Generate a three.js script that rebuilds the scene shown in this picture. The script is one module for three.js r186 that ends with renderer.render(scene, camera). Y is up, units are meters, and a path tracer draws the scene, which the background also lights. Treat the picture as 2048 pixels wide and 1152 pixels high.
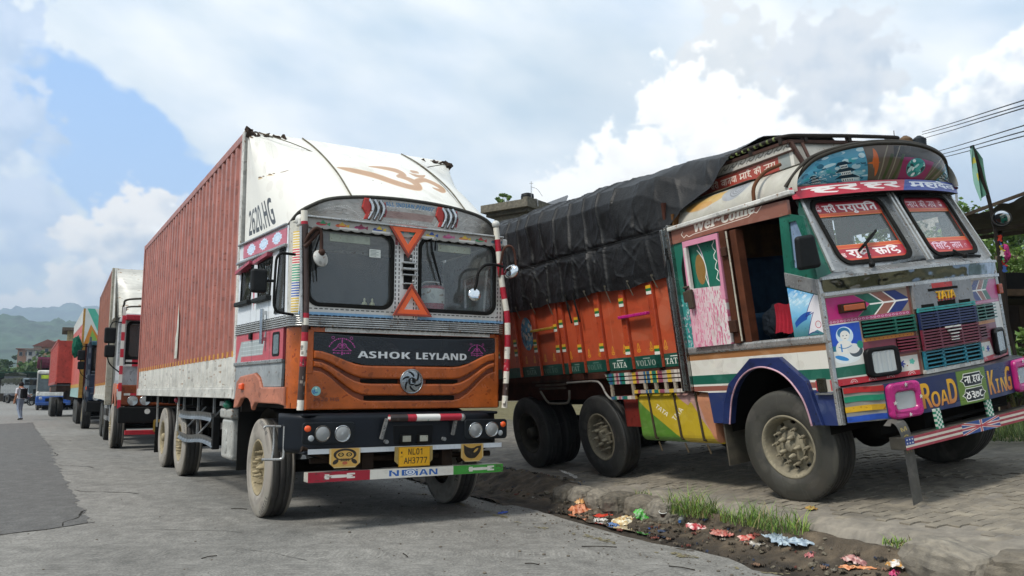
import * as THREE from 'three';
import { RoundedBoxGeometry } from 'three/addons/geometries/RoundedBoxGeometry.js';
import { MarchingCubes } from 'three/addons/objects/MarchingCubes.js';
import { mergeGeometries, mergeVertices } from 'three/addons/utils/BufferGeometryUtils.js';
import { createNoise2D, createNoise3D } from 'simplex-noise';

// ---------- camera, sky, sun, exposure ----------
const { PI, sin, cos, abs, min, max, floor, hypot } = Math;
const scene = new THREE.Scene();
const EYE = 1.33;
const camera = new THREE.PerspectiveCamera(2 * Math.atan(576 / 1643.3) * 180 / PI, 16 / 9, 0.1, 20000);
camera.position.set(0, EYE, 0);
camera.rotation.x = 0.1253;
scene.add(camera);
const renderer = new THREE.WebGLRenderer();
renderer.toneMapping = THREE.LinearToneMapping;
const EXPOSURE = 1.62;
renderer.toneMappingExposure = EXPOSURE;
renderer.shadowMap.enabled = true;

function rng(seed) { let s = seed >>> 0; return () => { s = (s + 0x6d2b79f5) | 0; let t = Math.imul(s ^ (s >>> 15), 1 | s); t = (t + Math.imul(t ^ (t >>> 7), 61 | t)) ^ t; return ((t ^ (t >>> 14)) >>> 0) / 4294967296; }; }
const N2 = createNoise2D(rng(11)), N3 = createNoise3D(rng(12));
function fbm2(x, y, o = 4) { let a = 0.5, s = 0; for (let i = 0; i < o; i++) { s += a * N2(x, y); x = x * 2.03 + 7.1; y = y * 2.03 - 3.7; a *= 0.5; } return s; }
function fbm3(x, y, z, o = 4) { let a = 0.5, s = 0; for (let i = 0; i < o; i++) { s += a * N3(x, y, z); x = x * 2.03 + 7.1; y = y * 2.03 - 3.7; z = z * 2.03 + 1.3; a *= 0.5; } return s; }
const lin = (v) => { v /= 255; return v <= 0.04045 ? v / 12.92 : ((v + 0.055) / 1.055) ** 2.4; };
const LIN = (r, g, b) => [lin(r), lin(g), lin(b)];
const sm = THREE.MathUtils.smoothstep, mixv = (a, b, t) => a.map((v, i) => v + (b[i] - v) * t);

const SUN = new THREE.Vector3(-0.62, 0.95, 0.5).normalize();
{
  // the sky: a thin overcast with one blue gap low on the left and heaped clouds near the horizon, all by azimuth and elevation
  const W = 4096, H = 2048, data = new Float32Array(W * H * 4);
  // heaps: azimuth, elevation, half widths (degrees), top colour, base colour, strength
  const LB = (k, ...c) => LIN(...c).map((v) => v * k), WHITE = LB(1.3, 252, 251, 247), CREAM = LB(1.2, 246, 243, 238), BASE = LB(1.06, 200, 212, 226), PALE = LB(1.15, 205, 219, 238), PALEB = LB(1.1, 184, 205, 231);
  const heaps = [
    [-33.2, 15, 4.2, 5.5, PALE, PALEB], [-31, 9.6, 4.2, 3.6, PALE, PALEB], [-35, 20.5, 5, 5, PALE, PALEB],
    [-23.5, 10.2, 5.2, 3.2, CREAM, BASE], [-20.5, 9, 4.2, 3.6, WHITE, BASE], [-27, 9.2, 4, 1.8, CREAM, BASE], [-22, 5, 6, 3, LIN(214, 224, 236), BASE],
    [-28.4, 5.5, 2.6, 3.2, CREAM, BASE], [-30, 4.6, 4, 1.4, CREAM, BASE], [-25.5, 4.4, 3.4, 1.3, CREAM, BASE],
    [15.5, 21, 4, 5, LIN(240, 243, 244), LIN(226, 232, 236)], [22, 18.5, 6, 4, LIN(236, 240, 243), LIN(214, 223, 232)], [11, 11, 11, 2.6, CREAM, BASE], [12.6, 18.2, 4.4, 4.6, WHITE, CREAM], [8, 14.6, 5, 4, WHITE, CREAM], [4.5, 13, 4, 2.6, WHITE, CREAM], [17, 16, 6, 4.4, WHITE, CREAM], [20.5, 14.2, 5.5, 3.2, WHITE, CREAM],
    [26, 16.2, 5, 2.6, WHITE, BASE], [30.5, 16.6, 4.2, 2.6, WHITE, BASE], [34, 18, 5, 3.4, WHITE, BASE], [22.5, 20, 5, 5, LIN(232, 237, 242), LIN(205, 217, 230)], [40, 15, 7, 4, WHITE, BASE], [48, 10, 8, 4, CREAM, BASE],
  ];
  const rh = rng(77);
  for (let i = 0; i < 46; i++) { const az = 55 + rh() * 250; heaps.push([az > 180 ? az - 360 : az, 5 + rh() * 14, 5 + rh() * 8, 2.5 + rh() * 4, WHITE, BASE]); }
  const order = heaps;
  const ev = (az, el, out) => {
    const w1 = fbm3(az * 0.07, el * 0.1, 3.3, 3);
    // clear air
    const t = sm(el, 0, 40);
    let c = mixv(LB(1.15, 178, 208, 242), LB(1.15, 120, 170, 232), t);
    c = mixv(c, LIN(205, 222, 240), 0.75 * (1 - sm(el, 0, 9)));
    // thin high cloud, with the gap
    const n = fbm3(az * 0.055 + 9, el * 0.09, 1.7, 5), n2 = fbm3(az * 0.16, el * 0.24, 5.1, 4);
    // gap axis runs from upper left down to the right
    const u = (az + 24.5) * 0.80 - (el - 14.2) * 0.60, v = (az + 24.5) * 0.60 + (el - 14.2) * 0.80;
    const gap = 1 - sm(hypot(u / 11.2, (v + 0.9) / 4.5) + n2 * 0.36 + n * 0.3, 0.8, 1.0);
    const veil = (0.96 + 0.25 * n) * (1 - 0.97 * gap);
    const streak = 0.5 + 0.5 * fbm3(az * 0.05 - el * 0.03, el * 0.13 + az * 0.04, 8.8, 5) * 1.7;
    let vc = mixv(LB(1.12, 200, 217, 230), LB(1.22, 240, 243, 244), min(1, max(0, streak)));
    vc = mixv(vc, LIN(188, 205, 226), 0.85 * sm(az, 20, 30) * (1 - sm(az, 60, 100)) * (1 - sm(el, 11, 16)));
    vc = mixv(vc, LIN(186, 206, 222), 0.5 * Math.exp(-(((az - 7) / 7) ** 2) - (((el - 21) / 4) ** 2)));
    c = mixv(c, vc, min(1, max(0, veil)));
    for (const h of order) {
      const dx = ((az - h[0] + 540) % 360) - 180;
      if (abs(dx) > h[2] * 1.8) continue;
      const x = dx / h[2], y = (el - h[1]) / h[3];
      if (abs(y) > 1.9) continue;
      const nn = fbm3(az * 0.42, el * 0.5, h[0], 5), nb = abs(fbm3(az * 0.16, el * 0.2, 4.4, 3));
      const d = 1 - hypot(x, y < 0 ? y * 1.1 : y) + nn * 0.55 + nb * 0.3;
      const a = sm(d, 0.13, y > 0 ? 0.36 : 0.75) * (h[0] < -15 || y > -0.2 ? 1 : 0.9);
      if (a <= 0) continue;
      const b = sm(y + 1.3 * fbm3(az * 0.34, el * 0.4, 2.2, 5) + 0.25 * x * -1, -0.9, 0.75);
      c = mixv(c, mixv(h[5], h[4], b), a * 0.96);
    }
    const hz = 1 - sm(el, 0, 6);
    c = mixv(c, LIN(196, 214, 234), hz * 0.45);
    out[0] = c[0]; out[1] = c[1]; out[2] = c[2];
  };
  const o = [0, 0, 0];
  for (let r = 0; r < H; r++) {
    const el = ((r + 0.5) / H - 0.5) * 180;
    for (let q = 0; q < W; q++) {
      const i = (r * W + q) * 4;
      const phi = ((q + 0.5) / W - 0.5) * 360;              // atan2(z, x)
      let az = phi + 90; if (az > 180) az -= 360;            // 0 straight ahead (-z), + to the right
      if (el < -0.3) { data[i] = 0.24; data[i + 1] = 0.25; data[i + 2] = 0.25; data[i + 3] = 1; continue; }
      const inFrame = abs(az) < 40 && el < 32;
      if (!inFrame && (q % 4 || r % 4) && (q >= 4) && r >= 4) {   // coarser outside the frame
        const s = ((r - (r % 4)) * W + (q - (q % 4))) * 4;
        if (data[s + 3]) { data[i] = data[s]; data[i + 1] = data[s + 1]; data[i + 2] = data[s + 2]; data[i + 3] = 1; continue; }
      }
      ev(az, max(0, el), o);
      data[i] = o[0] / 1.42; data[i + 1] = o[1] / 1.42; data[i + 2] = o[2] / 1.42; data[i + 3] = 1;
    }
  }
  const sky = new THREE.DataTexture(data, W, H, THREE.RGBAFormat, THREE.FloatType);
  sky.mapping = THREE.EquirectangularReflectionMapping; sky.magFilter = sky.minFilter = THREE.LinearFilter; sky.needsUpdate = true;
  scene.background = sky; scene.environment = sky;
}
const sun = new THREE.DirectionalLight(new THREE.Color(1, 0.95, 0.87), 2.4);
sun.name = 'sun'; sun.position.copy(SUN).multiplyScalar(60); sun.castShadow = true; sun.shadow.radius = 24;
sun.shadow.camera.left = sun.shadow.camera.bottom = -40; sun.shadow.camera.right = sun.shadow.camera.top = 40; sun.shadow.camera.far = 200; sun.shadow.mapSize.set(4096, 4096);
scene.add(sun);
scene.fog = new THREE.FogExp2(new THREE.Color(0.56, 0.72, 0.93), 0.00026);

// ---------- helpers ----------
const used = new Map();
function numbered(name) { const n = used.get(name) ?? 0; used.set(name, n + 1); return n ? name + '_' + String(n).padStart(3, '0') : name; }
const V = (x, y, z) => new THREE.Vector3(x, y, z);
function clean(g) { let h = g.index ? g.toNonIndexed() : g; if (h === g) h = g.clone(); for (const k of Object.keys(h.attributes)) if (!['position', 'normal', 'uv', 'color'].includes(k)) h.deleteAttribute(k); if (!h.attributes.normal) h.computeVertexNormals(); h.userData = g.userData; return h; }
function metres(g, k = 1) {                       // uv in metres, by the axis that each face looks along
  const p = g.attributes.position, n = g.attributes.normal, uv = new Float32Array(p.count * 2);
  for (let i = 0; i < p.count; i += 3) {
    let nx = 0, ny = 0, nz = 0; for (let j = 0; j < 3; j++) { nx += abs(n.getX(i + j)); ny += abs(n.getY(i + j)); nz += abs(n.getZ(i + j)); }
    for (let j = i; j < i + 3 && j < p.count; j++) {
      const a = nx >= ny && nx >= nz ? [p.getZ(j), p.getY(j)] : ny >= nz ? [p.getX(j), p.getZ(j)] : [p.getX(j), p.getY(j)];
      uv[j * 2] = a[0] * k; uv[j * 2 + 1] = a[1] * k;
    }
  }
  g.setAttribute('uv', new THREE.BufferAttribute(uv, 2)); return g;
}
function join(list) {
  list = [].concat(list).map((g) => { const h = clean(g); return g.userData.keepUV ? h : metres(h); });
  const c = list.some((g) => g.attributes.color);
  for (const g of list) { if (!c) continue; if (!g.attributes.color) g.setAttribute('color', new THREE.BufferAttribute(new Float32Array(g.attributes.position.count * 3).fill(1), 3)); }
  return list.length === 1 ? list[0] : mergeGeometries(list);
}
function mesh(name, geos, mat, parent = scene, label) {
  const m = new THREE.Mesh(join(geos), mat); m.castShadow = m.receiveShadow = true;
  m.name = parent === scene ? numbered(name) : name; parent.add(m); if (label) m.userData.label = label; return m;
}
const each = (name, geos, mat, parent) => geos.forEach((g) => mesh(name, g, mat, parent));
function tag(o, label, category, group, kind) { o.userData.label = label; if (category) o.userData.category = category; if (group) o.userData.group = group; if (kind) o.userData.kind = kind; return o; }
function thing(name, label, category, pos = [0, 0, 0], turn = 0, group) { const o = new THREE.Group(); o.name = numbered(name); o.position.set(...pos); o.rotation.y = turn; scene.add(o); return tag(o, label, category, group); }
function sub(name, parent) { const o = new THREE.Group(); o.name = name; parent.add(o); return o; }
function struct(name, geos, mat) { const m = mesh(name, geos, mat); m.userData.kind = 'structure'; return m; }
function keep(g) { g.userData.keepUV = true; return g; }
const mv = (g, x, y, z, rx = 0, ry = 0, rz = 0) => { const u = g.userData; g = g.clone(); g.userData = u; if (rx) g.rotateX(rx); if (ry) g.rotateY(ry); if (rz) g.rotateZ(rz); return g.translate(x, y, z); };
const ap = (g, m) => { const u = g.userData; g = g.clone().applyMatrix4(m); g.userData = u; return g; };
// box by extents, with rounded edges if r > 0
function bx(x0, x1, y0, y1, z0, z1, r = 0) {
  const w = abs(x1 - x0), h = abs(y1 - y0), d = abs(z1 - z0);
  const g = r ? new RoundedBoxGeometry(w, h, d, 2, min(r, w / 2.01, h / 2.01, d / 2.01)) : new THREE.BoxGeometry(w, h, d);
  return g.translate((x0 + x1) / 2, (y0 + y1) / 2, (z0 + z1) / 2);
}
function rod(p, q, r, r2 = r, n = 10) {
  const a = V(...p), b = V(...q), d = b.clone().sub(a), g = new THREE.CylinderGeometry(r2, r, d.length(), n, 1);
  g.applyQuaternion(new THREE.Quaternion().setFromUnitVectors(V(0, 1, 0), d.clone().normalize()));
  return g.translate(...a.add(b).multiplyScalar(0.5).toArray());
}
function beam(p, q, w, h, r = 0) {               // rectangular bar from p to q, h upwards
  const a = V(...p), b = V(...q), d = b.clone().sub(a), L = d.length(), g = r ? new RoundedBoxGeometry(w, h, L, 1, r) : new THREE.BoxGeometry(w, h, L);
  const m = new THREE.Matrix4().lookAt(b, a, abs(d.y) > 0.95 * L ? V(0, 0, 1) : V(0, 1, 0));
  return g.applyMatrix4(m).translate(...a.add(b).multiplyScalar(0.5).toArray());
}
function pipe(pts, r, seg = 24, closed = false, n = 8, tension = 0.5) { return new THREE.TubeGeometry(new THREE.CatmullRomCurve3(pts.map((p) => V(...p)), closed, 'catmullrom', tension), seg, r, n, closed); }
function shape(pts, holes) { holes = holes ?? []; const s = new THREE.Shape(pts.map((p) => new THREE.Vector2(...p))); for (const h of holes) s.holes.push(h.getPoints ? h : new THREE.Path(h.map((p) => new THREE.Vector2(...p)))); return s; }
function rr(x0, x1, y0, y1, r, n = 6) {           // outline of a rectangle with rounded corners
  const o = []; for (const [cx, cy, a] of [[x1 - r, y1 - r, 0], [x0 + r, y1 - r, 1], [x0 + r, y0 + r, 2], [x1 - r, y0 + r, 3]]) for (let i = 0; i <= n; i++) { const t = (a + i / n) * PI / 2; o.push([cx + r * cos(t), cy + r * sin(t)]); } return o;
}
// plate: an outline in the x, y plane, d thick towards +z; box = [x0, x1, y0, y1] maps a canvas onto it
function plate(pts, d, box, holes, bevel = 0) {
  const g = new THREE.ExtrudeGeometry(shape(pts, holes), { depth: d - 2 * bevel, bevelEnabled: bevel > 0, bevelSize: bevel, bevelThickness: bevel, bevelOffset: -bevel, bevelSegments: 2, curveSegments: 10 });
  if (bevel) g.translate(0, 0, bevel);
  if (box) { const p = g.attributes.position, uv = g.attributes.uv; for (let i = 0; i < p.count; i++) uv.setXY(i, (p.getX(i) - box[0]) / (box[1] - box[0]), (p.getY(i) - box[2]) / (box[3] - box[2])); keep(g); }
  return g;
}
const LEFT = (x) => new THREE.Matrix4().set(0, 0, -1, x, 0, 1, 0, 0, 1, 0, 0, 0, 0, 0, 0, 1);     // the x, y plane onto a side at x, outwards to -x; plate x becomes z
const RIGHT = (x) => new THREE.Matrix4().set(0, 0, 1, x, 0, 1, 0, 0, -1, 0, 0, 0, 0, 0, 0, 1);   // outwards to +x; plate x becomes -z
// surface from a function of s, t in 0..1, with uv = s, t
function sheet(f, ns, nt, uvMetres = false) {
  const pos = [], uv = [], idx = [];
  for (let j = 0; j <= nt; j++) for (let i = 0; i <= ns; i++) { pos.push(...f(i / ns, j / nt)); uv.push(i / ns, j / nt); }
  for (let j = 0; j < nt; j++) for (let i = 0; i < ns; i++) { const a = j * (ns + 1) + i, b = a + 1, c = a + ns + 1, d = c + 1; idx.push(a, b, d, a, d, c); }
  const g = new THREE.BufferGeometry(); g.setAttribute('position', new THREE.Float32BufferAttribute(pos, 3)); g.setAttribute('uv', new THREE.Float32BufferAttribute(uv, 2)); g.setIndex(idx); g.computeVertexNormals();
  return uvMetres ? g : keep(g);
}
function lathe(pts, n = 48, keepUV) { const g = new THREE.LatheGeometry(pts.map((p) => new THREE.Vector2(...p)), n); return keepUV ? keep(g) : g; }
function bend(g, f) { const u = g.userData; g = clean(g); const p = g.attributes.position, v = V(); for (let i = 0; i < p.count; i++) { v.fromBufferAttribute(p, i); f(v); p.setXYZ(i, v.x, v.y, v.z); } g.computeVertexNormals(); g.userData = u; return g; }
function star(r, k = 0.42, n = 5) { const o = []; for (let i = 0; i < n * 2; i++) { const a = PI / 2 + i * PI / n, q = i % 2 ? r * k : r; o.push([q * cos(a), q * sin(a)]); } return o; }

// ---------- textures and materials ----------
function canvas(w, h, draw, seed = 1, grime = 0.5) {
  const c = document.createElement('canvas'); c.width = w; c.height = h; const x = c.getContext('2d');
  draw(x, w, h); if (grime) dirty(x, w, h, seed, grime);
  const t = new THREE.CanvasTexture(c); t.colorSpace = THREE.SRGBColorSpace; return t;
}
function dirty(x, w, h, seed, k) {                // rubbed paint, streaks, specks
  const r = rng(seed * 91 + 5); x.save();
  const A = Math.sqrt(w * h);
  for (let i = 0; i < 120 * k; i++) { x.globalAlpha = 0.02 + 0.05 * r(); x.fillStyle = r() < 0.55 ? '#5a4d3e' : '#e8e0d2'; x.beginPath(); x.ellipse(r() * w, r() * h, A * (0.02 + 0.09 * r()), A * (0.01 + 0.05 * r()), r() * 3, 0, 7); x.fill(); }
  for (let i = 0; i < 60 * k; i++) { x.globalAlpha = 0.04 + 0.1 * r(); x.strokeStyle = r() < 0.6 ? '#4a4036' : '#d8d0c0'; x.lineWidth = A * 0.0015 * (1 + 2 * r()); x.beginPath(); const px = r() * w, py = r() * h; x.moveTo(px, py); x.lineTo(px + A * 0.01 * (r() - 0.5), py + A * (0.05 + 0.25 * r())); x.stroke(); }
  for (let i = 0; i < 260 * k; i++) { x.globalAlpha = 0.1 + 0.3 * r(); x.fillStyle = ['#3a3029', '#6b4a33', '#cfc6b4'][floor(r() * 3)]; const q = A * (0.0008 + 0.003 * r() * r()); x.fillRect(r() * w, r() * h, q * (1 + 2 * r()), q); }
  x.restore();
}
function noiseTex(n, f, srgb = true) {
  const d = new Uint8Array(n * n * 4); for (let y = 0; y < n; y++) for (let x = 0; x < n; x++) { const c = f(x / n, y / n); const i = (y * n + x) * 4; for (let k = 0; k < 3; k++) d[i + k] = max(0, min(255, 255 * (c.length ? c[k] : c))); d[i + 3] = 255; }
  const t = new THREE.DataTexture(d, n, n); t.wrapS = t.wrapT = THREE.RepeatWrapping; t.magFilter = t.minFilter = THREE.LinearFilter; if (srgb) t.colorSpace = THREE.SRGBColorSpace; t.needsUpdate = true; return t;
}
const tile = (x, y, f, o, s = 0) => { const a = PI * 2, k = f / a; return fbm4(cos(x * a) * k + s, sin(x * a) * k, cos(y * a) * k, sin(y * a) * k + s, o); };   // repeats without a seam
function fbm4(a, b, c, d, o) { let s = 0, w = 0.5; for (let i = 0; i < o; i++) { s += w * 0.5 * (N3(a, b, c * 0.7 + d) + N3(c + 5, d, b * 0.7 + a + 3)); a *= 2.1; b *= 2.1; c *= 2.1; d *= 2.1; w *= 0.5; } return s; }
const rs = (t, kx, ky = kx) => { const q = t.clone(); q.repeat.set(kx, ky); q.needsUpdate = true; return q; };
const T_WEAR = noiseTex(512, (x, y) => { const a = tile(x, y, 3, 5), b = tile(x, y, 22, 3, 4), s = tile(x, y * 0.999, 9, 2, 8); const k = 0.9 + 0.26 * a + 0.12 * b - (s > 0.32 ? 0.14 : 0), c = b > 0.3 ? min(1, (b - 0.3) * 9) * 0.6 : 0; return [k * (1 - c * 0.45), k * (1 - c * 0.6), k * (1 - c * 0.7)]; });
const T_ROUGH = noiseTex(512, (x, y) => 0.72 + 0.35 * tile(x, y, 4, 5, 2) + 0.12 * tile(x, y, 30, 2, 3), false);
const T_DUSTY = noiseTex(512, (x, y) => { const a = tile(x, y, 5, 5, 9), b = tile(x, y, 26, 3, 1); return [0.86 + 0.28 * a + 0.08 * b, 0.85 + 0.27 * a + 0.08 * b, 0.82 + 0.24 * a + 0.08 * b]; });
const T_BUMP = noiseTex(256, (x, y) => 0.5 + 0.4 * tile(x, y, 14, 4, 6), false);
T_WEAR.repeat.set(0.7, 0.7); T_ROUGH.repeat.set(0.9, 0.9); T_DUSTY.repeat.set(0.8, 0.8); T_BUMP.repeat.set(4, 4);
const cache = new Map();
function paint(hex, rough = 0.5, extra = {}) { const k = hex + '|' + rough + JSON.stringify(extra); if (!cache.has(k)) cache.set(k, new THREE.MeshStandardMaterial({ color: hex, roughness: rough, roughnessMap: T_ROUGH, map: T_WEAR, ...extra })); return cache.get(k); }
function matt(hex, rough = 0.9, extra = {}) { const k = 'm' + hex + '|' + rough + JSON.stringify(extra); if (!cache.has(k)) cache.set(k, new THREE.MeshPhysicalMaterial({ color: hex, roughness: rough, map: T_DUSTY, specularIntensity: 0.4, ...extra })); return cache.get(k); }
function metal(hex, rough = 0.3) { const k = 'M' + hex + rough; if (!cache.has(k)) cache.set(k, new THREE.MeshStandardMaterial({ color: hex, roughness: rough, metalness: 1, roughnessMap: T_ROUGH, map: T_WEAR })); return cache.get(k); }
const printed = (t, rough = 0.5, extra = {}) => new THREE.MeshStandardMaterial({ map: t, roughness: rough, roughnessMap: T_ROUGH, ...extra });
const GLASS = new THREE.MeshPhysicalMaterial({ color: 0xf4f7f6, roughness: 0.05, transmission: 0.97, thickness: 0, ior: 1.5, specularIntensity: 1 });
const GLASS_DUSTY = new THREE.MeshPhysicalMaterial({ color: 0xf2f5f4, roughness: 0.05, transmission: 0.955, thickness: 0, ior: 1.5 });
const MIRROR = new THREE.MeshStandardMaterial({ color: 0xd8dde0, roughness: 0.06, metalness: 1 });
const half = (hex, r) => new THREE.MeshStandardMaterial({ color: hex, roughness: r, metalness: 0.55, roughnessMap: T_ROUGH, map: T_WEAR });
const CHROME = metal(0xc8cbcc, 0.22), STEEL = half(0xa6a8a8, 0.4), ALU = half(0xc2c3c1, 0.36);
const RUBBER = matt(0x1d1d1c, 0.85), BLACK = matt(0x141516, 0.6), PLASTIC = matt(0x1c1f22, 0.55), DARK = matt(0x15130f, 0.9), LENS = new THREE.MeshPhysicalMaterial({ color: 0xe9eded, roughness: 0.1, transmission: 0.7, thickness: 0 }), REFLECTOR = new THREE.MeshStandardMaterial({ color: 0xc9cccc, roughness: 0.3, metalness: 0.45 }), AMBER = new THREE.MeshPhysicalMaterial({ color: 0xe8571a, roughness: 0.25, clearcoat: 0.6 });
const WHITEP = paint(0xdcdcd6, 0.5), REDP = paint(0xb8192b, 0.45), GREYP = paint(0x9a9ea0, 0.45);
const RUST = matt(0x6a4632, 0.95);
// ---------- ground, road, gutter, pavement ----------
const T1POS = [-1.1112, 0, -8.6598], T1YAW = 0.5366, T2POS = [3.9797, 0.4845, -7.647], T2ROT = [-0.0189, 0.4723, 0.1349];
const SIDE = [3.9797, 0, -7.647], SYAW = 0.4723;                      // the frame of the pavement: its kerb runs along z at x = -1.8
const toSide = new THREE.Matrix4().makeRotationY(SYAW).setPosition(...SIDE);
const S = (x, y, z) => V(x, y, z).applyMatrix4(toSide);
const clampv = THREE.MathUtils.clamp, lerpv = THREE.MathUtils.lerp;
function interp(x, xs, ys) { if (x <= xs[0]) return ys[0]; for (let i = 1; i < xs.length; i++) if (x <= xs[i]) return lerpv(ys[i - 1], ys[i], (x - xs[i - 1]) / (xs[i] - xs[i - 1])); return ys[ys.length - 1]; }
const pavementY = (x, z) => 0.4845 + 0.1357 * min(x, 2.1) + 0.02 * max(0, x - 2.1) + 0.0189 * clampv(z, -9, 6);
const bankY = (x) => interp(x, [-2.5, -2.35, -2.2, -1.92, -1.86, -1.8], [0, -0.03, -0.012, 0.09, 0.12, 0.2]);

struct('ground', new THREE.CircleGeometry(14000, 64).rotateX(-PI / 2).translate(0, -0.12, 0), matt(0x55543a, 1));
const GRAIN = noiseTex(512, (x, y) => { const a = tile(x, y, 60, 2, 3), b = tile(x, y, 8, 4, 5), c = tile(x, y, 120, 1, 2); const g = 0.8 + 0.28 * a + 0.16 * b + 0.2 * c; return [g, g * 0.992, g * 0.965]; });
GRAIN.repeat.set(0.55, 0.55);
const GRAINB = noiseTex(512, (x, y) => 0.5 + 0.35 * tile(x, y, 70, 2, 3) + 0.3 * tile(x, y, 150, 1, 7), false); GRAINB.repeat.set(0.55, 0.55);
{
  // the road as a fine grid near the camera, tinted by stains, and plain strips far away
  const edge = (z) => -2.46 + 0.09 * N2(z * 0.9, 3) + 0.03 * N2(z * 4, 8);
  const g = sheet((s, t) => { const z = lerpv(-34, 13, t), e = edge(z), x = lerpv(-40, e, 1 - (1 - s) ** 2.2); return S(x, 0, z).toArray(); }, 190, 230, true);
  g.setAttribute('color', new THREE.BufferAttribute(new Float32Array(g.attributes.position.count * 3), 3));
  const p = g.attributes.position, c = g.attributes.color;
  for (let i = 0; i < p.count; i++) {
    const x = p.getX(i), z = p.getZ(i), u = x * cos(T1YAW) - z * sin(T1YAW) * 1, w = x * sin(T1YAW) + z * cos(T1YAW);
    let k = 1 + 0.16 * fbm2(u * 0.55, w * 0.09, 4) + 0.12 * fbm2(x * 0.8, z * 0.8, 4);
    const d = fbm2(x * 0.35 + 20, z * 0.35, 3); if (d > 0.22) k *= 1 - 0.5 * (d - 0.22);
    const s = fbm2(x * 2.3 + 4, z * 2.3, 3); if (s > 0.3) k *= 1 - 0.9 * (s - 0.3); const tr = fbm2(u * 2.6, w * 0.12 + 9, 3); k *= 1 - 0.28 * max(0, tr - 0.1);
    const q = min(1.25, k); c.setXYZ(i, q, q * 0.995, q * 0.98);
  }
  const roadMat = new THREE.MeshStandardMaterial({ color: new THREE.Color(0.295, 0.295, 0.292), map: GRAIN, roughness: 0.93, vertexColors: true, bumpMap: GRAINB, bumpScale: 0.004 });
  struct('road', g, roadMat);
  const far = [sheet((s, t) => S(lerpv(-60, 1 + 0 * t, s), -0.006, lerpv(-700, -34, t)).toArray(), 4, 20, true), sheet((s, t) => S(lerpv(-60, -40, s), -0.006, lerpv(-34, 40, t)).toArray(), 2, 2, true), sheet((s, t) => S(lerpv(-40, -2.4, s), -0.006, lerpv(13, 40, t)).toArray(), 2, 2, true)];
  struct('far_road', far, new THREE.MeshStandardMaterial({ color: new THREE.Color(0.295, 0.295, 0.292), map: GRAIN, roughness: 0.93 }));
  // a darker resurfaced patch with a ragged edge
  const pts = [[-21.11, -34.31], [-20.73, -35.97], [-16.1, -28.26], [-12.9, -23.05], [-11.57, -20.91], [-10.1, -18.36], [-8.33, -15.27], [-6.01, -11.44], [-4.86, -9.53], [-4.32, -8.64], [-4.52, -8.18], [-4.9, -7.85], [-9, -6.6], [-16, -9], [-30, -26]];
  const out = []; for (let i = 0; i < pts.length; i++) { const a = pts[i], b = pts[(i + 1) % pts.length], L = hypot(b[0] - a[0], b[1] - a[1]), n = max(2, Math.round(L / 0.18)); for (let k = 0; k < n; k++) { const t = k / n, x = lerpv(a[0], b[0], t), z = lerpv(a[1], b[1], t), j = 0.13; out.push([x + j * fbm2(x * 2.2, z * 2.2, 4), -(z + j * fbm2(z * 2.2 + 9, x * 2.2, 4))]); } }
  const pg = new THREE.ShapeGeometry(shape(out)); pg.rotateX(-PI / 2).translate(0, 0.004, 0);
  struct('road_patch', pg, new THREE.MeshStandardMaterial({ color: new THREE.Color(0.15, 0.152, 0.155), map: GRAIN, roughness: 0.9, bumpMap: GRAINB, bumpScale: 0.006 }));
  // cracks along the patch and across the road, thin dark seams
  const cr = rng(31), cracks = []; const crack = (x, z, a, L, w) => { const q = []; for (let k = 0; k < L / 0.12; k++) { a += (cr() - 0.5) * 0.9; q.push([x, z]); x += cos(a) * 0.12; z += sin(a) * 0.12; a *= 1; } for (let k = 1; k < q.length; k++) { const [ax, az] = q[k - 1], [bx_, bz] = q[k], dx = bz - az, dz = -(bx_ - ax), h = w * (0.5 + cr()) / 0.24; cracks.push(new THREE.BufferGeometry().setAttribute('position', new THREE.Float32BufferAttribute([ax - dx * h, 0.005, az - dz * h, ax + dx * h, 0.005, az + dz * h, bx_ + dx * h, 0.005, bz + dz * h, ax - dx * h, 0.005, az - dz * h, bx_ + dx * h, 0.005, bz + dz * h, bx_ - dx * h, 0.005, bz - dz * h], 3))); } };
  for (let i = 1; i < 10; i++) crack(pts[i][0] + 0.05, pts[i][1], Math.atan2(pts[i + 1][1] - pts[i][1], pts[i + 1][0] - pts[i][0]), 1.3, 0.02);
  crack(-6, -12, 0.2, 2.5, 0.012); crack(-9, -16, -0.1, 3, 0.014); crack(-3.6, -8.2, 0.4, 1.2, 0.008); crack(1.1, -6.4, 2.6, 0.9, 0.006); crack(-0.2, -6.9, 0.2, 0.6, 0.004); crack(-2.3, -7.2, 0.3, 0.9, 0.005);
  for (const h of cracks) h.computeVertexNormals();
  struct('road_crack', cracks, matt(0x2e2c29, 1));
  // worn remains of the yellow edge line
  const lr = rng(5), flakes = []; const lp = [[-1.2, -11], [-0.61, -9.95], [0.18, -8.48], [1.17, -7.17], [1.93, -6.25], [2.9, -5.2]];
  for (let i = 0; i < lp.length - 1; i++) for (let k = 0; k < 170; k++) { const t = lr(), x = lerpv(lp[i][0], lp[i + 1][0], t) + (lr() - 0.5) * 0.1, z = lerpv(lp[i][1], lp[i + 1][1], t) + (lr() - 0.5) * 0.1; if (fbm2(x * 2, z * 2, 2) < -0.05 + 0.12 * lr()) continue; const o = []; for (let a = 0; a < 6; a++) { const r = 0.006 + 0.026 * lr() * lr(); o.push([r * cos(a), r * sin(a) * 1.6]); } flakes.push(new THREE.ShapeGeometry(shape(o)).rotateX(-PI / 2).rotateY(0.6).translate(x, 0.003 + 0.00004 * k, z)); }
  struct('road_marking', flakes, matt(0x958f74, 1));
}
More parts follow.
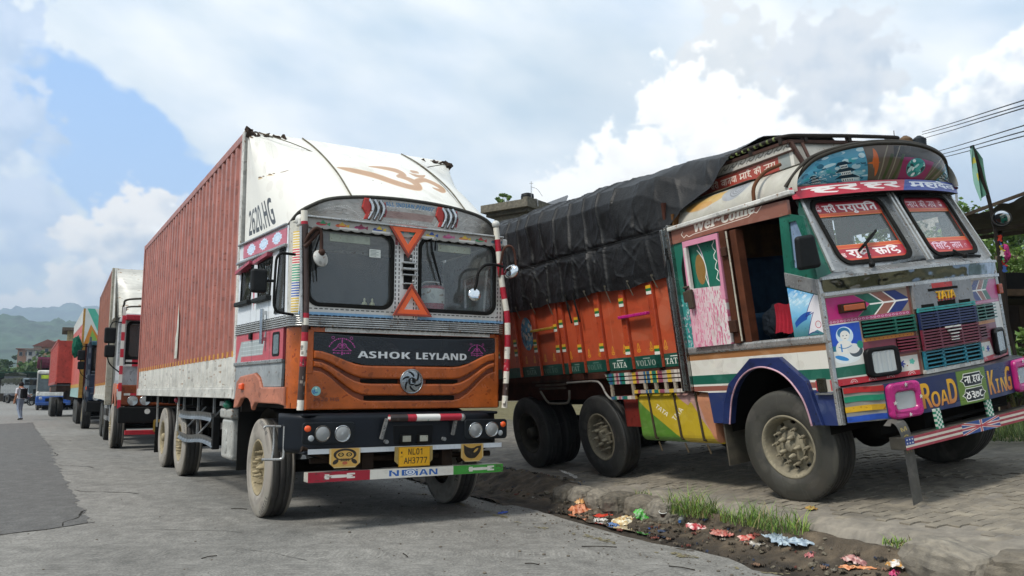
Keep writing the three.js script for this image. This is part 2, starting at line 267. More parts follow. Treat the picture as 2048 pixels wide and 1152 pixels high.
// grit and small stones strewn along the road edge
{
  const r = rng(19), st = []; for (let i = 0; i < 700; i++) { const z = -8 + r() * 12, x = -2.6 - 2.2 * r() ** 3; const q = 0.004 + 0.012 * r() ** 3; const p = S(x, q * 0.4, z); st.push(mv(new THREE.IcosahedronGeometry(q, 0).scale(1, 0.7, 1.2), p.x, p.y, p.z, 0, r() * 6)); }
  for (let i = 0; i < 260; i++) { const p = V(-5 + r() * 9, 0.003, -6 - r() * 6), q = 0.003 + 0.006 * r() ** 2; st.push(mv(new THREE.IcosahedronGeometry(q, 0).scale(1.4, 0.6, 1), p.x, p.y, p.z, 0, r() * 6)); }
  tag(mesh('road_grit', st, matt(0x77716a, 1)), 'small stones and grit strewn over the asphalt edge', null, null, 'stuff');
}
{ const r = rng(91), tw = []; for (const [x, z, L, a] of [[0.6, -7.3, 0.3, 0.1], [1.2, -6.5, 0.22, 0.7], [-3.2, -9.6, 0.2, 0.2], [-0.9, -7.0, 0.16, 1.2], [-2.4, -6.9, 0.14, 2.2], [0.1, -6.6, 0.12, 0.4]]) tw.push(pipe([[x, 0.006, z], [x + L * 0.5 * cos(a), 0.012, z + L * 0.5 * sin(a) + 0.01], [x + L * cos(a), 0.006, z + L * sin(a)]], 0.004, 8, false, 5)); tag(mesh('twigs', tw, matt(0x2e2822, 0.95)), 'thin dry twigs lying on the asphalt', null, null, 'stuff'); }
// gutter: wet mud between road and kerb
const MUD = new THREE.MeshStandardMaterial({ color: 0x7a6e60, map: T_DUSTY, roughness: 0.82, vertexColors: true, bumpMap: T_BUMP, bumpScale: 0.02 });
{
  const g = sheet((s, t) => { const z = lerpv(-26, 6, t), x = lerpv(-2.62, -1.62, s); let y = bankY(x) + 0.022 * fbm2(x * 5, z * 5, 4) + 0.02 * fbm2(x * 1.7, z * 1.2, 2); if (s < 0.16) y = lerpv(-0.03, y, s / 0.16); if (z < -3.4) y = lerpv(y, max(y, 0.02 + 0.24 * sm(x, -2.35, -1.75) + 0.05 * fbm2(x * 4, z * 4, 3)), sm(-z, 3.4, 4.2)); y = s > 0.93 ? min(y, 0.16) : y; return [x, y, z]; }, 40, 620, true);
  g.setAttribute('color', new THREE.BufferAttribute(new Float32Array(g.attributes.position.count * 3), 3));
  const p = g.attributes.position, c = g.attributes.color; for (let i = 0; i < p.count; i++) { const x = p.getX(i), z = p.getZ(i), k = 0.62 + 0.5 * fbm2(x * 6, z * 6, 4) + 0.35 * fbm2(x * 2, z * 1.5, 2); const wet = sm(p.getY(i), -0.02, 0.07); const q = k * lerpv(0.42, 1, wet); c.setXYZ(i, q, q * 0.98, q * 0.94); }
  const m = struct('gutter', g, MUD); m.position.set(...SIDE); m.rotation.y = SYAW;
  const w = struct('puddle', sheet((s, t) => { const z = lerpv(-3.3, -1.2, t), h = 0.16 * sin(PI * t) ** 0.5 * (1 + 0.3 * N2(z * 3, 1)); return [-2.2 + (s - 0.5) * 2 * h, 0.002, z]; }, 8, 60, true), new THREE.MeshPhysicalMaterial({ color: 0x1c1812, roughness: 0.06, clearcoat: 1, clearcoatRoughness: 0.02 }));
  w.position.set(...SIDE); w.rotation.y = SYAW;
}
// pavement: dusty bed with interlocking pavers
const DUST = new THREE.MeshStandardMaterial({ color: 0x918c85, map: T_DUSTY, roughness: 0.96, vertexColors: true, bumpMap: GRAINB, bumpScale: 0.006 });
{
  const g = sheet((s, t) => { const z = lerpv(-30, 6.5, t), x = lerpv(-1.74, 2.6, s); return [x, pavementY(x, z) - 0.002 + 0.006 * fbm2(x * 3, z * 3, 4) + (s < 0.02 ? -0.09 : s < 0.05 ? -0.02 + 0.014 * N2(z * 3, 2) : 0) + (z < -4.2 ? 0.03 * fbm2(x * 2, z * 2, 3) * sm(-z, 4.2, 6) : 0), z]; }, 70, 420, true);
  g.setAttribute('color', new THREE.BufferAttribute(new Float32Array(g.attributes.position.count * 3), 3));
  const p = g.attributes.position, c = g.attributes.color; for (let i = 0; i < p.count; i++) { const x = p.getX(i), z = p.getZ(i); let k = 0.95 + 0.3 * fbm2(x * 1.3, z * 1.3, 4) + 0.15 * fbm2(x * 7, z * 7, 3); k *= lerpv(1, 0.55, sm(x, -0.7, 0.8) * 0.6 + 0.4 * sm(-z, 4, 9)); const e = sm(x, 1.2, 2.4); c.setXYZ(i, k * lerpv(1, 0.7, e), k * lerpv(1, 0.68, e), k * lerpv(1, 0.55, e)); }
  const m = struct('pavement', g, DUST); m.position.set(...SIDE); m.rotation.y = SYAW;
  // pavers in a wavy bond; dust lies over most of them
  const r = rng(41), list = []; const o = []; for (let k = 0; k <= 6; k++) o.push([-0.1 + k * 0.2 / 6, -0.052 + 0.012 * sin(k * PI / 3)]); for (let k = 6; k >= 0; k--) o.push([-0.1 + k * 0.2 / 6, 0.052 + 0.012 * sin(k * PI / 3)]);
  const one = plate(o.map(([a, b]) => [a * 0.965, b * 0.93]), 0.02, null, null, 0.004).rotateX(-PI / 2);
  for (let row = 0; row < 84; row++) for (let k = 0; k < 20; k++) {
    const z = -4.6 + row * 0.11, x = -1.56 + k * 0.206 + (row % 2) * 0.1; if (x > 2.3 || x < -1.3 + 0.16 * N2(z * 1.3, 4)) continue;
    const lift = 0.016 * fbm2(x * 0.9 + 3, z * 0.9, 3) + 0.002 * (r() - 0.5) - (r() < 0.05 ? 0.01 : 0) - 0.02 * sm(x, 1.2, 2) - 0.03 * (1 - sm(x, -1.66, -1.2));
    const gq = ap(one, new THREE.Matrix4().makeRotationFromEuler(new THREE.Euler((r() - 0.5) * 0.02, (r() - 0.5) * 0.03, 0.1349 + (r() - 0.5) * 0.02)).setPosition(x, pavementY(x, z) - 0.0125 + lift, z));
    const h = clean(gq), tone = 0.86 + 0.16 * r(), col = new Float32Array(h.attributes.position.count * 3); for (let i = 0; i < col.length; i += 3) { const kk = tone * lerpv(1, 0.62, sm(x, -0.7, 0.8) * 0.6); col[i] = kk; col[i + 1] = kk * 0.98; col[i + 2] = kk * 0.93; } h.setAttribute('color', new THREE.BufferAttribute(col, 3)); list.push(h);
  }
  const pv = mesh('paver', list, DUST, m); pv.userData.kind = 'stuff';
}
// kerb stones
{
  const kerb = new THREE.Group(); kerb.name = 'kerb'; kerb.position.set(...SIDE); kerb.rotation.y = SYAW; kerb.userData.kind = 'structure'; scene.add(kerb);
  const r = rng(23), mats = [0x8f8a82, 0x7c766d, 0x868077, 0x6f6a62].map((h) => new THREE.MeshStandardMaterial({ color: h, map: T_DUSTY, roughness: 0.95, bumpMap: T_BUMP, bumpScale: 0.006 }));
  const kinds = [0, 1, 2, 3].map((k) => { let g = new THREE.BoxGeometry(1, 1, 1, 12, 9, 12); return bend(g, (v) => { const L = max(abs(v.x), abs(v.y), abs(v.z)) || 1; const n = v.clone().normalize().multiplyScalar(0.62); v.lerp(n, 0.7); const q = 1 + 0.16 * fbm3(v.x * 1.8 + k * 9, v.y * 1.8, v.z * 1.8, 2) + 0.02 * fbm3(v.x * 7 + k, v.y * 7, v.z * 7, 2); v.multiplyScalar(q); }); });
  let z = -3.7; const stones = [];
  while (z < 4.5) { const big = z > 0.9, L = big ? 0.36 + 0.22 * r() : 0.24 + 0.16 * r(); const gap = z > -1.75 && z < 0.6; if (!gap || r() < 0.3) stones.push([z + L / 2, L, big, gap]); z += L + 0.03 + 0.04 * r(); }
  stones.forEach(([zc, L, big, low], i) => {
    const m = mesh('stone', kinds[i % 4], mats[floor(r() * 4)], kerb), top = pavementY(-1.82, zc) + (low ? -0.05 : 0.0), h = low ? 0.12 : big ? 0.24 : 0.19, w = 0.26 + 0.06 * r();
    m.scale.set(w * 1.12, h * 1.25, L * 1.12); m.position.set(-1.86 + (r() - 0.5) * 0.06 - (low ? 0.03 : 0), top - h * 0.5 + 0.03, zc); m.rotation.set((r() - 0.5) * 0.16, (r() - 0.5) * 0.3, 0.06 + (r() - 0.5) * 0.2);
  });
}
// verge: earth beyond the pavement
{
  const g = sheet((s, t) => { const z = lerpv(-90, 14, t), x = lerpv(2.4, 70, s ** 2.2); return [x, pavementY(x, z) - 0.02 + 0.09 * fbm2(x * 0.6, z * 0.6, 4) * sm(x, 2.4, 3.2), z]; }, 70, 160, true);
  const m = struct('verge', g, matt(0x6f6a50, 1)); m.position.set(...SIDE); m.rotation.y = SYAW;
  const g2 = struct('roadside_earth', sheet((s, t) => { const z = lerpv(-90, -25.5, t), x = lerpv(-2.4, 2.5, s); return [x, lerpv(-0.01, pavementY(x, z) - 0.02, sm(s, 0, 0.4)), z]; }, 10, 20, true), matt(0x7a705e, 1)); g2.position.set(...SIDE); g2.rotation.y = SYAW;
}
// ---------- shared pieces of trucks ----------
const { FontLoader } = await import('three/addons/loaders/FontLoader.js');
const { TextGeometry } = await import('three/addons/geometries/TextGeometry.js');
const BOLD = await new FontLoader().loadAsync('fonts/droid/droid_sans_bold.typeface.json');
function letters(str, x0, x1, y0, y1, d) {          // raised letters filling a box
  const g = clean(new TextGeometry(str, { font: BOLD, size: 1, depth: 0.05, curveSegments: 3 })); g.computeBoundingBox(); const b = g.boundingBox;
  return g.translate(-b.min.x, -b.min.y, 0).scale((x1 - x0) / (b.max.x - b.min.x), (y1 - y0) / (b.max.y - b.min.y), d / 0.05).translate(x0, y0, 0);
}
const tyreTex = (side, tread, seed) => canvas(512, 256, (x, w, h) => {
  x.fillStyle = tread; x.fillRect(0, 0, w, h);
  for (const [a, b] of [[0, 0.36], [0.64, 1]]) { const g = x.createLinearGradient(0, a * h, 0, b * h); if (a === 0) { g.addColorStop(0, side); g.addColorStop(0.8, side); g.addColorStop(1, tread); } else { g.addColorStop(0, tread); g.addColorStop(0.2, side); g.addColorStop(1, side); } x.fillStyle = g; x.fillRect(0, a * h, w, (b - a) * h); }
  const r = rng(seed); for (let i = 0; i < 260; i++) { x.globalAlpha = 0.08; x.fillStyle = r() < 0.5 ? '#000' : '#9a9080'; x.beginPath(); x.ellipse(r() * w, r() * h, 4 + 26 * r(), 2 + 8 * r(), 0, 0, 7); x.fill(); } x.globalAlpha = 1;
  x.fillStyle = 'rgba(0,0,0,.45)'; for (let i = 0; i < 74; i++) { x.fillRect(i * w / 74, h * 0.39, 1.6, h * 0.03); x.fillRect(i * w / 74 + 3, h * 0.58, 1.6, h * 0.03); }
  x.fillStyle = 'rgba(20,20,20,.5)'; x.font = 'bold 17px sans-serif'; for (let i = 0; i < 3; i++) { x.fillText('RADIAL', 40 + i * 170, h * 0.2); x.fillText('RADIAL', 40 + i * 170, h * 0.86); }
}, seed, 0.8);
const TYRES = { dusty: printed(tyreTex('#8c877e', '#2e2d2b', 3), 0.95, { bumpMap: T_BUMP, bumpScale: 0.002 }), grey: printed(tyreTex('#3a3934', '#201f1d', 5), 0.95, { bumpMap: T_BUMP, bumpScale: 0.002 }), dark: printed(tyreTex('#2b2c2b', '#191918', 9), 0.92) };
const RIMS = { cream: matt(0xa89d84, 0.85), grey: matt(0x9a9484, 0.85), dark: matt(0x4c4a44, 0.9) };
// tyre profile across the width: x along the axle, y the radius
function tyreGeo(R, W, rr_, grooves = 4) {
  const pts = []; const h = W / 2, add = (x, y) => pts.push([y, x]);
  add(-h * 0.78, rr_); add(-h * 0.9, rr_ + 0.015); add(-h * 0.98, rr_ + (R - rr_) * 0.25); add(-h, rr_ + (R - rr_) * 0.45); add(-h * 0.97, rr_ + (R - rr_) * 0.66); add(-h * 0.9, R - 0.035); add(-h * 0.84, R - 0.012); add(-h * 0.78, R - 0.004);
  for (let i = 0; i < grooves; i++) { const c = -h * 0.62 + (i * h * 1.24) / (grooves - 1), w = h * 0.05; add(c - w, R); add(c - w * 0.8, R - 0.012); add(c + w * 0.8, R - 0.012); add(c + w, R); }
  for (const [x, y] of pts.slice(0, 8).reverse().map(([y, x]) => [-x, y])) add(x, y);
  return keep(mv(lathe(pts, 60, true), 0, 0, 0, 0, 0, PI / 2));
}
// disc wheel facing -x; dish > 0 goes inwards
function wheelGeos(rr_, W, kind) {
  const h = W / 2, hub = kind === 'deep';
  const rim = lathe([[rr_ + 0.012, h * 0.80], [rr_ + 0.016, h * 0.9], [rr_ - 0.004, h * 0.92], [rr_ - 0.02, h * 0.76], [rr_ - 0.045, h * 0.4], [rr_ - 0.055, hub ? -h * 0.5 : h * 0.05], [rr_ - 0.055, -h * 0.9]], 40);
  const z = hub ? -h * 0.45 : h * 0.15, q = hub ? 1 : 1;
  const hs = []; for (let i = 0; i < 10; i++) { const a = (i / 10) * PI * 2; hs.push(new THREE.Path(Array.from({ length: 9 }, (_, k) => { const t = (k / 8) * PI * 2; const u = 0.021 * cos(t), v = 0.03 * sin(t); return new THREE.Vector2((rr_ * 0.76) * cos(a) + u * cos(a) - v * sin(a), (rr_ * 0.76) * sin(a) + u * sin(a) + v * cos(a)); }))); }
  const disc = plate(Array.from({ length: 40 }, (_, i) => [(rr_ - 0.05) * cos(i * PI / 20), (rr_ - 0.05) * sin(i * PI / 20)]), 0.012, null, hs);
  const discG = bend(disc, (v) => { const r = hypot(v.x, v.y); v.z += hub ? -0.0 : 0.05 * sm(r, rr_ * 0.9, rr_ * 0.5); });
  const flip = (g) => g.rotateZ(PI / 2);              // lathe y axis onto -x
  const faceX = (g) => ap(g, LEFT(0));
  const out = { rim: [flip(rim), faceX(mv(discG, 0, 0, z))], hub: [], nuts: [] };
  const hz = z + (hub ? 0 : 0.05);
  out.hub.push(faceX(mv(lathe(hub ? [[0, 0.2], [0.055, 0.2], [0.07, 0.18], [0.085, 0.05], [0.13, 0.03], [0.14, 0]] : [[0, 0.06], [0.04, 0.06], [0.052, 0.045], [0.06, 0.02], [0.1, 0.012], [0.14, 0]], 24), 0, 0, hz, PI / 2)));
  for (let i = 0; i < 10; i++) { const a = ((i + 0.5) / 10) * PI * 2, r = 0.168; out.nuts.push(faceX(mv(new THREE.CylinderGeometry(0.017, 0.02, 0.045, 6), r * cos(a), r * sin(a), hz + 0.015, PI / 2))); out.nuts.push(faceX(mv(new THREE.CylinderGeometry(0.009, 0.009, 0.05, 6), r * cos(a), r * sin(a), hz + 0.055, PI / 2))); if (i % 2 && !hub) out.nuts.push(faceX(mv(lathe([[0, 0.07], [0.012, 0.068], [0.022, 0.03], [0.026, 0]], 8), 0.09 * cos(a), 0.09 * sin(a), hz + 0.03, PI / 2))); }
  return out;
}
const wheelCache = new Map();
// a wheel whose outer face is at x (negative side faces -x), touching y = y0
function wheel(parent, side, x, y0, z, { R = 0.52, W = 0.28, kind = 'flat', tyre = 'dusty', rim = 'cream', steer = 0, grooves = 4, plain = false, lean = 0 } = {}) {
  const k = [R, W, kind, grooves].join(); if (!wheelCache.has(k)) { const q = wheelGeos(R * 0.545, W, kind); wheelCache.set(k, { tyre: join(tyreGeo(R, W, R * 0.545, grooves)), rim: join(q.rim), hub: join(q.hub), nuts: join(q.nuts) }); }
  const c = wheelCache.get(k), w = sub('wheel', parent); w.position.set(side * (abs(x) - W / 2), y0 + R, z); w.rotation.set(0.3 * z, (side > 0 ? PI : 0) + steer, lean, 'YZX');
  const add = (n, g, m) => { const o = new THREE.Mesh(g, m); o.name = n; o.castShadow = o.receiveShadow = true; w.add(o); };
  add('tyre', c.tyre, TYRES[tyre]); add('rim', c.rim, RIMS[rim]); if (!plain) { add('hub', c.hub, RIMS[rim]); add('wheel_nut', c.nuts, RIMS[rim]); w.children[w.children.length - 1].userData.kind = 'stuff'; }
  return w;
}
// corrugated wall in the x, y plane (bulging to +z): from x0 to x1, y0 to y1
function corrugated(x0, x1, y0, y1, pitch, d) {
  const n = Math.round((x1 - x0) / pitch), p = (x1 - x0) / n, prof = [];
  for (let i = 0; i < n; i++) { const a = x0 + i * p; prof.push([a, 0], [a + p * 0.36, 0], [a + p * 0.5, d], [a + p * 0.86, d]); } prof.push([x1, 0]);
  const pos = []; for (let i = 0; i + 1 < prof.length; i++) { const [a, u] = prof[i], [b, v] = prof[i + 1]; pos.push(a, y0, u, b, y0, v, b, y1, v, a, y0, u, b, y1, v, a, y1, u); }
  const g = new THREE.BufferGeometry(); g.setAttribute('position', new THREE.Float32BufferAttribute(pos, 3)); g.computeVertexNormals(); g.setAttribute('uv', new THREE.Float32BufferAttribute(new Float32Array(pos.length / 3 * 2), 2)); return g;
}
// Devanagari by strokes: headline at 0, foot at 1
const DEV = {
  h: [0.72, 'M.45 0V.2C.22 .2 .12 .34 .22 .46C.36 .6 .6 .44 .6 .36C.56 .56 .26 .5 .26 .72C.26 .92 .5 1.02 .74 1.1'], r: [0.62, 'M.3 0C.58 .08 .58 .42 .28 .44C.2 .44 .16 .48 .2 .54L.6 1'], m: [0.85, 'M.18 0V.7C.06 .6 .02 .8 .16 .82C.3 .82 .3 .7 .28 .6H.7M.7 0V1'], A: [0.32, 'M.16 0V1'],
  d: [0.68, 'M.45 0V.2C.16 .2 .08 .5 .28 .64C.46 .74 .62 .6 .52 .48C.48 .7 .54 .86 .7 1'], e: [0, 'M-.28 0C-.34 -.2 -.5 -.3 -.66 -.34'], v: [0.82, 'M.68 0V1M.68 .42C.5 .26 .14 .3 .14 .55C.14 .82 .5 .8 .68 .55'], p: [0.82, 'M.68 0V1M.18 0V.42C.18 .66 .5 .66 .68 .6'],
  S: [0.9, 'M.24 .06C.5 .08 .5 .4 .24 .42C.12 .44 .14 .54 .26 .56L.5 .86M.74 0V1'], sr: [0.85, 'M.25 .05C.55 .1 .5 .42 .2 .44L.72 .36M.72 0V1M.2 .86L.72 .56'], I: [0.32, 'M.16 0V1M.16 0C.1 -.32 -.28 -.3 -.36 -.02'], u: [0, 'M-.16 1.02C-.36 1 -.36 1.22 -.12 1.18C0 1.16 0 1.04 -.1 1.02'],
  t: [0.78, 'M.64 0V1M.64 .42C.4 .3 .2 .46 .26 .84'], i: [0.32, 'M.16 0V1M.16 0C.2 -.34 .7 -.36 .96 0'], n: [0.78, 'M.64 0V1M.64 .46H.26C.1 .46 .1 .68 .26 .66'], T: [0.85, 'M.7 0V1M.16 .06C.4 .04 .38 .32 .2 .3C.14 .56 .3 .78 .5 .7C.64 .66 .66 .6 .7 .52'],
  k: [0.92, 'M.44 0V1M.44 .36C.2 .26 .08 .4 .1 .56C.12 .76 .36 .72 .44 .56M.44 .46C.64 .2 .92 .36 .78 .72'], j: [0.84, 'M.7 0V1M.7 .42H.34C.36 .72 .1 .82 .06 .6'], y: [0.82, 'M.68 0V1M.16 .05C.4 .08 .38 .36 .18 .4C.2 .72 .5 .8 .68 .6'], b: [0.88, 'M.72 0V1M.14 .06C.36 .08 .3 .32 .18 .36C.1 .6 .24 .8 .36 .66C.34 .48 .5 .5 .72 .5'],
  R: [1.05, 'M.1 .08C.4 .08 .42 .4 .16 .42L.5 1M.68 0V1M.3 .5H.68C.9 .3 1.04 .5 .9 .84'], D: [0.78, 'M.45 0V.2C.16 .2 .08 .5 .28 .64C.46 .74 .62 .6 .52 .48M.5 .62C.86 .6 .84 1.02 .46 1.04'], s: [0.86, 'M.72 0V1M.3 0C.5 .14 .44 .4 .18 .42L.5 .88M.2 .44H.72'], l: [0.92, 'M.78 0V1M.78 .46C.6 .22 .48 .4 .48 .62C.48 .3 .18 .3 .18 .56C.18 .76 .34 .82 .4 .8'],
  E: [0.72, 'M.45 0V.14C.14 .14 .14 .42 .46 .44C.14 .46 .14 .82 .46 .82C.64 .82 .6 1 .7 1.06M.45 0C.42 -.3 .2 -.32 .06 -.1'], K: [0.98, 'M.3 .04C.5 .2 .1 .36 .12 .48L.4 .86C.52 1.02 .6 .74 .84 .62M.84 0V1M.84 .42C.6 .26 .5 .6 .66 .66'], '.': [0.3, 'M.12 .92L.2 .98'], ' ': [0.45, ''],
  4: [0.72, 'M.1 .02L.58 .52C.76 .76 .6 1 .38 1C.12 1 .06 .76 .22 .54L.64 .02'], 3: [0.68, 'M.12 .08C.6 -.04 .62 .4 .24 .42C.66 .44 .66 .9 .3 .84C.44 .9 .52 1 .62 1.08'], 7: [0.76, 'M.2 .1C-.02 .6 .12 1 .36 .96C.76 .9 .72 .2 .44 .24C.24 .3 .36 .6 .52 .5'], 8: [0.66, 'M.08 .1H.62M.5 .1C.1 .2 .02 .8 .3 .96C.44 1 .56 .94 .62 .86'], 6: [0.66, 'M.56 .06C.16 .0 .1 .4 .42 .42C.06 .44 .08 .86 .4 .84C.56 .82 .5 .68 .4 .74C.5 .9 .52 1 .64 1.04'],
};
function deva(x, str, px, py, hgt, lw, color, width, bare) {   // draws in a box of the given width, headline included
  let W = 0; for (const c of str) W += DEV[c][0]; const k = width ? width / W / hgt : 1;
  x.save(); x.translate(px, py); x.scale(hgt * k, hgt); x.lineWidth = lw / hgt; x.strokeStyle = color; x.lineCap = 'butt'; x.lineJoin = 'round';
  let q = 0, run = 0; const flush = () => { if (q > run + 0.01 && !bare) { x.beginPath(); x.moveTo(run - 0.03, 0); x.lineTo(q + 0.0, 0); x.stroke(); } };
  for (const c of str) { if (c === ' ' || c === '.') { flush(); } x.save(); x.translate(q, 0); x.stroke(new Path2D(DEV[c][1])); x.restore(); q += DEV[c][0]; if (c === ' ' || c === '.') run = q; } flush(); x.restore();
}
// ---------- the orange lorry with the brown box body ----------
const ORANGE = paint(0xb95c20, 0.33), ORANGE_FADED = paint(0xb9745a, 0.6), BROWN = paint(0xa8685a, 0.62), NAVY = new THREE.MeshPhysicalMaterial({ color: 0x0c131c, roughness: 0.42, specularIntensity: 0.55, map: T_WEAR }), CREAMW = paint(0xd3d2ca, 0.55);
const SIDE1 = new THREE.Matrix4().makeBasis(V(0.0797, 0, 0.9968), V(0, 1, 0), V(-0.9968, 0, 0.0797)).setPosition(-1.18, 0, -0.2);      // the tapering left side: plate x runs forwards
const SIDE1R = new THREE.Matrix4().makeBasis(V(0.0797, 0, -0.9968), V(0, 1, 0), V(0.9968, 0, 0.0797)).setPosition(1.18, 0, -0.2);
const dash = (x, x0, y0, x1, y1, on, off, w, col) => { x.setLineDash([on, off]); x.lineWidth = w; x.strokeStyle = col; x.beginPath(); x.moveTo(x0, y0); x.lineTo(x1, y1); x.stroke(); x.setLineDash([]); };
function boxBody(t, z0, z1, hw, y0, ys, y1, brown, white, opts = {}) {   // a corrugated box body from z0 (front) back to z1
  const P = opts.pitch ?? 0.275, n = abs(z0 - z1);
  for (const s of [-1, 1]) {
    const M_ = s < 0 ? LEFT(-hw) : RIGHT(hw), a = s < 0 ? z1 + 0.06 : -z0 + 0.09, b = s < 0 ? z0 - 0.09 : -z1 - 0.06;
    mesh('side_panel', ap(corrugated(a, b, ys, y1 - 0.1, P, 0.038), M_), brown, t);
    mesh('side_skirt', [ap(corrugated(a, b, y0 + 0.13, ys, P, 0.038), M_), ap(plate([[a, y0 + 0.1], [b, y0 + 0.1], [b, y0 + 0.14], [a, y0 + 0.14]], 0.045), M_)], white, t);
    mesh('bottom_rail', [ap(bx(a - 0.05, b + 0.06, y0, y0 + 0.12, -0.02, 0.05, 0.008), M_)], white, t);
    mesh('top_rail', ap(bx(a - 0.05, b + 0.06, y1 - 0.1, y1, -0.05, 0.045, 0.01), M_), brown, t);
    if (s < 0) {
      const d = []; const m = Math.round((b - a) / P), p = (b - a) / m; for (let i = 0; i < m; i++) d.push(ap(bx(a + i * p + p * 0.5, a + i * p + p * 0.86, ys - 0.005, ys + 0.065, 0.036, 0.042), M_));
      each('yellow_mark', d, paint(0xd09022, 0.6), t);
    }
    mesh('corner_post', ap(bx(s < 0 ? z0 - 0.1 : -z0 - 0.01, s < 0 ? z0 + 0.01 : -z0 + 0.1, ys - 0.5, y1 + 0.005, -0.1, 0.05, 0.012), M_), opts.post ?? CREAMW, t);
    mesh('rear_post', ap(bx(s < 0 ? z1 - 0.04 : -z1 - 0.08, s < 0 ? z1 + 0.08 : -z1 + 0.04, y0, y1 + 0.005, -0.1, 0.05, 0.012), M_), brown, t);
  }
  mesh('roof', bx(-hw, hw, y1 - 0.03, y1 - 0.005, z1, z0), brown, t); mesh('body_floor', bx(-hw + 0.02, hw - 0.02, y0 + 0.02, y0 + 0.12, z1, z0 - 0.02), DARK, t);
  mesh('front_wall', bx(-hw + 0.02, hw - 0.02, y0, y1 - 0.03, z0 - 0.06, z0 - 0.02), white, t); each('rear_door', [bx(-hw + 0.05, -0.01, y0, y1 - 0.03, z1 - 0.02, z1 + 0.04), bx(0.01, hw - 0.05, y0, y1 - 0.03, z1 - 0.02, z1 + 0.04)], brown, t);
}
function underbody(t, zf, zr, hw = 0.43, y = 0.95) {
  each('chassis_rail', [bx(-hw - 0.04, -hw + 0.04, y - 0.12, y + 0.14, zr, zf), bx(hw - 0.04, hw + 0.04, y - 0.12, y + 0.14, zr, zf), ...Array.from({ length: 8 }, (_, i) => bx(-hw, hw, y - 0.06, y + 0.06, zf + (zr - zf) * (i + 0.5) / 8 - 0.05, zf + (zr - zf) * (i + 0.5) / 8 + 0.05))], DARK, t);
}
function axle(t, z, w = 1.0, y = 0.52) { mesh('axle', [rod([-w, y, z], [w, y, z], 0.07), mv(new THREE.SphereGeometry(0.2, 14, 10), 0, y, z), beam([-0.5, y + 0.12, z - 0.6], [-0.5, y + 0.1, z + 0.6], 0.09, 0.1), beam([0.5, y + 0.12, z - 0.6], [0.5, y + 0.1, z + 0.6], 0.09, 0.1)], DARK, t); }
const flipX = (g) => { const u = g.userData; g = clean(g); const p = g.attributes.position, q = g.attributes.uv; for (let i = 0; i < p.count; i += 3) { const a = [1, 2].map((k) => [p.getX(i + k), p.getY(i + k), p.getZ(i + k), q.getX(i + k), q.getY(i + k)]); p.setX(i, -p.getX(i)); [2, 1].forEach((k, j) => { const v = a[j]; p.setXYZ(i + k, -v[0], v[1], v[2]); q.setXY(i + k, v[3], v[4]); }); } g.computeVertexNormals(); g = mergeVertices(g, 1e-5); g.computeVertexNormals(); g.userData = u; return g; };
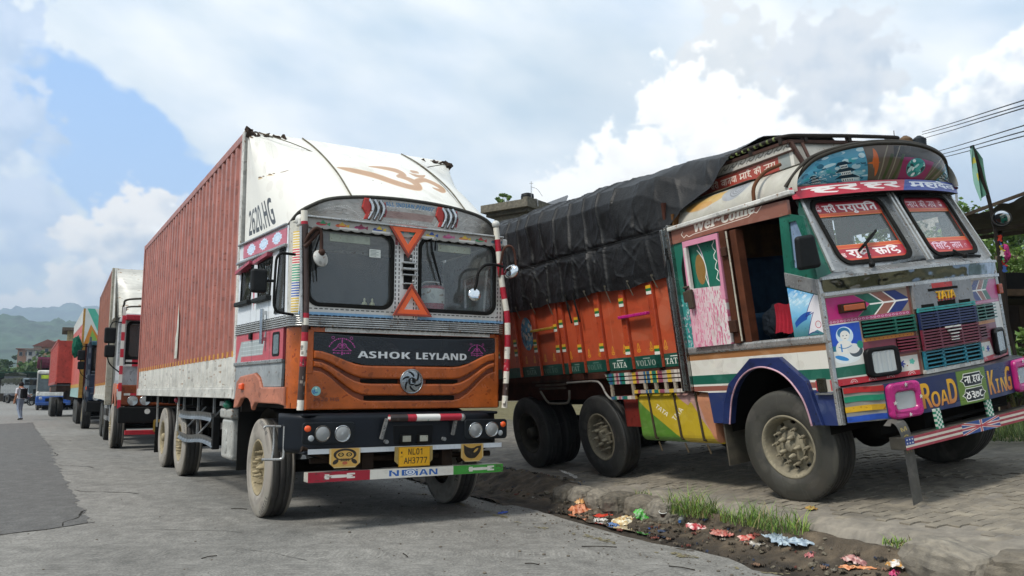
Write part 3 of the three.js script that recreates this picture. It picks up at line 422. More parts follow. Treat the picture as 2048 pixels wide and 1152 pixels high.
{
  const t = thing('container_truck', 'orange lorry with brown corrugated box and white hood, parked in front on the asphalt', 'truck', T1POS, T1YAW);
  boxBody(t, -1.85, -11.05, 1.3, 1.25, 1.74, 4.44, BROWN, CREAMW);
  // torn sticker and scuffs on the skirt
  mesh('torn_sticker', ap(plate([[-6.3, 1.86], [-6.05, 1.86], [-6.02, 2.4], [-6.12, 2.75], [-6.2, 2.3], [-6.28, 2.2]], 0.003), LEFT(-1.342)), paint(0xcfd0c4, 0.7), t);
  // hood between box and cab: a sloping middle panel and two wings that turn onto the sides
  const archPts = [[-1.2, 3.03, -0.28], [-1.15, 3.13, -0.12], [-1.05, 3.2, -0.03], [-0.9, 3.27, 0.02], [-0.66, 3.318, 0.04], [-0.37, 3.348, 0.045], [0, 3.36, 0.045], [0.37, 3.348, 0.045], [0.66, 3.318, 0.04], [0.9, 3.27, 0.02], [1.05, 3.2, -0.03], [1.15, 3.13, -0.12], [1.2, 3.03, -0.28]];
  const arch = new THREE.CatmullRomCurve3(archPts.map((p) => V(...p)));
  const along = (pts, s) => { let L = [0]; for (let i = 1; i < pts.length; i++) L.push(L[i - 1] + hypot(pts[i][0] - pts[i - 1][0], pts[i][1] - pts[i - 1][1], pts[i][2] - pts[i - 1][2])); const q = s * L[L.length - 1]; for (let i = 1; i < pts.length; i++) if (q <= L[i]) { const k = (q - L[i - 1]) / (L[i] - L[i - 1]); return [0, 1, 2].map((c) => lerpv(pts[i - 1][c], pts[i][c], k)); } return pts[pts.length - 1]; };
  const om = canvas(1024, 1024, (x, w, h) => {
    x.fillStyle = '#dcdbd3'; x.fillRect(0, 0, w, h);
    const P = (a, b) => [(a + 0.66) / 1.32 * w, (1 - b) * h];
    const stroke = (pts, ws, col) => { x.fillStyle = col; for (let i = 0; i < pts.length - 1; i++) for (let k = 0; k < 40; k++) { const q = k / 40, a = pts[max(0, i - 1)], b = pts[i], c = pts[i + 1], d = pts[min(pts.length - 1, i + 2)]; const f = (p0, p1, p2, p3) => 0.5 * (2 * p1 + (p2 - p0) * q + (2 * p0 - 5 * p1 + 4 * p2 - p3) * q * q + (3 * p1 - p0 - 3 * p2 + p3) * q * q * q); const [px, py] = P(f(a[0], b[0], c[0], d[0]), f(a[1], b[1], c[1], d[1])); const r = lerpv(ws[i], ws[i + 1], q); x.beginPath(); x.ellipse(px, py, r * 0.8, r * 1.25, 0.5, 0, 7); x.fill(); } };
    for (const [col, g] of [['#d3b898', 1.2], ['#b08a68', 1]]) {
      stroke([[-0.6, 0.385], [-0.45, 0.36], [-0.22, 0.31], [-0.02, 0.235], [0.14, 0.2], [0.25, 0.215], [0.27, 0.28], [0.2, 0.335], [0.1, 0.345]].map(([a, b]) => [a, b]), [3, 30, 36, 34, 31, 36, 40, 30, 14].map((q) => q * g), col);
      stroke([[0.1, 0.345], [0.2, 0.4], [0.16, 0.455], [0.0, 0.47], [-0.18, 0.46]], [18, 34, 36, 24, 4].map((q) => q * g), col);
      stroke([[0.26, 0.29], [0.36, 0.34], [0.46, 0.37], [0.56, 0.33], [0.6, 0.27], [0.55, 0.235], [0.47, 0.255]], [22, 28, 30, 30, 30, 24, 8].map((q) => q * g), col);
      stroke([[0.32, 0.45], [0.38, 0.425], [0.46, 0.43], [0.54, 0.47]], [4, 21, 21, 4].map((q) => q * g), col);
      stroke([[0.4, 0.5], [0.46, 0.505]], [24, 22].map((q) => q * g), col);
    }
    x.strokeStyle = '#8a8678'; x.lineWidth = 2; for (let i = 0; i < 5; i++) { x.beginPath(); x.moveTo(80 + 30 * i, 260 + 40 * i); x.lineTo(180 + 40 * i, 300 + 36 * i); x.globalAlpha = 0.3; x.stroke(); } x.globalAlpha = 1;
    x.fillStyle = '#6b5038'; for (const [a, b, c] of [[0.1, 0.97, 30], [-0.3, 0.62, 9], [-0.28, 0.23, 10], [-0.2, 0.2, 7], [0.3, 0.96, 14]]) { const [px, py] = P(a, b); x.beginPath(); x.ellipse(px, py, c, 3, 0.1, 0, 7); x.fill(); }
  }, 7, 0.5);
  const topY = 4.435, topZ = -1.8;
  mesh('hood_panel', sheet((s, q) => { const x = lerpv(-0.66, 0.66, s), a = arch.getPoint(lerpv(4, 8, s) / 12), bulge = 0.05 * sin(PI * q); return [x, lerpv(a.y, topY, q) + bulge, lerpv(a.z, topZ, q) + bulge]; }, 16, 16), printed(om, 0.48), t);
  const wing = (sgn, tex) => {
    const low = [[-1.31, 3.04, -1.76], [-1.25, 3.03, -1.0], [-1.205, 3.03, -0.4], ...archPts.slice(0, 5)], seq = (s) => along(low, s);
    const top = (s) => (s < 0.34 ? [-1.32, topY, -1.78] : [lerpv(-1.32, -0.66, sm(s, 0.34, 1)), topY, topZ]);
    return sheet((s, q) => { const a = seq(s), b = top(s), bul = 0.07 * sin(PI * q) * sm(s, 0.1, 0.6); return [sgn * (lerpv(a[0], b[0], q) - bul * 0.6 * (1 - s)) * -1 * -1, lerpv(a[1], b[1], q) + bul * 0.8, lerpv(a[2], b[2], q) + bul * 0.8 * s]; }, 40, 14);
  };
  const wingTex = (txt) => canvas(1024, 768, (x, w, h) => {
    x.fillStyle = '#dad9d1'; x.fillRect(0, 0, w, h);
    if (txt) { x.save(); x.translate(70, 725); x.transform(1, 0, 0, 1, 0, 0); x.fillStyle = '#2d3236'; x.font = 'bold 130px sans-serif'; const str = '2620.HG'; x.scale(0.9, 1.75); let q = 0; for (const c of str) { x.fillText(c, q, 0); q += x.measureText(c).width * 0.97; } x.restore(); }
    x.strokeStyle = '#8d897c'; x.lineWidth = 3; x.beginPath(); x.moveTo(330, 20); x.quadraticCurveTo(700, 60, 1010, 260); x.stroke();
    x.fillStyle = '#5d4632'; for (const [a, b, c, d] of [[430, 400, 30, 5], [480, 404, 14, 4], [560, 405, 20, 5], [600, 404, 14, 4], [700, 410, 40, 3], [350, 20, 60, 12], [420, 60, 40, 9], [300, 30, 30, 16], [560, 16, 40, 5], [620, 22, 26, 6]]) { x.beginPath(); x.ellipse(a, b, c, d, 0.2, 0, 7); x.fill(); }
    x.fillStyle = '#b08a4a'; x.globalAlpha = 0.5; for (const [a, b, c, d] of [[430, 408, 40, 6], [360, 40, 70, 20], [560, 412, 40, 4]]) { x.beginPath(); x.ellipse(a, b, c, d, 0.1, 0, 7); x.fill(); } x.globalAlpha = 1;
  }, txt ? 12 : 13, 0.5);
  mesh('hood_wing', wing(1), printed(wingTex(true), 0.48), t, 'white wing of the hood lettered 2620.HG'); mesh('hood_wing', flipX(wing(1)), printed(wingTex(false), 0.48), t);
  // weld seams and the torn, rusted upper corners
  each('seam', [pipe([[-0.66, 4.44, -1.79], [-0.665, 4.215, -1.32], [-0.665, 3.945, -0.83], [-0.665, 3.65, -0.36], [-0.66, 3.33, 0.05]], 0.009, 20, false, 5), pipe([[0.66, 4.44, -1.79], [0.665, 4.215, -1.32], [0.665, 3.945, -0.83], [0.665, 3.65, -0.36], [0.66, 3.33, 0.05]], 0.008, 20, false, 5), pipe([[-1.2, 4.42, -1.76], [-0.9, 4.2, -1.3], [-0.67, 4.05, -1.08]], 0.006, 20, false, 5), pipe([[1.15, 4.3, -1.5], [0.9, 4.2, -1.35], [0.67, 4.1, -1.2]], 0.006, 12, false, 5)], matt(0x6f6a5d, 0.9), t);
  const torn = rng(3), tp = []; for (const [x0, sgn] of [[-1.33, 1], [1.33, -1]]) for (let i = 0; i < 9; i++) { const a = i * 0.06; tp.push(mv(bend(new THREE.BoxGeometry(0.12, 0.1 * (0.5 + torn()), 0.015, 3, 3, 1), (v) => { v.x += 0.03 * N3(v.x * 20, v.y * 20, i); v.y += 0.02 * N3(v.x * 20, v.y * 20, i + 4); v.z += 0.04 * N3(v.x * 9, v.y * 9, i + 7); }), x0 + sgn * (a * 0.8 + 0.02), topY - 0.03 - 0.05 * torn() - a * 0.12, topZ + 0.04 + a * 0.12, -0.5, (torn() - 0.5) * 0.8, torn())); }
  each('torn_edge', tp, matt(0x3c322b, 0.95), t);
  mesh('hood_edge', pipe(archPts, 0.02, 60, false, 7), matt(0x4b4b49, 0.6), t);

  // --- cab shell ---
  const cab = (pts, d, box, holes, bev) => ap(plate(pts, d, box, holes, bev), SIDE1), cabR = (pts, d, holes) => ap(plate(pts.map(([a, b]) => [-a, b]), d, null, holes?.map((q) => q.map(([a, b]) => [-a, b]))), SIDE1R);
  const upper = [[-1.68, 2.08], [-0.02, 2.08], [-0.05, 3.02], [-1.68, 3.04]], w1 = [[-1.52, 2.36], [-1.2, 2.36], [-1.12, 2.74], [-1.5, 2.72]], w2 = [[-0.9, 2.36], [-0.54, 2.36], [-0.5, 2.74], [-0.93, 2.72]], w3 = [[-0.36, 2.17], [-0.1, 2.17], [-0.12, 2.78], [-0.26, 2.76]];
  mesh('door_skin', cab(upper, 0.03, [-1.68, 0, 2.08, 3.04], [w1, w2, w3]), printed(canvas(768, 512, (x, w, h) => { x.fillStyle = '#cdd3d8'; x.fillRect(0, 0, w, h); x.fillStyle = '#d8dde2'; x.fillRect(0.68 * w, 0, 0.32 * w, h); x.strokeStyle = '#7b7f80'; x.lineWidth = 4; for (const u of [0.3, 0.42, 0.66]) { x.beginPath(); x.moveTo(u * w, 0); x.lineTo(u * w, h); x.stroke(); } x.fillStyle = '#b4626a'; x.beginPath(); x.moveTo(0.335 * w, 0.62 * h); x.lineTo(0.375 * w, 0.62 * h); x.lineTo(0.36 * w, 0.86 * h); x.fill(); x.strokeStyle = '#c47a80'; x.lineWidth = 3; for (let i = 0; i < 4; i++) { x.beginPath(); x.arc((0.36 + 0.02 * i) * w, 0.76 * h, 8, 0, 5); x.stroke(); } }, 21, 0.5), 0.45), t);
  mesh('door_skin', cabR(upper, 0.03, [w2, w3]), paint(0xc6ccd0, 0.5), t);
  const frame = (o, k, d) => { const c = o.reduce((a, b) => [a[0] + b[0] / o.length, a[1] + b[1] / o.length], [0, 0]); return cab(o.map(([a, b]) => [c[0] + (a - c[0]) * (1 + k), c[1] + (b - c[1]) * (1 + k)]), d, null, [o]); };
  for (const o of [w1, w2]) { const g = mesh('side_window', cab(o, 0.004), GLASS_DUSTY, t); g.position.set(0, 0, 0); mesh('window_frame', frame(o, 0.07, 0.045), matt(0x1c1d1d, 0.7), g); mesh('grille_bars', [0, 1, 2, 3, 4].flatMap((i) => { const f = i / 4; return [ap(beam([lerpv(o[0][0], o[1][0], f), o[0][1], 0.02], [lerpv(o[3][0], o[2][0], 1 - f), o[2][1], 0.02], 0.008, 0.008), SIDE1)]; }), matt(0x3c4236, 0.7), g); }
  const q3 = mesh('quarter_window', cab(w3, 0.006), GLASS_DUSTY, t); mesh('window_frame', frame(w3, 0.13, 0.042), matt(0x17191a, 0.6), q3);
  each('window_sill', [ap(bx(-1.62, -1.14, 2.3, 2.35, 0.02, 0.09, 0.01), SIDE1), ap(bx(-0.98, -0.5, 2.29, 2.34, 0.02, 0.09, 0.01), SIDE1)], matt(0x24282a, 0.6), t);
  each('window_visor', [ap(plate([[-1.62, 2.68], [-1.1, 2.75], [-1.1, 2.78], [-1.6, 2.72]], 0.09), SIDE1), ap(plate([[-0.98, 2.72], [-0.52, 2.76], [-0.5, 2.8], [-0.98, 2.76]], 0.09), SIDE1)], paint(0xb0455a, 0.6), t);
  mesh('sign_band', cab([[-1.5, 2.86], [-0.09, 2.83], [-0.09, 3.0], [-1.5, 3.03]], 0.036, [-1.5, -0.09, 2.83, 3.03]), printed(canvas(768, 128, (x, w, h) => { x.fillStyle = '#b25a6c'; x.fillRect(0, 0, w, h); for (const u of [0.2, 0.5, 0.8]) { x.save(); x.translate(u * w, 0.5 * h); x.fillStyle = '#c3d6ea'; x.beginPath(); for (let i = 0; i < 24; i++) { const a = i * PI / 12, r = i % 2 ? 1 : 0.78; x.lineTo(92 * r * cos(a) * (1 - 0.3 * abs(sin(a))), 46 * r * sin(a)); } x.fill(); x.strokeStyle = '#8fb0d0'; x.lineWidth = 4; x.beginPath(); x.ellipse(0, 0, 50, 22, 0, 0, 7); x.stroke(); x.restore(); } }, 31, 0.4), 0.5), t);
  each('rail', [ap(bx(-1.66, -0.06, 2.795, 2.83, 0.01, 0.07, 0.012), SIDE1), ap(bx(-1.66, -0.08, 3.02, 3.045, 0.01, 0.06, 0.01), SIDE1)], STEEL, t);
  // ribbed bright band, round the corner and along the front
  const band = []; for (let i = 0; i < 5; i++) { const y = 1.975 + i * 0.022; band.push(ap(bx(-1.67, 0.03, y, y + 0.016, 0.0, 0.045, 0.006), SIDE1), bx(-1.1, 1.1, y - 0.004, y + 0.012, -0.02, 0.05, 0.006), pipe([[-1.222, y + 0.008, -0.17], [-1.2, y + 0.006, -0.06], [-1.1, y + 0.004, 0.035]], 0.012, 8, false, 5), pipe([[1.222, y + 0.008, -0.17], [1.2, y + 0.006, -0.06], [1.1, y + 0.004, 0.035]], 0.012, 8, false, 5)); }
  mesh('chrome_band', band, ALU, t);
  const rv = mesh('band_rivet', [...Array.from({ length: 34 }, (_, i) => bx(-1.08 + i * 0.0648, -1.04 + i * 0.0648, 2.078, 2.086, 0.03, 0.054)), ...Array.from({ length: 34 }, (_, i) => bx(-1.08 + i * 0.0648, -1.04 + i * 0.0648, 1.962, 1.97, 0.02, 0.054)), ...Array.from({ length: 24 }, (_, i) => ap(bx(-1.64 + i * 0.068, -1.61 + i * 0.068, 2.084, 2.09, 0.02, 0.048), SIDE1))], BLACK, t); rv.userData.kind = 'stuff';
  const lowTex = canvas(768, 256, (x, w, h) => {
    x.fillStyle = '#b04a55'; x.fillRect(0, 0, w, h); const X = (u) => (u + 1.66) / 1.56 * w, Y = (y) => (1.98 - y) / 0.34 * h;
    x.fillStyle = '#9aa3a4'; x.beginPath(); for (const [a, b] of [[-1.46, 1.89], [-0.68, 1.89], [-0.66, 1.96], [-0.62, 1.96], [-0.72, 1.72], [-1.44, 1.72], [-1.46, 1.65], [-1.62, 1.65]]) x.lineTo(X(a), Y(b)); x.fill();
    x.strokeStyle = '#c9d2d3'; x.lineWidth = 3; for (let i = 0; i < 4; i++) { x.beginPath(); x.moveTo(X(-1.45), Y(1.87 - 0.045 * i)); x.lineTo(X(-0.7), Y(1.87 - 0.045 * i)); x.stroke(); } x.strokeStyle = '#7c8688'; for (let i = 0; i < 7; i++) { x.beginPath(); x.moveTo(X(-1.4 + 0.1 * i), Y(1.88)); x.lineTo(X(-1.42 + 0.1 * i), Y(1.73)); x.stroke(); }
    x.strokeStyle = '#2e2626'; x.lineWidth = 4; for (const u of [-1.07, -0.5]) { x.beginPath(); x.moveTo(X(u), 0); x.lineTo(X(u), h); x.stroke(); }
  }, 33, 0.6);
  mesh('lower_door_skin', cab([[-1.66, 1.65], [-0.1, 1.65], [-0.1, 1.98], [-1.66, 1.98]], 0.03, [-1.66, -0.1, 1.64, 1.98]), printed(lowTex, 0.5), t);
  mesh('sill_rail', ap(bx(-1.68, -0.1, 1.62, 1.66, 0, 0.045, 0.008), SIDE1), STEEL, t);
  mesh('grey_skirt', cab([[-1.68, 1.25], [-1.6, 1.25], [-1.56, 1.44], [-1.45, 1.5], [-0.88, 1.535], [-0.74, 1.48], [-0.66, 1.38], [-0.13, 1.38], [-0.11, 1.62], [-1.68, 1.62]], 0.026), paint(0x9fa5a8, 0.45), t);
  mesh('wheel_arch', cab([[-1.6, 1.14], [-1.56, 1.3], [-1.52, 1.44], [-1.4, 1.5], [-0.9, 1.53], [-0.75, 1.47], [-0.67, 1.375], [-0.12, 1.375], [0.02, 1.375], [0.02, 1.19], [-0.16, 1.205], [-0.86, 1.21], [-0.93, 1.16], [-0.955, 1.13], [-1.0, 1.2], [-1.08, 1.25], [-1.2, 1.265], [-1.34, 1.25], [-1.46, 1.16]], 0.05, null, null, 0.014), ORANGE_FADED, t);
  mesh('lower_door_skin', cabR([[-1.68, 1.2], [-0.02, 1.2], [-0.02, 2.08], [-1.68, 2.08]], 0.03), paint(0xa9434e, 0.5), t);
  mesh('step_window', cab(rr(-0.41, -0.2, 1.69, 1.94, 0.03), 0.034, null, [rr(-0.385, -0.225, 1.715, 1.915, 0.02)]), BLACK, t); mesh('step_window_pane', cab(rr(-0.385, -0.225, 1.715, 1.915, 0.02), 0.03 + 0.002), paint(0x6b7a80, 0.2), t);
  mesh('door_handle', [ap(rod([-0.625, 1.83, 0.08], [-0.625, 2.2, 0.08], 0.022), SIDE1), ap(bx(-0.64, -0.61, 1.86, 1.9, 0.02, 0.08), SIDE1), ap(bx(-0.64, -0.61, 2.14, 2.18, 0.02, 0.08), SIDE1)], CHROME, t);
  mesh('door_latch', ap(bx(-1.13, -1.06, 1.9, 1.97, 0.02, 0.06, 0.01), SIDE1), BLACK, t);
  mesh('side_indicator', ap(bx(-1.34, -1.23, 1.35, 1.42, 0.045, 0.085, 0.015), SIDE1), AMBER, t);
  // corner columns
  const corner = (s, y0, y1, k = 0) => sheet((u, v) => { const a = u * PI / 2; return [s * (1.05 + (0.155 + k) * sin(a)), lerpv(y0, y1, v), -0.2 + (0.225 + k) * cos(a) - 0.03]; }, 12, 6, true);
  for (const s of [-1, 1]) {
    mesh('cab_corner', corner(s, 1.165, 1.965), ORANGE, t);
    mesh('corner_pillar', corner(s, 2.08, 3.05, 0.004), paint(0xd4d2c6, 0.45), t);
    const cols = ['#d9b648', '#c93a4a', '#3d9a7c', '#3a62b4', '#d9b648'];
    mesh('reflector_strip', sheet((u, v) => { const a = lerpv(0.62, 1.12, u); return [s * (1.05 + 0.166 * sin(a)), lerpv(2.1, 2.93, v), -0.23 + 0.237 * cos(a)]; }, 4, 20), printed(canvas(32, 512, (x, w, h) => { for (let i = 0; i < 64; i++) { x.fillStyle = i % 2 ? '#e5e1d4' : cols[min(4, floor(i / 64 * 5))]; x.fillRect(0, i * h / 64, w, h / 64); } }, 3, 0.3), 0.4), t);
  }
  mesh('cab_roof', [sheet((u, v) => [lerpv(-1.2, 1.2, u), 3.03 + 0.05 * sin(PI * u), lerpv(-0.1, -1.78, v)], 10, 2, true)], CREAMW, t);
  mesh('cab_back_wall', bx(-1.27, 1.27, 1.1, 3.04, -1.8, -1.76), matt(0x3b3a3a, 0.9), t); mesh('cab_floor', bx(-1.18, 1.18, 1.16, 1.22, -1.76, -0.1), DARK, t); mesh('engine_tunnel', bx(-0.45, 0.45, 1.2, 1.75, -1.76, -0.6, 0.05), matt(0x33332f, 0.9), t);
  for (const s of [-1, 1]) each('seat', [bx(s * 0.55, s * 1.08, 1.62, 1.76, -1.35, -0.75, 0.05), bx(s * 0.58, s * 1.05, 1.72, 2.45, -1.45, -1.32, 0.06)], matt(0x4a4a48, 0.9), t);
  mesh('dashboard', [bx(-1.12, 1.12, 1.9, 2.155, -0.5, -0.03, 0.04)], matt(0x434744, 0.8), t);
  { const m = mesh('steering_wheel', [mv(new THREE.TorusGeometry(0.23, 0.016, 8, 36), 0, 0, 0), rod([-0.22, 0, 0], [0.22, 0, 0], 0.012), rod([0, 0, 0], [0, -0.22, 0], 0.012), mv(new THREE.CylinderGeometry(0.05, 0.06, 0.06, 14), 0, 0, 0, PI / 2)], matt(0x9aa29a, 0.5), t); m.position.set(-0.62, 2.16, -0.5); m.rotation.set(-1.1, 0, 0); }
  // --- windscreens ---
  const ws1 = rr(-1.075, -0.185, 2.19, 2.97, 0.11), ws2 = rr(0.125, 1.045, 2.19, 2.97, 0.11);
  mesh('windscreen_surround', plate([[-1.16, 2.085], [1.16, 2.085], [1.13, 3.05], [-1.13, 3.05]], 0.03, [-1.16, 1.16, 2.085, 3.05], [ws1, ws2]), printed(canvas(1024, 512, (x, w, h) => {
    const X = (u) => (u + 1.16) / 2.32 * w, Y = (y) => (3.05 - y) / 0.965 * h; x.fillStyle = '#c6c5c0'; x.fillRect(0, 0, w, h);
    x.fillStyle = '#7aa5c8'; x.fillRect(0, Y(2.115), w, Y(2.085) - Y(2.115)); x.fillStyle = '#d9d9d6'; x.fillRect(X(-0.17), 0, X(0.11) - X(-0.17), h);
    for (const [a, b, c, d] of [[-1.12, 2.15, 1.13, 2.15], [-0.15, 2.1, -0.15, 3.05], [-0.11, 2.1, -0.11, 3.05], [0.09, 2.1, 0.09, 3.05], [0.06, 2.1, 0.06, 3.05], [-1.12, 2.1, -1.12, 3.05], [1.08, 2.1, 1.1, 3.05], [1.12, 2.1, 1.13, 3.05]]) dash(x, X(a), Y(b), X(c), Y(d), 15, 9, 5, '#2c2c2c');
    x.fillStyle = '#8c2d3c'; x.globalAlpha = 0.6; x.fillRect(X(-0.16), Y(2.98), 14, 60); x.globalAlpha = 1; x.fillStyle = '#33302c'; x.fillRect(X(-0.06), Y(2.78), X(0.04) - X(-0.06), Y(2.4) - Y(2.78));
  }, 41, 0.6), 0.42), t).position.z = 0.0;
  for (const [o, x0, x1, stk] of [[ws1, -1.075, -0.185, [-0.865, -0.432, 2.845, 2.925]], [ws2, 0.125, 1.045, [0.35, 0.75, 2.845, 2.922]]]) {
    const g = mesh('windscreen', mv(plate(o, 0.006), 0, 0, -0.002), GLASS_DUSTY, t);
    mesh('rubber_seal', mv(plate(rr(x0 - 0.02, x1 + 0.02, 2.17, 2.985, 0.13), 0.022, null, [rr(x0 + 0.022, x1 - 0.022, 2.212, 2.945, 0.1)], 0.006), 0, 0, 0.018), RUBBER, g);
    mesh('white_sticker', mv(plate([[stk[0], stk[2]], [stk[1], stk[2]], [stk[1], stk[3]], [stk[0], stk[3]]], 0.002), 0, 0, 0.006), paint(0xb9c2b2, 0.7), g);
  }
  mesh('permit_sticker', mv(plate([[-0.44, 2.715], [-0.315, 2.715], [-0.315, 2.8], [-0.44, 2.8]], 0.002, [-0.44, -0.315, 2.715, 2.8]), 0, 0, 0.012), printed(canvas(64, 48, (x, w, h) => { x.fillStyle = '#d8dcd4'; x.fillRect(0, 0, w, h); x.fillStyle = '#6d7a74'; for (let i = 0; i < 5; i++) x.fillRect(6, 6 + i * 8, 34 + (i % 2) * 12, 3); }, 3, 0)), t);
  mesh('wiper', [rod([-0.96, 2.96, 0.06], [-1.03, 2.72, 0.06], 0.009), rod([-1.03, 2.72, 0.062], [-1.0, 2.42, 0.05], 0.013, 0.006)], BLACK, t);
  mesh('wiper', [rod([0.24, 2.97, 0.06], [0.265, 2.76, 0.06], 0.01), rod([0.3, 2.97, 0.06], [0.29, 2.84, 0.06], 0.008), rod([0.255, 2.82, 0.062], [0.37, 2.47, 0.055], 0.017, 0.008)], BLACK, t);
  each('centre_bracket', [bx(-0.085, 0.07, 2.67, 2.69, 0.02, 0.09, 0.006), bx(-0.09, 0.08, 2.6, 2.625, 0.02, 0.1, 0.006), bx(-0.08, 0.09, 2.545, 2.56, 0.02, 0.08, 0.004), bx(-0.07, 0.06, 2.45, 2.465, 0.02, 0.09, 0.006), mv(new THREE.SphereGeometry(0.016, 10, 8), 0.0, 2.715, 0.085), mv(new THREE.SphereGeometry(0.016, 10, 8), 0.03, 2.485, 0.085)], ALU, t);
  each('centre_recess', [bx(-0.07, 0.06, 2.625, 2.668, 0.02, 0.045), bx(-0.07, 0.06, 2.562, 2.6, 0.02, 0.045), bx(-0.055, 0.04, 2.47, 2.54, 0.02, 0.04)], DARK, t);
  const tri = (p, inner) => { const c = [0, 1].map((k) => (p[0][k] + p[1][k] + p[2][k]) / 3); return p.map(([a, b]) => [c[0] + (a - c[0]) * inner, c[1] + (b - c[1]) * inner]); };
  for (const p of [[[-0.27, 3.075], [-0.035, 2.73], [0.185, 3.08]], [[0.01, 2.46], [-0.2, 2.112], [0.25, 2.115]]]) {
    const o = mesh('warning_triangle', mv(plate(p, 0.022, null, [tri(p, 0.8)], 0.005), 0, 0, 0.075), paint(0xa8432c, 0.45), t);
    mesh('reflector', mv(plate(tri(p, 0.8), 0.016, null, [tri(p, 0.4)], 0.004), 0, 0, 0.076), new THREE.MeshStandardMaterial({ color: 0xe8602a, roughness: 0.35 }), o);
  }
  // --- crown over the windscreens ---
  const crownTex = canvas(1024, 192, (x, w, h) => {
    x.fillStyle = '#8f8d88'; x.fillRect(0, 0, w, h); const r = rng(8);
    for (let i = 0; i < 500; i++) { x.globalAlpha = 0.25; x.fillStyle = ['#5b5957', '#c9c7c2', '#7d6f66'][floor(r() * 3)]; x.beginPath(); x.ellipse(r() * w, r() * h, 2 + 16 * r(), 1 + 5 * r(), r() * 3, 0, 7); x.fill(); } x.globalAlpha = 1;
    for (const [a, b] of [[0.09, 0.29], [0.37, 0.6], [0.7, 0.93]]) { x.strokeStyle = '#d8d6d0'; x.lineWidth = 3; x.setLineDash([4, 6]); x.strokeRect(a * w, 0.3 * h, (b - a) * w, 0.55 * h); x.setLineDash([]); x.strokeStyle = '#5f5c59'; x.lineWidth = 2; for (let k = 0; k < 9; k++) { x.beginPath(); x.ellipse((a + (b - a) * r()) * w, (0.4 + 0.35 * r()) * h, 8 + 20 * r(), 5 + 12 * r(), r(), 0, 5); x.stroke(); } }
    x.fillStyle = '#77504a'; x.globalAlpha = 0.5; x.fillRect(0.39 * w, 0.46 * h, 0.19 * w, 0.26 * h); x.globalAlpha = 1;
    x.fillStyle = '#2b5d86'; x.font = 'italic bold 42px sans-serif'; x.save(); x.translate(0.428 * w, 0.29 * h); x.scale(0.35, 1); x.fillText('ALL INDIAN.PERMIT', 0, 0); x.restore();
    dash(x, 0, 0.965 * h, w, 0.965 * h, 16, 8, 6, '#f0eee8');
  }, 51, 0.5);
  mesh('crown', sheet((s, q) => { const a = arch.getPoint(s), b = [lerpv(-1.18, 1.18, s), 3.055, 0.075 * (1 - abs(2 * s - 1) ** 4) - 0.25 * abs(2 * s - 1) ** 6 + 0.02]; return [lerpv(b[0], a.x, q), lerpv(b[1], a.y, q), lerpv(b[2], a.z, q)]; }, 60, 6), printed(crownTex, 0.4, { metalness: 0.55 }), t);
  for (const c of [-0.47, 0.37]) { each('crown_fin', [0, 1, 2].map((i) => pipe([[c + i * 0.06 - 0.01, 3.1, 0.085], [c + i * 0.06 + 0.02, 3.17, 0.1], [c + i * 0.06 + 0.025, 3.24, 0.1], [c + i * 0.06 - 0.005, 3.31, 0.075]], 0.019, 14, false, 6)), CHROME, t); mesh('crown_leaf', mv(plate([[c - 0.07, 3.09], [c - 0.045, 3.15], [c - 0.085, 3.22], [c - 0.06, 3.32], [c + 0.0, 3.32], [c + 0.015, 3.22], [c - 0.02, 3.1]], 0.03, null, null, 0.008), 0, 0, 0.06), paint(0xb5332b, 0.5), t); mesh('crown_leaf', mv(plate([[c + 0.16, 3.09], [c + 0.19, 3.2], [c + 0.17, 3.3], [c + 0.14, 3.2]], 0.03), 0, 0, 0.05), paint(0x9c2330, 0.5), t); }
  const valO = []; for (let i = 0; i <= 60; i++) { const s = i / 60; valO.push([lerpv(-1.1, 1.12, s), 2.963 - 0.014 * abs(sin(s * PI * 20))]); } valO.push([1.14, 3.06], [-1.14, 3.06]);
  mesh('valance', mv(plate(valO, 0.012, [-1.14, 1.14, 2.945, 3.06]), 0, 0, 0.055), printed(canvas(1024, 96, (x, w, h) => {
    x.fillStyle = '#a3a099'; x.fillRect(0, 0, w, h); const r = rng(4), cs = [['#b32a3a', '#2f8a5a'], ['#d0562a', '#caa53a'], ['#9c2a5a', '#7a2440'], ['#2b4f9c', '#d6b63c'], ['#2f8a8a', '#3f9ab8'], ['#2c8a7a', '#3a9a8a'], ['#d6b63c', '#2b4f9c'], ['#b3487a', '#c06a90'], ['#d07a3a', '#d6b63c'], ['#3a8a5a', '#b33a3a'], ['#3a6a7a', '#2a5a6a']];
    cs.forEach(([a, b], i) => { const cx = (0.075 + i * 0.088) * w; x.fillStyle = a; x.beginPath(); x.ellipse(cx, 0.5 * h, 27, 15, -0.2, 0, 7); x.fill(); x.fillStyle = b; x.beginPath(); x.moveTo(cx - 12, 0.5 * h); x.lineTo(cx + 6, 0.14 * h); x.lineTo(cx + 22, 0.5 * h); x.fill(); x.beginPath(); x.moveTo(cx + 20, 0.5 * h); x.lineTo(cx + 40, 0.3 * h); x.lineTo(cx + 38, 0.66 * h); x.fill(); x.strokeStyle = '#222'; x.lineWidth = 2; x.beginPath(); x.arc(cx - 16, 0.42 * h, 4, 0, 7); x.stroke(); });
    x.fillStyle = '#d9d7d0'; for (let i = 0; i < 4; i++) x.fillRect((0.02 + 0.24 * i) * w + 150 * r(), 0.62 * h, 90, 16); dash(x, 0, 4, w, 4, 14, 8, 6, '#2b2b2b');
  }, 61, 0.4), 0.45), t);
  mesh('crown_rail', [beam([-1.13, 3.062, 0.085], [1.13, 3.062, 0.085], 0.03, 0.02, 0.006)], ALU, t);
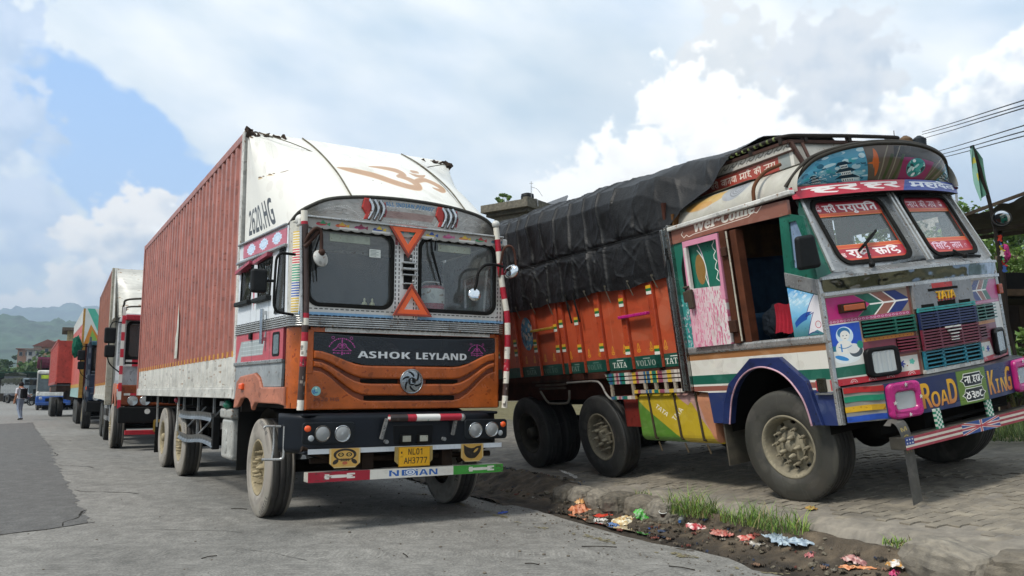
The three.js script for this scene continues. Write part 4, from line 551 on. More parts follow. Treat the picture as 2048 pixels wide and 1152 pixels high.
  each('crown_end', [mv(new THREE.SphereGeometry(0.06, 14, 10), -1.16, 3.03, 0.0), bx(-1.2, -1.05, 2.965, 3.05, -0.05, 0.06, 0.02), bx(1.06, 1.2, 2.965, 3.05, -0.05, 0.06, 0.02)], WHITEP, t);
  // --- orange front panel: black upper field, three raised sweeps, two slots ---
  mesh('front_backing', bx(-1.06, 1.08, 1.16, 1.95, -0.06, -0.02), BLACK, t);
  const sweep = (yl, ym, yr, n = 24) => Array.from({ length: n + 1 }, (_, i) => { const x = lerpv(-1.0, 1.05, i / n), a = sm(x, -0.98, -0.4), b = sm(x, 0.5, 1.05); return [x, ym + (yl - ym) * (1 - a) ** 1.3 + (yr - ym) * b ** 1.3]; });
  const bandPlate = (u, l, d, z, bev) => mv(plate([...u, ...l.slice().reverse()], d, null, null, bev), 0, 0, z);
  mesh('sweep', bandPlate(sweep(1.735, 1.592, 1.755), sweep(1.655, 1.46, 1.675), 0.062, -0.025, 0.018), ORANGE, t);
  mesh('sweep', bandPlate(sweep(1.63, 1.41, 1.65), sweep(1.575, 1.29, 1.6), 0.062, -0.025, 0.018), ORANGE, t);
  mesh('sweep_recess', [bandPlate(sweep(1.655, 1.46, 1.675), sweep(1.63, 1.41, 1.65), 0.02, -0.025, 0), bandPlate(sweep(1.575, 1.29, 1.6), sweep(1.535, 1.235, 1.545), 0.02, -0.025, 0)].map((g) => g), paint(0x8a3f16, 0.5), t);
  const lowPts = [...sweep(1.54, 1.235, 1.55).map(([a, b]) => [a, b]), [1.098, 1.6], [1.098, 1.152], [-1.066, 1.15], [-1.066, 1.6]];
  mesh('lower_panel', mv(plate(lowPts, 0.05, null, null, 0.012), 0, 0, -0.025), ORANGE, t);
  each('panel_edge', [bx(-1.07, -1.0, 1.5, 1.94, -0.025, 0.028, 0.012), bx(1.055, 1.1, 1.5, 1.93, -0.025, 0.028, 0.012)], ORANGE, t);
  each('slot', [bx(-0.5, -0.1, 1.412, 1.455, -0.02, 0.012), bx(0.23, 0.6, 1.412, 1.455, -0.02, 0.012), bx(-0.46, 0.56, 1.242, 1.286, -0.02, 0.012)], DARK, t);
  mesh('upper_strip', mv(plate([[-1.03, 1.918], [1.06, 1.925], [1.06, 1.968], [-1.03, 1.965]], 0.04), 0, 0, -0.02), ORANGE, t); mesh('white_strip', mv(plate([[-0.89, 1.922], [0.99, 1.928], [0.99, 1.964], [-0.89, 1.962]], 0.004), 0, 0, 0.021), WHITEP, t);
  const blackO = [[-1.02, 1.915], [-0.6, 1.893], [0, 1.882], [0.6, 1.893], [1.06, 1.918], [1.07, 1.775], [0.95, 1.68], [0.83, 1.622], [0.69, 1.628], [0.6, 1.6], [-0.45, 1.59], [-0.58, 1.62], [-0.7, 1.608], [-0.86, 1.67], [-1.02, 1.745]];
  const emblem = (x, cx, cy, k) => { x.save(); x.translate(cx, cy); x.scale(k, k); x.strokeStyle = '#c0479a'; x.fillStyle = '#c0479a'; x.lineWidth = 5; x.beginPath(); x.moveTo(-64, 34); x.quadraticCurveTo(-30, 18, -26, -6); x.quadraticCurveTo(-8, -20, 0, 4); x.quadraticCurveTo(8, -20, 26, -6); x.quadraticCurveTo(30, 18, 64, 34); x.stroke(); x.lineWidth = 3; x.beginPath(); x.moveTo(-62, 36); x.lineTo(62, 36); x.moveTo(0, -46); x.lineTo(0, 66); x.stroke(); x.lineWidth = 8; x.beginPath(); x.moveTo(0, -40); x.lineTo(0, -14); x.moveTo(0, 44); x.lineTo(0, 66); x.stroke(); x.lineWidth = 3; for (const s of [-1, 1]) { x.beginPath(); x.arc(s * 13, 10, 9, 0, 6); x.stroke(); x.beginPath(); x.arc(s * 62, -52, 9, 0, 7); x.stroke(); } x.lineWidth = 8; x.setLineDash([11, 6, 5, 5]); x.beginPath(); x.arc(0, 44, 92, PI + 0.35, -0.35); x.stroke(); x.beginPath(); x.moveTo(-60, 52); x.lineTo(-8, 54); x.moveTo(10, 54); x.lineTo(58, 52); x.stroke(); x.restore(); };
  mesh('badge_panel', mv(plate(blackO, 0.034, [-1.06, 1.1, 1.58, 1.92], null, 0.008), 0, 0, -0.01), printed(canvas(1536, 256, (x, w, h) => { x.fillStyle = '#181c21'; x.fillRect(0, 0, w, h); emblem(x, (-0.71 + 1.06) / 2.16 * w, (1.92 - 1.79) / 0.34 * h, 1.1); emblem(x, (0.83 + 1.06) / 2.16 * w, (1.92 - 1.785) / 0.34 * h, 0.85); }, 71, 0.25), 0.35), t);
  mesh('maker_lettering', [mv(letters('ASHOK', -0.545, 0.03, 1.668, 1.738, 0.012), 0, 0, 0.025), mv(letters('LEYLAND', 0.1, 0.695, 1.668, 1.738, 0.012), 0, 0, 0.025)], new THREE.MeshStandardMaterial({ color: 0xd9dcdc, roughness: 0.3, metalness: 0.3 }), t);
  { const b = mesh('badge', [mv(lathe([[0, 0.02], [0.1, 0.018], [0.12, 0.014], [0.128, 0]], 36), 0.045, 1.435, 0.036, PI / 2), mv(new THREE.TorusGeometry(0.122, 0.008, 8, 40), 0.045, 1.435, 0.048)], metal(0xb4b8ba, 0.35), t);
    for (let i = 0; i < 6; i++) { const s = new THREE.Shape(), a = i * PI / 3, pt = (r, q) => [r * cos(a + q), r * sin(a + q)]; s.moveTo(...pt(0.052, 0)); s.quadraticCurveTo(...pt(0.085, 0.1), ...pt(0.108, 0.75)); s.lineTo(...pt(0.112, 0.98)); s.quadraticCurveTo(...pt(0.078, 0.55), ...pt(0.05, 0.3)); mesh('badge_slit', mv(new THREE.ExtrudeGeometry(s, { depth: 0.003, bevelEnabled: false, curveSegments: 5 }), 0.045, 1.435, 0.0535), matt(0x14171a, 0.5), b); }
    mesh('badge_centre', mv(new THREE.CylinderGeometry(0.042, 0.042, 0.006, 24), 0.045, 1.435, 0.056, PI / 2), matt(0x1a1d20, 0.5), b); mesh('badge_letter', mv(letters('L', -0.02, 0.022, -0.026, 0.028, 0.008), 0.045, 1.435, 0.058), metal(0xc4c8ca, 0.3), b); }
  mesh('round_sticker', keep(mv(new THREE.CircleGeometry(0.047, 24), -0.965, 1.335, 0.028)), printed(canvas(64, 64, (x, w, h) => { x.fillStyle = '#7fb6b4'; x.fillRect(0, 0, w, h); x.strokeStyle = '#2b62a0'; x.lineWidth = 7; x.beginPath(); x.arc(32, 32, 12, 0.5, 4); x.stroke(); x.beginPath(); x.arc(32, 32, 22, 2, 3.4); x.stroke(); x.fillStyle = '#cfe6dc'; x.fillRect(26, 8, 12, 12); }, 2, 0)), t);
  mesh('model_lettering', mv(letters('2620 HG', -0.99, -0.73, 1.235, 1.272, 0.004), 0, 0, 0.024), paint(0x7a3a1c, 0.6), t);
  // --- striped marker poles at the corners ---
  const poleTex = (bands, seed) => { const q = canvas(64, 1024, (x, w, h) => { for (const [a, b, c] of bands) { x.fillStyle = c; x.fillRect(0, a * h, w, (b - a) * h + 1); } const r = rng(seed); for (let i = 0; i < 60; i++) { x.fillStyle = ['#2a2420', '#d6cfbf'][i % 2]; x.globalAlpha = 0.5; x.fillRect(r() * w, h * (0.68 + 0.3 * r()), 3 + 10 * r(), 4 + 16 * r()); } }, seed, 0.5); return printed(q, 0.5); };
  const pole = (pts, m) => { const g = new THREE.TubeGeometry(new THREE.CatmullRomCurve3(pts.map((p) => V(...p))), 30, 0.033, 10); const uv = g.attributes.uv; for (let i = 0; i < uv.count; i++) { const u = uv.getX(i); uv.setXY(i, uv.getY(i), 1 - u); } return mesh('marker_pole', keep(g), m, t); };
  const Rd = '#a5182c', Wt = '#d8d3c6', Bk = '#3a2a25', Bn = '#40302b';
  pole([[-1.158, 3.11, 0.09], [-1.152, 2.98, 0.09], [-1.128, 2.53, 0.09], [-1.115, 2.05, 0.1], [-1.12, 1.6, 0.085], [-1.133, 1.15, 0.075]], poleTex([[0, 0.055, Wt], [0.055, 0.07, Rd], [0.07, 0.52, Bn], [0.52, 0.545, Rd], [0.545, 0.58, Wt], [0.58, 0.615, Bk], [0.615, 0.66, Rd], [0.66, 0.735, Wt], [0.735, 0.785, Rd], [0.785, 0.95, Bk], [0.95, 1, Wt]], 5));
  const rb = []; for (let i = 0; i < 15; i++) rb.push([i / 15, (i + 1) / 15, i > 11 ? [Wt, Bk, Wt][i - 12] : i % 2 ? Rd : Wt]);
  pole([[1.03, 3.16, 0.09], [1.055, 2.957, 0.09], [1.085, 2.7, 0.09], [1.123, 2.447, 0.09], [1.17, 2.156, 0.1], [1.175, 1.7, 0.09], [1.15, 1.15, 0.075]], poleTex(rb, 6));
  mesh('pole_ball', [mv(new THREE.SphereGeometry(0.045, 16, 12), 1.027, 3.2, 0.09)], WHITEP, t);
  mesh('pole_rod', rod([-1.19, 2.95, 0.1], [-1.155, 2.0, 0.11], 0.014), ALU, t);
  // --- mirrors ---
  { const m = mesh('mirror', [ap(lathe([[0, 0.03], [0.05, 0.026], [0.085, 0.0], [0.088, -0.012], [0, -0.016]], 24), new THREE.Matrix4().makeRotationFromEuler(new THREE.Euler(1.35, 0, -0.35)).setPosition(-1.0, 2.635, 0.17))], WHITEP, t, 'round white mirror hanging before the left windscreen'); mesh('mirror_arm', [pipe([[-1.15, 2.78, 0.12], [-1.12, 2.86, 0.15], [-1.06, 2.93, 0.17], [-1.01, 2.9, 0.17], [-1.0, 2.78, 0.17], [-1.0, 2.68, 0.18]], 0.018, 24), rod([-1.15, 2.74, 0.12], [-1.03, 2.9, 0.16], 0.022), mv(new THREE.SphereGeometry(0.035, 12, 10), -1.0, 2.69, 0.19)], matt(0x4a332b, 0.6), m); }
  { const m = mesh('mirror', ap(lathe([[0, 0.02], [0.055, 0.017], [0.072, 0], [0.072, -0.01], [0, -0.02]], 24), new THREE.Matrix4().makeRotationFromEuler(new THREE.Euler(1.35, 0.2, 0.2)).setPosition(0.7, 2.375, 0.2)), MIRROR, t, 'round convex mirror before the right windscreen'); mesh('mirror_arm', pipe([[1.1, 2.72, 0.12], [0.95, 2.72, 0.2], [0.82, 2.7, 0.22], [0.74, 2.62, 0.22], [0.72, 2.5, 0.21], [0.7, 2.42, 0.2]], 0.016, 24), BLACK, m); }
  { const m = mesh('mirror', ap(lathe([[0, 0.02], [0.05, 0.018], [0.075, 0], [0.075, -0.02], [0, -0.02]], 20), new THREE.Matrix4().makeRotationFromEuler(new THREE.Euler(1.2, 0, 1.1)).scale(V(1.25, 1, 1)).setPosition(1.16, 2.66, 0.2)), MIRROR, t); mesh('mirror_arm', pipe([[1.07, 2.6, 0.1], [1.06, 2.8, 0.16], [1.08, 2.92, 0.2], [1.15, 2.94, 0.22], [1.2, 2.85, 0.22], [1.22, 2.65, 0.22]], 0.014, 24), matt(0x5a3a30, 0.6), m); }
  { const m = mesh('wing_mirror', [bx(-1.625, -1.47, 2.275, 2.51, -0.06, 0.02, 0.03)], PLASTIC, t, 'large black rectangular mirror beside the door'); mesh('mirror_glass', bx(-1.61, -1.485, 2.29, 2.495, -0.066, -0.061), MIRROR, m); mesh('mirror_arm', [pipe([[-1.2, 2.68, -0.02], [-1.34, 2.68, -0.01], [-1.39, 2.62, 0], [-1.4, 2.4, 0], [-1.4, 2.17, 0], [-1.36, 2.1, 0], [-1.2, 2.08, -0.02]], 0.014, 40, false, 8, 0.3), rod([-1.4, 2.4, 0], [-1.5, 2.4, -0.02], 0.014)], BLACK, m); }
  // --- bumper ---
  const bo = []; for (let i = 0; i <= 40; i++) { const x = lerpv(-1.24, 1.2, i / 40), e = abs(2 * i / 40 - 1); bo.push([x, 0.16 - 0.42 * e ** 9 - 0.02 * e * e]); }
  const bump = (y0, y1, inset = 0) => sheet((s, q) => { const i = min(39, floor(s * 40)), f = s * 40 - i, x = lerpv(bo[i][0], bo[i + 1][0], f), z = lerpv(bo[i][1], bo[i + 1][1], f); const rr2 = min(1, min(q, 1 - q) / 0.12), c = 0.04 * (1 - Math.sqrt(max(0, 1 - (1 - rr2) ** 2))); return [x * (1 - c * 0.3), lerpv(y0, y1, q), z - c - inset - 0.02 * (q - 0.5)]; }, 60, 18, true);
  mesh('bumper', [bump(0.735, 1.115), bx(-1.1, 1.06, 1.085, 1.118, -0.25, 0.09, 0.015), bx(-1.1, 1.06, 0.725, 0.76, -0.15, 0.11, 0.015)], NAVY, t);
  for (const s of [-1, 1]) {
    const hl = mesh('headlight_cluster', mv(plate(rr(min(s * 1.13, s * 0.61), max(s * 1.13, s * 0.61), 0.825, 1.035, 0.035), 0.03, null, null, 0.01), 0, 0, 0.14), matt(0x20252b, 0.45), t);
    for (const [x, y, r, k] of [[s * 0.935, 0.926, 0.074, 0], [s * 0.735, 0.922, 0.076, 1]]) { mesh('headlight', [mv(lathe([[0.0, -0.02], [0.03, -0.016], [0.058, 0.0], [r - 0.004, 0.016]], 28), x, y, 0.162, PI / 2), mv(new THREE.TorusGeometry(r, 0.007, 8, 32), x, y, 0.178), mv(new THREE.SphereGeometry(0.014, 8, 6), x, y, 0.17)], k || s > 0 ? CHROME : metal(0x77716a, 0.35), hl); mesh('headlight_lens', mv(lathe([[0, 0.022], [0.03, 0.02], [0.06, 0.012], [r, 0]], 28), x, y, 0.176, PI / 2), LENS, hl); }
    mesh('indicator', mv(new THREE.SphereGeometry(0.032, 16, 10).scale(1.1, 1, 0.6), s * 1.08, 0.976, 0.165), AMBER, hl); mesh('fog_lamp', mv(new THREE.SphereGeometry(0.03, 14, 8).scale(1, 1, 0.4), s * 1.045, 0.885, 0.17), paint(0xb9c0c4, 0.25), hl);
  }
  const barTex = canvas(512, 64, (x, w, h) => { x.fillStyle = '#2e2624'; x.fillRect(0, 0, w, h); x.fillStyle = '#a51c30'; x.fillRect(0.24 * w, 0, 0.13 * w, h); x.fillRect(0.68 * w, 0, 0.32 * w, h); x.fillStyle = '#d9d9d4'; x.fillRect(0.36 * w, 0, 0.33 * w, h); x.strokeStyle = '#2aa08c'; x.lineWidth = 5; x.beginPath(); x.moveTo(0.525 * w, 8); x.lineTo(0.525 * w, 56); x.moveTo(0.49 * w, 30); x.lineTo(0.56 * w, 30); x.stroke(); }, 4, 0.5);
  mesh('bull_bar', keep((() => { const g = new THREE.CylinderGeometry(0.036, 0.036, 0.8, 16); const uv = g.attributes.uv; for (let i = 0; i < uv.count; i++) { const a = uv.getX(i), b = uv.getY(i); uv.setXY(i, b, a * 1.2); } return keep(g.rotateZ(-PI / 2).translate(0.12, 1.066, 0.245)); })()), printed(barTex, 0.45), t);
  each('bull_bar_bracket', [mv(new THREE.SphereGeometry(0.04, 14, 10), 0.535, 1.062, 0.245), beam([-0.3, 1.06, 0.23], [-0.34, 0.86, 0.19], 0.03, 0.03), beam([0.48, 1.05, 0.22], [0.46, 0.88, 0.18], 0.03, 0.03)], STEEL, t);
  mesh('air_intake', [bx(-0.4, 0.52, 0.78, 0.99, 0.13, 0.152, 0.01), bx(-0.2, 0.24, 0.8, 0.99, 0.15, 0.17, 0.02)], matt(0x0e1217, 0.6), t);
  for (const x of [-0.07, 0.118]) { const f = mesh('work_lamp', bx(x - 0.062, x + 0.062, 0.81, 0.9, 0.16, 0.21, 0.012), BLACK, t); mesh('work_lamp_glass', bx(x - 0.045, x + 0.045, 0.825, 0.885, 0.205, 0.214, 0.004), paint(0xb4b3a4, 0.2), f); }
  each('tow_pin', [mv(new THREE.CylinderGeometry(0.02, 0.024, 0.06, 10), -0.28, 0.83, 0.17, PI / 2), mv(new THREE.CylinderGeometry(0.02, 0.024, 0.06, 10), 0.36, 0.84, 0.17, PI / 2)], STEEL, t);
  mesh('reflective_strip', [mv(bx(-1.07, 1.06, -0.024, 0.024, 0, 0.006), 0, 0.757, 0.163)], printed(canvas(256, 16, (x, w, h) => { x.fillStyle = '#ccd2d8'; x.fillRect(0, 0, w, h); }, 5, 0.4), 0.35), t);
  const maskO = (x0, x1) => [[x0, 0.78], [x1, 0.78], [x1, 0.64], [x1 - 0.05, 0.595], [x0 + 0.05, 0.595], [x0, 0.64]];
  const maskTex = (kind) => canvas(256, 192, (x, w, h) => { x.fillStyle = '#c39a4c'; x.fillRect(0, 0, w, h); x.strokeStyle = '#c8b88a'; x.lineWidth = 8; x.strokeRect(8, -10, w - 16, h); x.fillStyle = '#231c14'; if (kind) { x.beginPath(); x.ellipse(w / 2, 60, 96, 58, 0, 0, 7); x.fill(); x.fillStyle = '#c39a4c'; x.beginPath(); x.ellipse(w / 2, 66, 74, 44, 0, 0, 7); x.fill(); x.fillStyle = '#231c14'; for (const s of [-1, 1]) { x.beginPath(); x.ellipse(w / 2 + s * 34, 60, 25, 20, 0, 0, 7); x.fill(); } x.fillStyle = '#d6b25a'; for (const s of [-1, 1]) { x.beginPath(); x.arc(w / 2 + s * 34, 60, 12, 0, 7); x.fill(); } x.fillStyle = '#231c14'; for (const s of [-1, 1]) { x.beginPath(); x.arc(w / 2 + s * 34, 60, 6, 0, 7); x.fill(); x.beginPath(); x.ellipse(w / 2 + s * 78, 128, 30, 18, s * 0.8, 0, 7); x.fill(); } x.fillRect(w / 2 - 40, 104, 80, 10); for (let i = 0; i < 5; i++) x.fillRect(w / 2 - 36 + i * 16, 96, 8, 30); x.fillStyle = '#b0583a'; x.beginPath(); x.ellipse(w / 2, 142, 22, 16, 0, 0, 7); x.fill(); } else { x.beginPath(); x.moveTo(30, 10); x.quadraticCurveTo(120, 70, 170, 30); x.lineTo(230, 20); x.quadraticCurveTo(240, 90, 160, 150); x.quadraticCurveTo(60, 170, 34, 90); x.fill(); x.fillStyle = '#c39a4c'; x.beginPath(); x.ellipse(170, 70, 34, 12, -0.7, 0, 7); x.fill(); } }, 6, 0.5);
  mesh('mask_plate', mv(plate(maskO(-0.86, -0.55), 0.006, [-0.86, -0.55, 0.59, 0.78]), 0, 0, 0.172), printed(maskTex(1), 0.5), t); mesh('mask_plate', mv(plate(maskO(0.565, 0.83), 0.006, [0.565, 0.83, 0.59, 0.78]), 0, 0, 0.172), printed(maskTex(0), 0.5), t);
  mesh('plate_backing', mv(plate(maskO(-0.185, 0.235).map(([a, b]) => [a, b + 0.0]), 0.006), 0, -0.005, 0.17), paint(0xb39a5a, 0.6), t);
  mesh('number_plate', mv(plate([[-0.145, 0.575], [0.2, 0.575], [0.205, 0.775], [-0.145, 0.775]], 0.004, [-0.145, 0.205, 0.575, 0.775]), 0, 0, 0.178), printed(canvas(512, 288, (x, w, h) => { x.fillStyle = '#dfa514'; x.fillRect(0, 0, w, h); x.strokeStyle = '#3a2c08'; x.lineWidth = 5; x.strokeRect(5, 5, w - 10, h - 10); x.fillStyle = '#17120a'; x.textAlign = 'center'; x.font = 'bold 118px monospace'; x.save(); x.translate(w / 2 + 20, 118); x.scale(0.9, 1); x.fillText('NL01', 0, 0); x.restore(); x.save(); x.translate(w / 2 + 20, 244); x.scale(0.9, 1); x.fillText('AH3777', 0, 0); x.restore(); x.font = '20px sans-serif'; x.fillText('IND', 50, 150); x.fillRect(38, 70, 22, 30); }, 3, 0.35), 0.45), t);
  const steel = canvas(1024, 96, (x, w, h) => {
    x.fillStyle = '#d5d2c8'; x.fillRect(0, 0, w, h); x.fillStyle = '#98182c'; x.fillRect(0, 0, 0.29 * w, h); x.fillStyle = '#3b9036'; x.fillRect(0.72 * w, 0, 0.28 * w, h);
    x.fillStyle = '#d9d6cc'; for (const [cx, s] of [[0.14, 1], [0.87, 1]]) { x.beginPath(); x.ellipse(cx * w, h / 2, 70, 14, 0, 0, 7); x.fill(); x.fillRect(cx * w + 40, 24, 40, 14); x.fillRect(cx * w + 40, 56, 40, 14); x.fillRect(cx * w - 66, 26, 22, 44); }
    x.fillStyle = '#1f58a6'; x.font = 'bold 74px sans-serif'; x.save(); x.translate(0.378 * w, 74); x.scale(1.12, 1); x.fillText('ND', 0, 0); x.restore(); x.save(); x.translate(0.515 * w, 78); x.fillText('iAN', 0, 0); x.restore(); x.strokeStyle = '#24549a'; x.fillStyle = '#cfd6de'; x.lineWidth = 5; x.beginPath(); x.arc(0.492 * w, 46, 27, 0, 7); x.fill(); x.stroke(); x.beginPath(); x.arc(0.492 * w, 46, 12, 0, 7); x.stroke(); x.fillStyle = '#d5d2c8'; for (const u of [0.53, 0.57, 0.4]) x.fillRect(u * w, 10, 18, 26);
    x.fillStyle = '#4a3b33'; const r = rng(2); for (let i = 0; i < 40; i++) { const q = r() < 0.5 ? 0.1 * r() : 1 - 0.08 * r(); x.globalAlpha = 0.6; x.fillRect(q * w, r() * h, 4 + 20 * r(), 2 + 12 * r()); } x.globalAlpha = 1;
  }, 81, 0.6);
  mesh('steel_bar', plate([[-1.07, 0.47], [1.066, 0.475], [1.066, 0.56], [-1.07, 0.565]], 0.004, [-1.07, 1.066, 0.47, 0.565]).translate(0, 0, 0.188) && keep(mv(plate([[-1.07, 0.468], [1.066, 0.472], [1.066, 0.558], [-1.07, 0.566]], 0.004, [-1.07, 1.066, 0.465, 0.57]), 0, 0, 0.188)), printed(steel, 0.5), t);
  mesh('steel_bar_body', [bx(-1.07, 1.066, 0.468, 0.56, 0.05, 0.187, 0.008)], paint(0xb5b1a6, 0.5), t);
  each('bumper_bracket', [rod([-1.1, 0.78, 0.05], [-0.55, 0.6, 0.02], 0.03), rod([1.0, 0.78, 0.05], [0.6, 0.6, 0.02], 0.03), bx(-0.5, -0.38, 0.5, 0.9, -0.3, 0.1), bx(0.38, 0.5, 0.5, 0.9, -0.3, 0.1), rod([-1.0, 0.66, 0.0], [1.0, 0.66, 0.0], 0.03)], matt(0x33271f, 0.9), t);
  mesh('radiator', bx(-0.5, 0.5, 0.55, 1.15, -0.6, -0.3), DARK, t); mesh('engine', bx(-0.4, 0.4, 0.5, 1.2, -1.7, -0.65, 0.1), DARK, t);
  // step loop by the wheel
  each('step_loop', [pipe([[-1.2, 0.985, -0.25], [-1.36, 0.992, -0.25], [-1.39, 0.97, -0.25]], 0.012, 10), pipe([[-1.2, 0.99, -0.2], [-1.2, 0.8, -0.2], [-1.2, 0.69, -0.2], [-1.23, 0.668, -0.22], [-1.4, 0.672, -0.25]], 0.014, 20, false, 8, 0.2), pipe([[-1.29, 0.98, -0.25], [-1.288, 0.8, -0.25], [-1.3, 0.68, -0.25]], 0.011, 10)], ALU, t);
  // --- running gear ---
  for (const s of [-1, 1]) {
    wheel(t, s, 1.235, 0, -1.13, { steer: s > 0 ? 0 : 0, W: 0.3, rim: 'cream', tyre: 'dusty', grooves: 4 });
    wheel(t, s, 1.24, 0, -6.2, { W: 0.3, rim: 'cream' }); wheel(t, s, 1.24, 0, -7.98, { W: 0.28, kind: 'deep', rim: 'cream' }); wheel(t, s, 0.92, 0, -7.98, { W: 0.28, kind: 'deep', rim: 'dark', plain: true });
    each('mudguard', [bx(s * 0.78, s * 1.2, 1.0, 1.16, -2.24, -2.2), bx(s * 0.82, s * 1.2, 0.4, 1.1, -2.235, -2.215)], RUBBER, t);
    mesh('inner_arch', [sheet((u, v) => { const a = lerpv(0.25, PI - 0.5, u); return [s * lerpv(0.78, 1.12, v), 0.55 + 0.6 * sin(a), -1.13 + 0.66 * cos(a)]; }, 16, 2, true)], matt(0x4d4a45, 0.95), t);
    mesh('mudflap', bx(s * 0.7, s * 1.22, 0.19, 0.75, -9.0, -8.985), RUBBER, t);
  }
  axle(t, -1.13); axle(t, -6.2); axle(t, -7.98); underbody(t, -0.3, -10.8, 0.43, 0.92);
  each('cross_bearer', Array.from({ length: 12 }, (_, i) => bx(-1.22, 1.22, 1.12, 1.25, -2.2 - i * 0.76, -2.12 - i * 0.76)), DARK, t);
  const rail = (y, z0, z1, dip) => { const g = new THREE.BoxGeometry(0.03, 0.11, z0 - z1, 1, 5, 40); return bend(g, (v) => { const f = (v.z - (z1 - z0) / 2) / (z0 - z1); v.x += 0.012 * cos((v.y / 0.11) * PI * 2) + (sin(v.z * 30) > 0.3 && abs(v.y) < 0.03 ? -0.006 : 0); v.y += dip * sin(v.z * 2.2) - dip * 0.4 * f; }).translate(-1.25, y, (z0 + z1) / 2); };
  each('side_guard', [rail(0.99, -3.5, -6.05, 0.012), rail(0.665, -3.35, -6.05, 0.03)], metal(0x9a9c9d, 0.5), t);
  each('guard_post', [[-5.9], [-4.7], [-3.55]].flatMap(([z]) => [beam([-1.22, 1.25, z], [-1.22, 0.62, z], 0.03, 0.03)]).concat([beam([-1.22, 0.7, -5.9], [-1.0, 1.1, -5.3], 0.02, 0.02), beam([-1.22, 0.7, -4.7], [-1.0, 1.1, -4.1], 0.02, 0.02)]), paint(0x86898a, 0.5), t);
  mesh('guard_end', bx(-1.27, -1.18, 0.58, 1.0, -3.42, -3.32, 0.01), BLACK, t);
  { const m = mesh('air_tank', [bx(-1.24, -0.95, 0.5, 1.0, -2.95, -2.42, 0.05), bx(-1.26, -0.92, 1.0, 1.12, -3.0, -2.38, 0.03)], paint(0xb9bab4, 0.5), t); each('tank_boss', [0.78, 0.66].map((y) => mv(new THREE.SphereGeometry(0.07, 12, 8).scale(0.2, 1.3, 1), -1.24, y, -2.66)), paint(0xaeb0ab, 0.5), m); }
  mesh('fuel_tank', bx(0.62, 1.2, 0.5, 1.08, -5.6, -3.4, 0.12), STEEL, t); mesh('battery_box', bx(-1.15, -0.6, 0.62, 1.1, -3.35, -3.05, 0.02), DARK, t);
  mesh('side_lamp', mv(new THREE.SphereGeometry(0.06, 14, 10).scale(1, 1, 1.5), -1.24, 1.165, -2.62), paint(0x1d6e54, 0.3), t); mesh('side_lamp', mv(new THREE.SphereGeometry(0.045, 12, 8), -1.26, 1.19, -6.35), paint(0x8c1f33, 0.3), t);
  each('stay', [beam([-1.25, 1.25, -8.6], [-1.23, 0.68, -8.7], 0.03, 0.03), beam([-1.24, 1.25, -6.33], [-1.24, 0.7, -6.33], 0.03, 0.05), beam([-1.25, 1.18, -2.95], [-1.0, 1.1, -3.3], 0.05, 0.05)], paint(0xb9bab6, 0.5), t);
}
// things on the dashboard of the orange lorry
const toT1 = new THREE.Matrix4().makeRotationY(T1YAW).setPosition(...T1POS);
function inT1(x, y, z) { return V(x, y, z).applyMatrix4(toT1).toArray(); }
{
  const j = thing('water_jug', 'red and white insulated water jug on the dashboard behind the right windscreen', 'jug', inT1(0.365, 2.155, -0.19), T1YAW);
  mesh('body', lathe([[0.0, 0], [0.135, 0], [0.142, 0.02], [0.148, 0.13]], 28), paint(0xb52b3e, 0.45), j); mesh('band', lathe([[0.149, 0.13], [0.152, 0.14], [0.152, 0.28], [0.149, 0.29]], 28), paint(0xd8d8d4, 0.45), j); mesh('lid', lathe([[0.149, 0.29], [0.146, 0.31], [0.12, 0.33], [0, 0.34]], 28), paint(0xb52b3e, 0.45), j); mesh('handle', pipe([[-0.14, 0.28, 0], [-0.1, 0.36, 0.05], [0.1, 0.36, 0.05], [0.14, 0.28, 0]], 0.01, 16), paint(0xd8d8d4, 0.5), j);
  for (const [x, lab] of [[-0.45, 'small cream bottle on the dashboard, further from the warning triangles'], [-0.365, 'small cream bottle on the dashboard, nearer to the warning triangles']]) { const b = thing('small_bottle', lab, 'bottle', inT1(x, 2.165, -0.07), T1YAW, 'cream bottles on the dashboard'); mesh('body', lathe([[0, 0], [0.026, 0], [0.028, 0.01], [0.028, 0.07], [0.02, 0.085], [0.01, 0.09]], 14), paint(0xc9c39a, 0.5), b); mesh('cap', lathe([[0.011, 0.09], [0.011, 0.115], [0.004, 0.13], [0, 0.13]], 10), paint(0xd8d3b0, 0.5), b); }
}
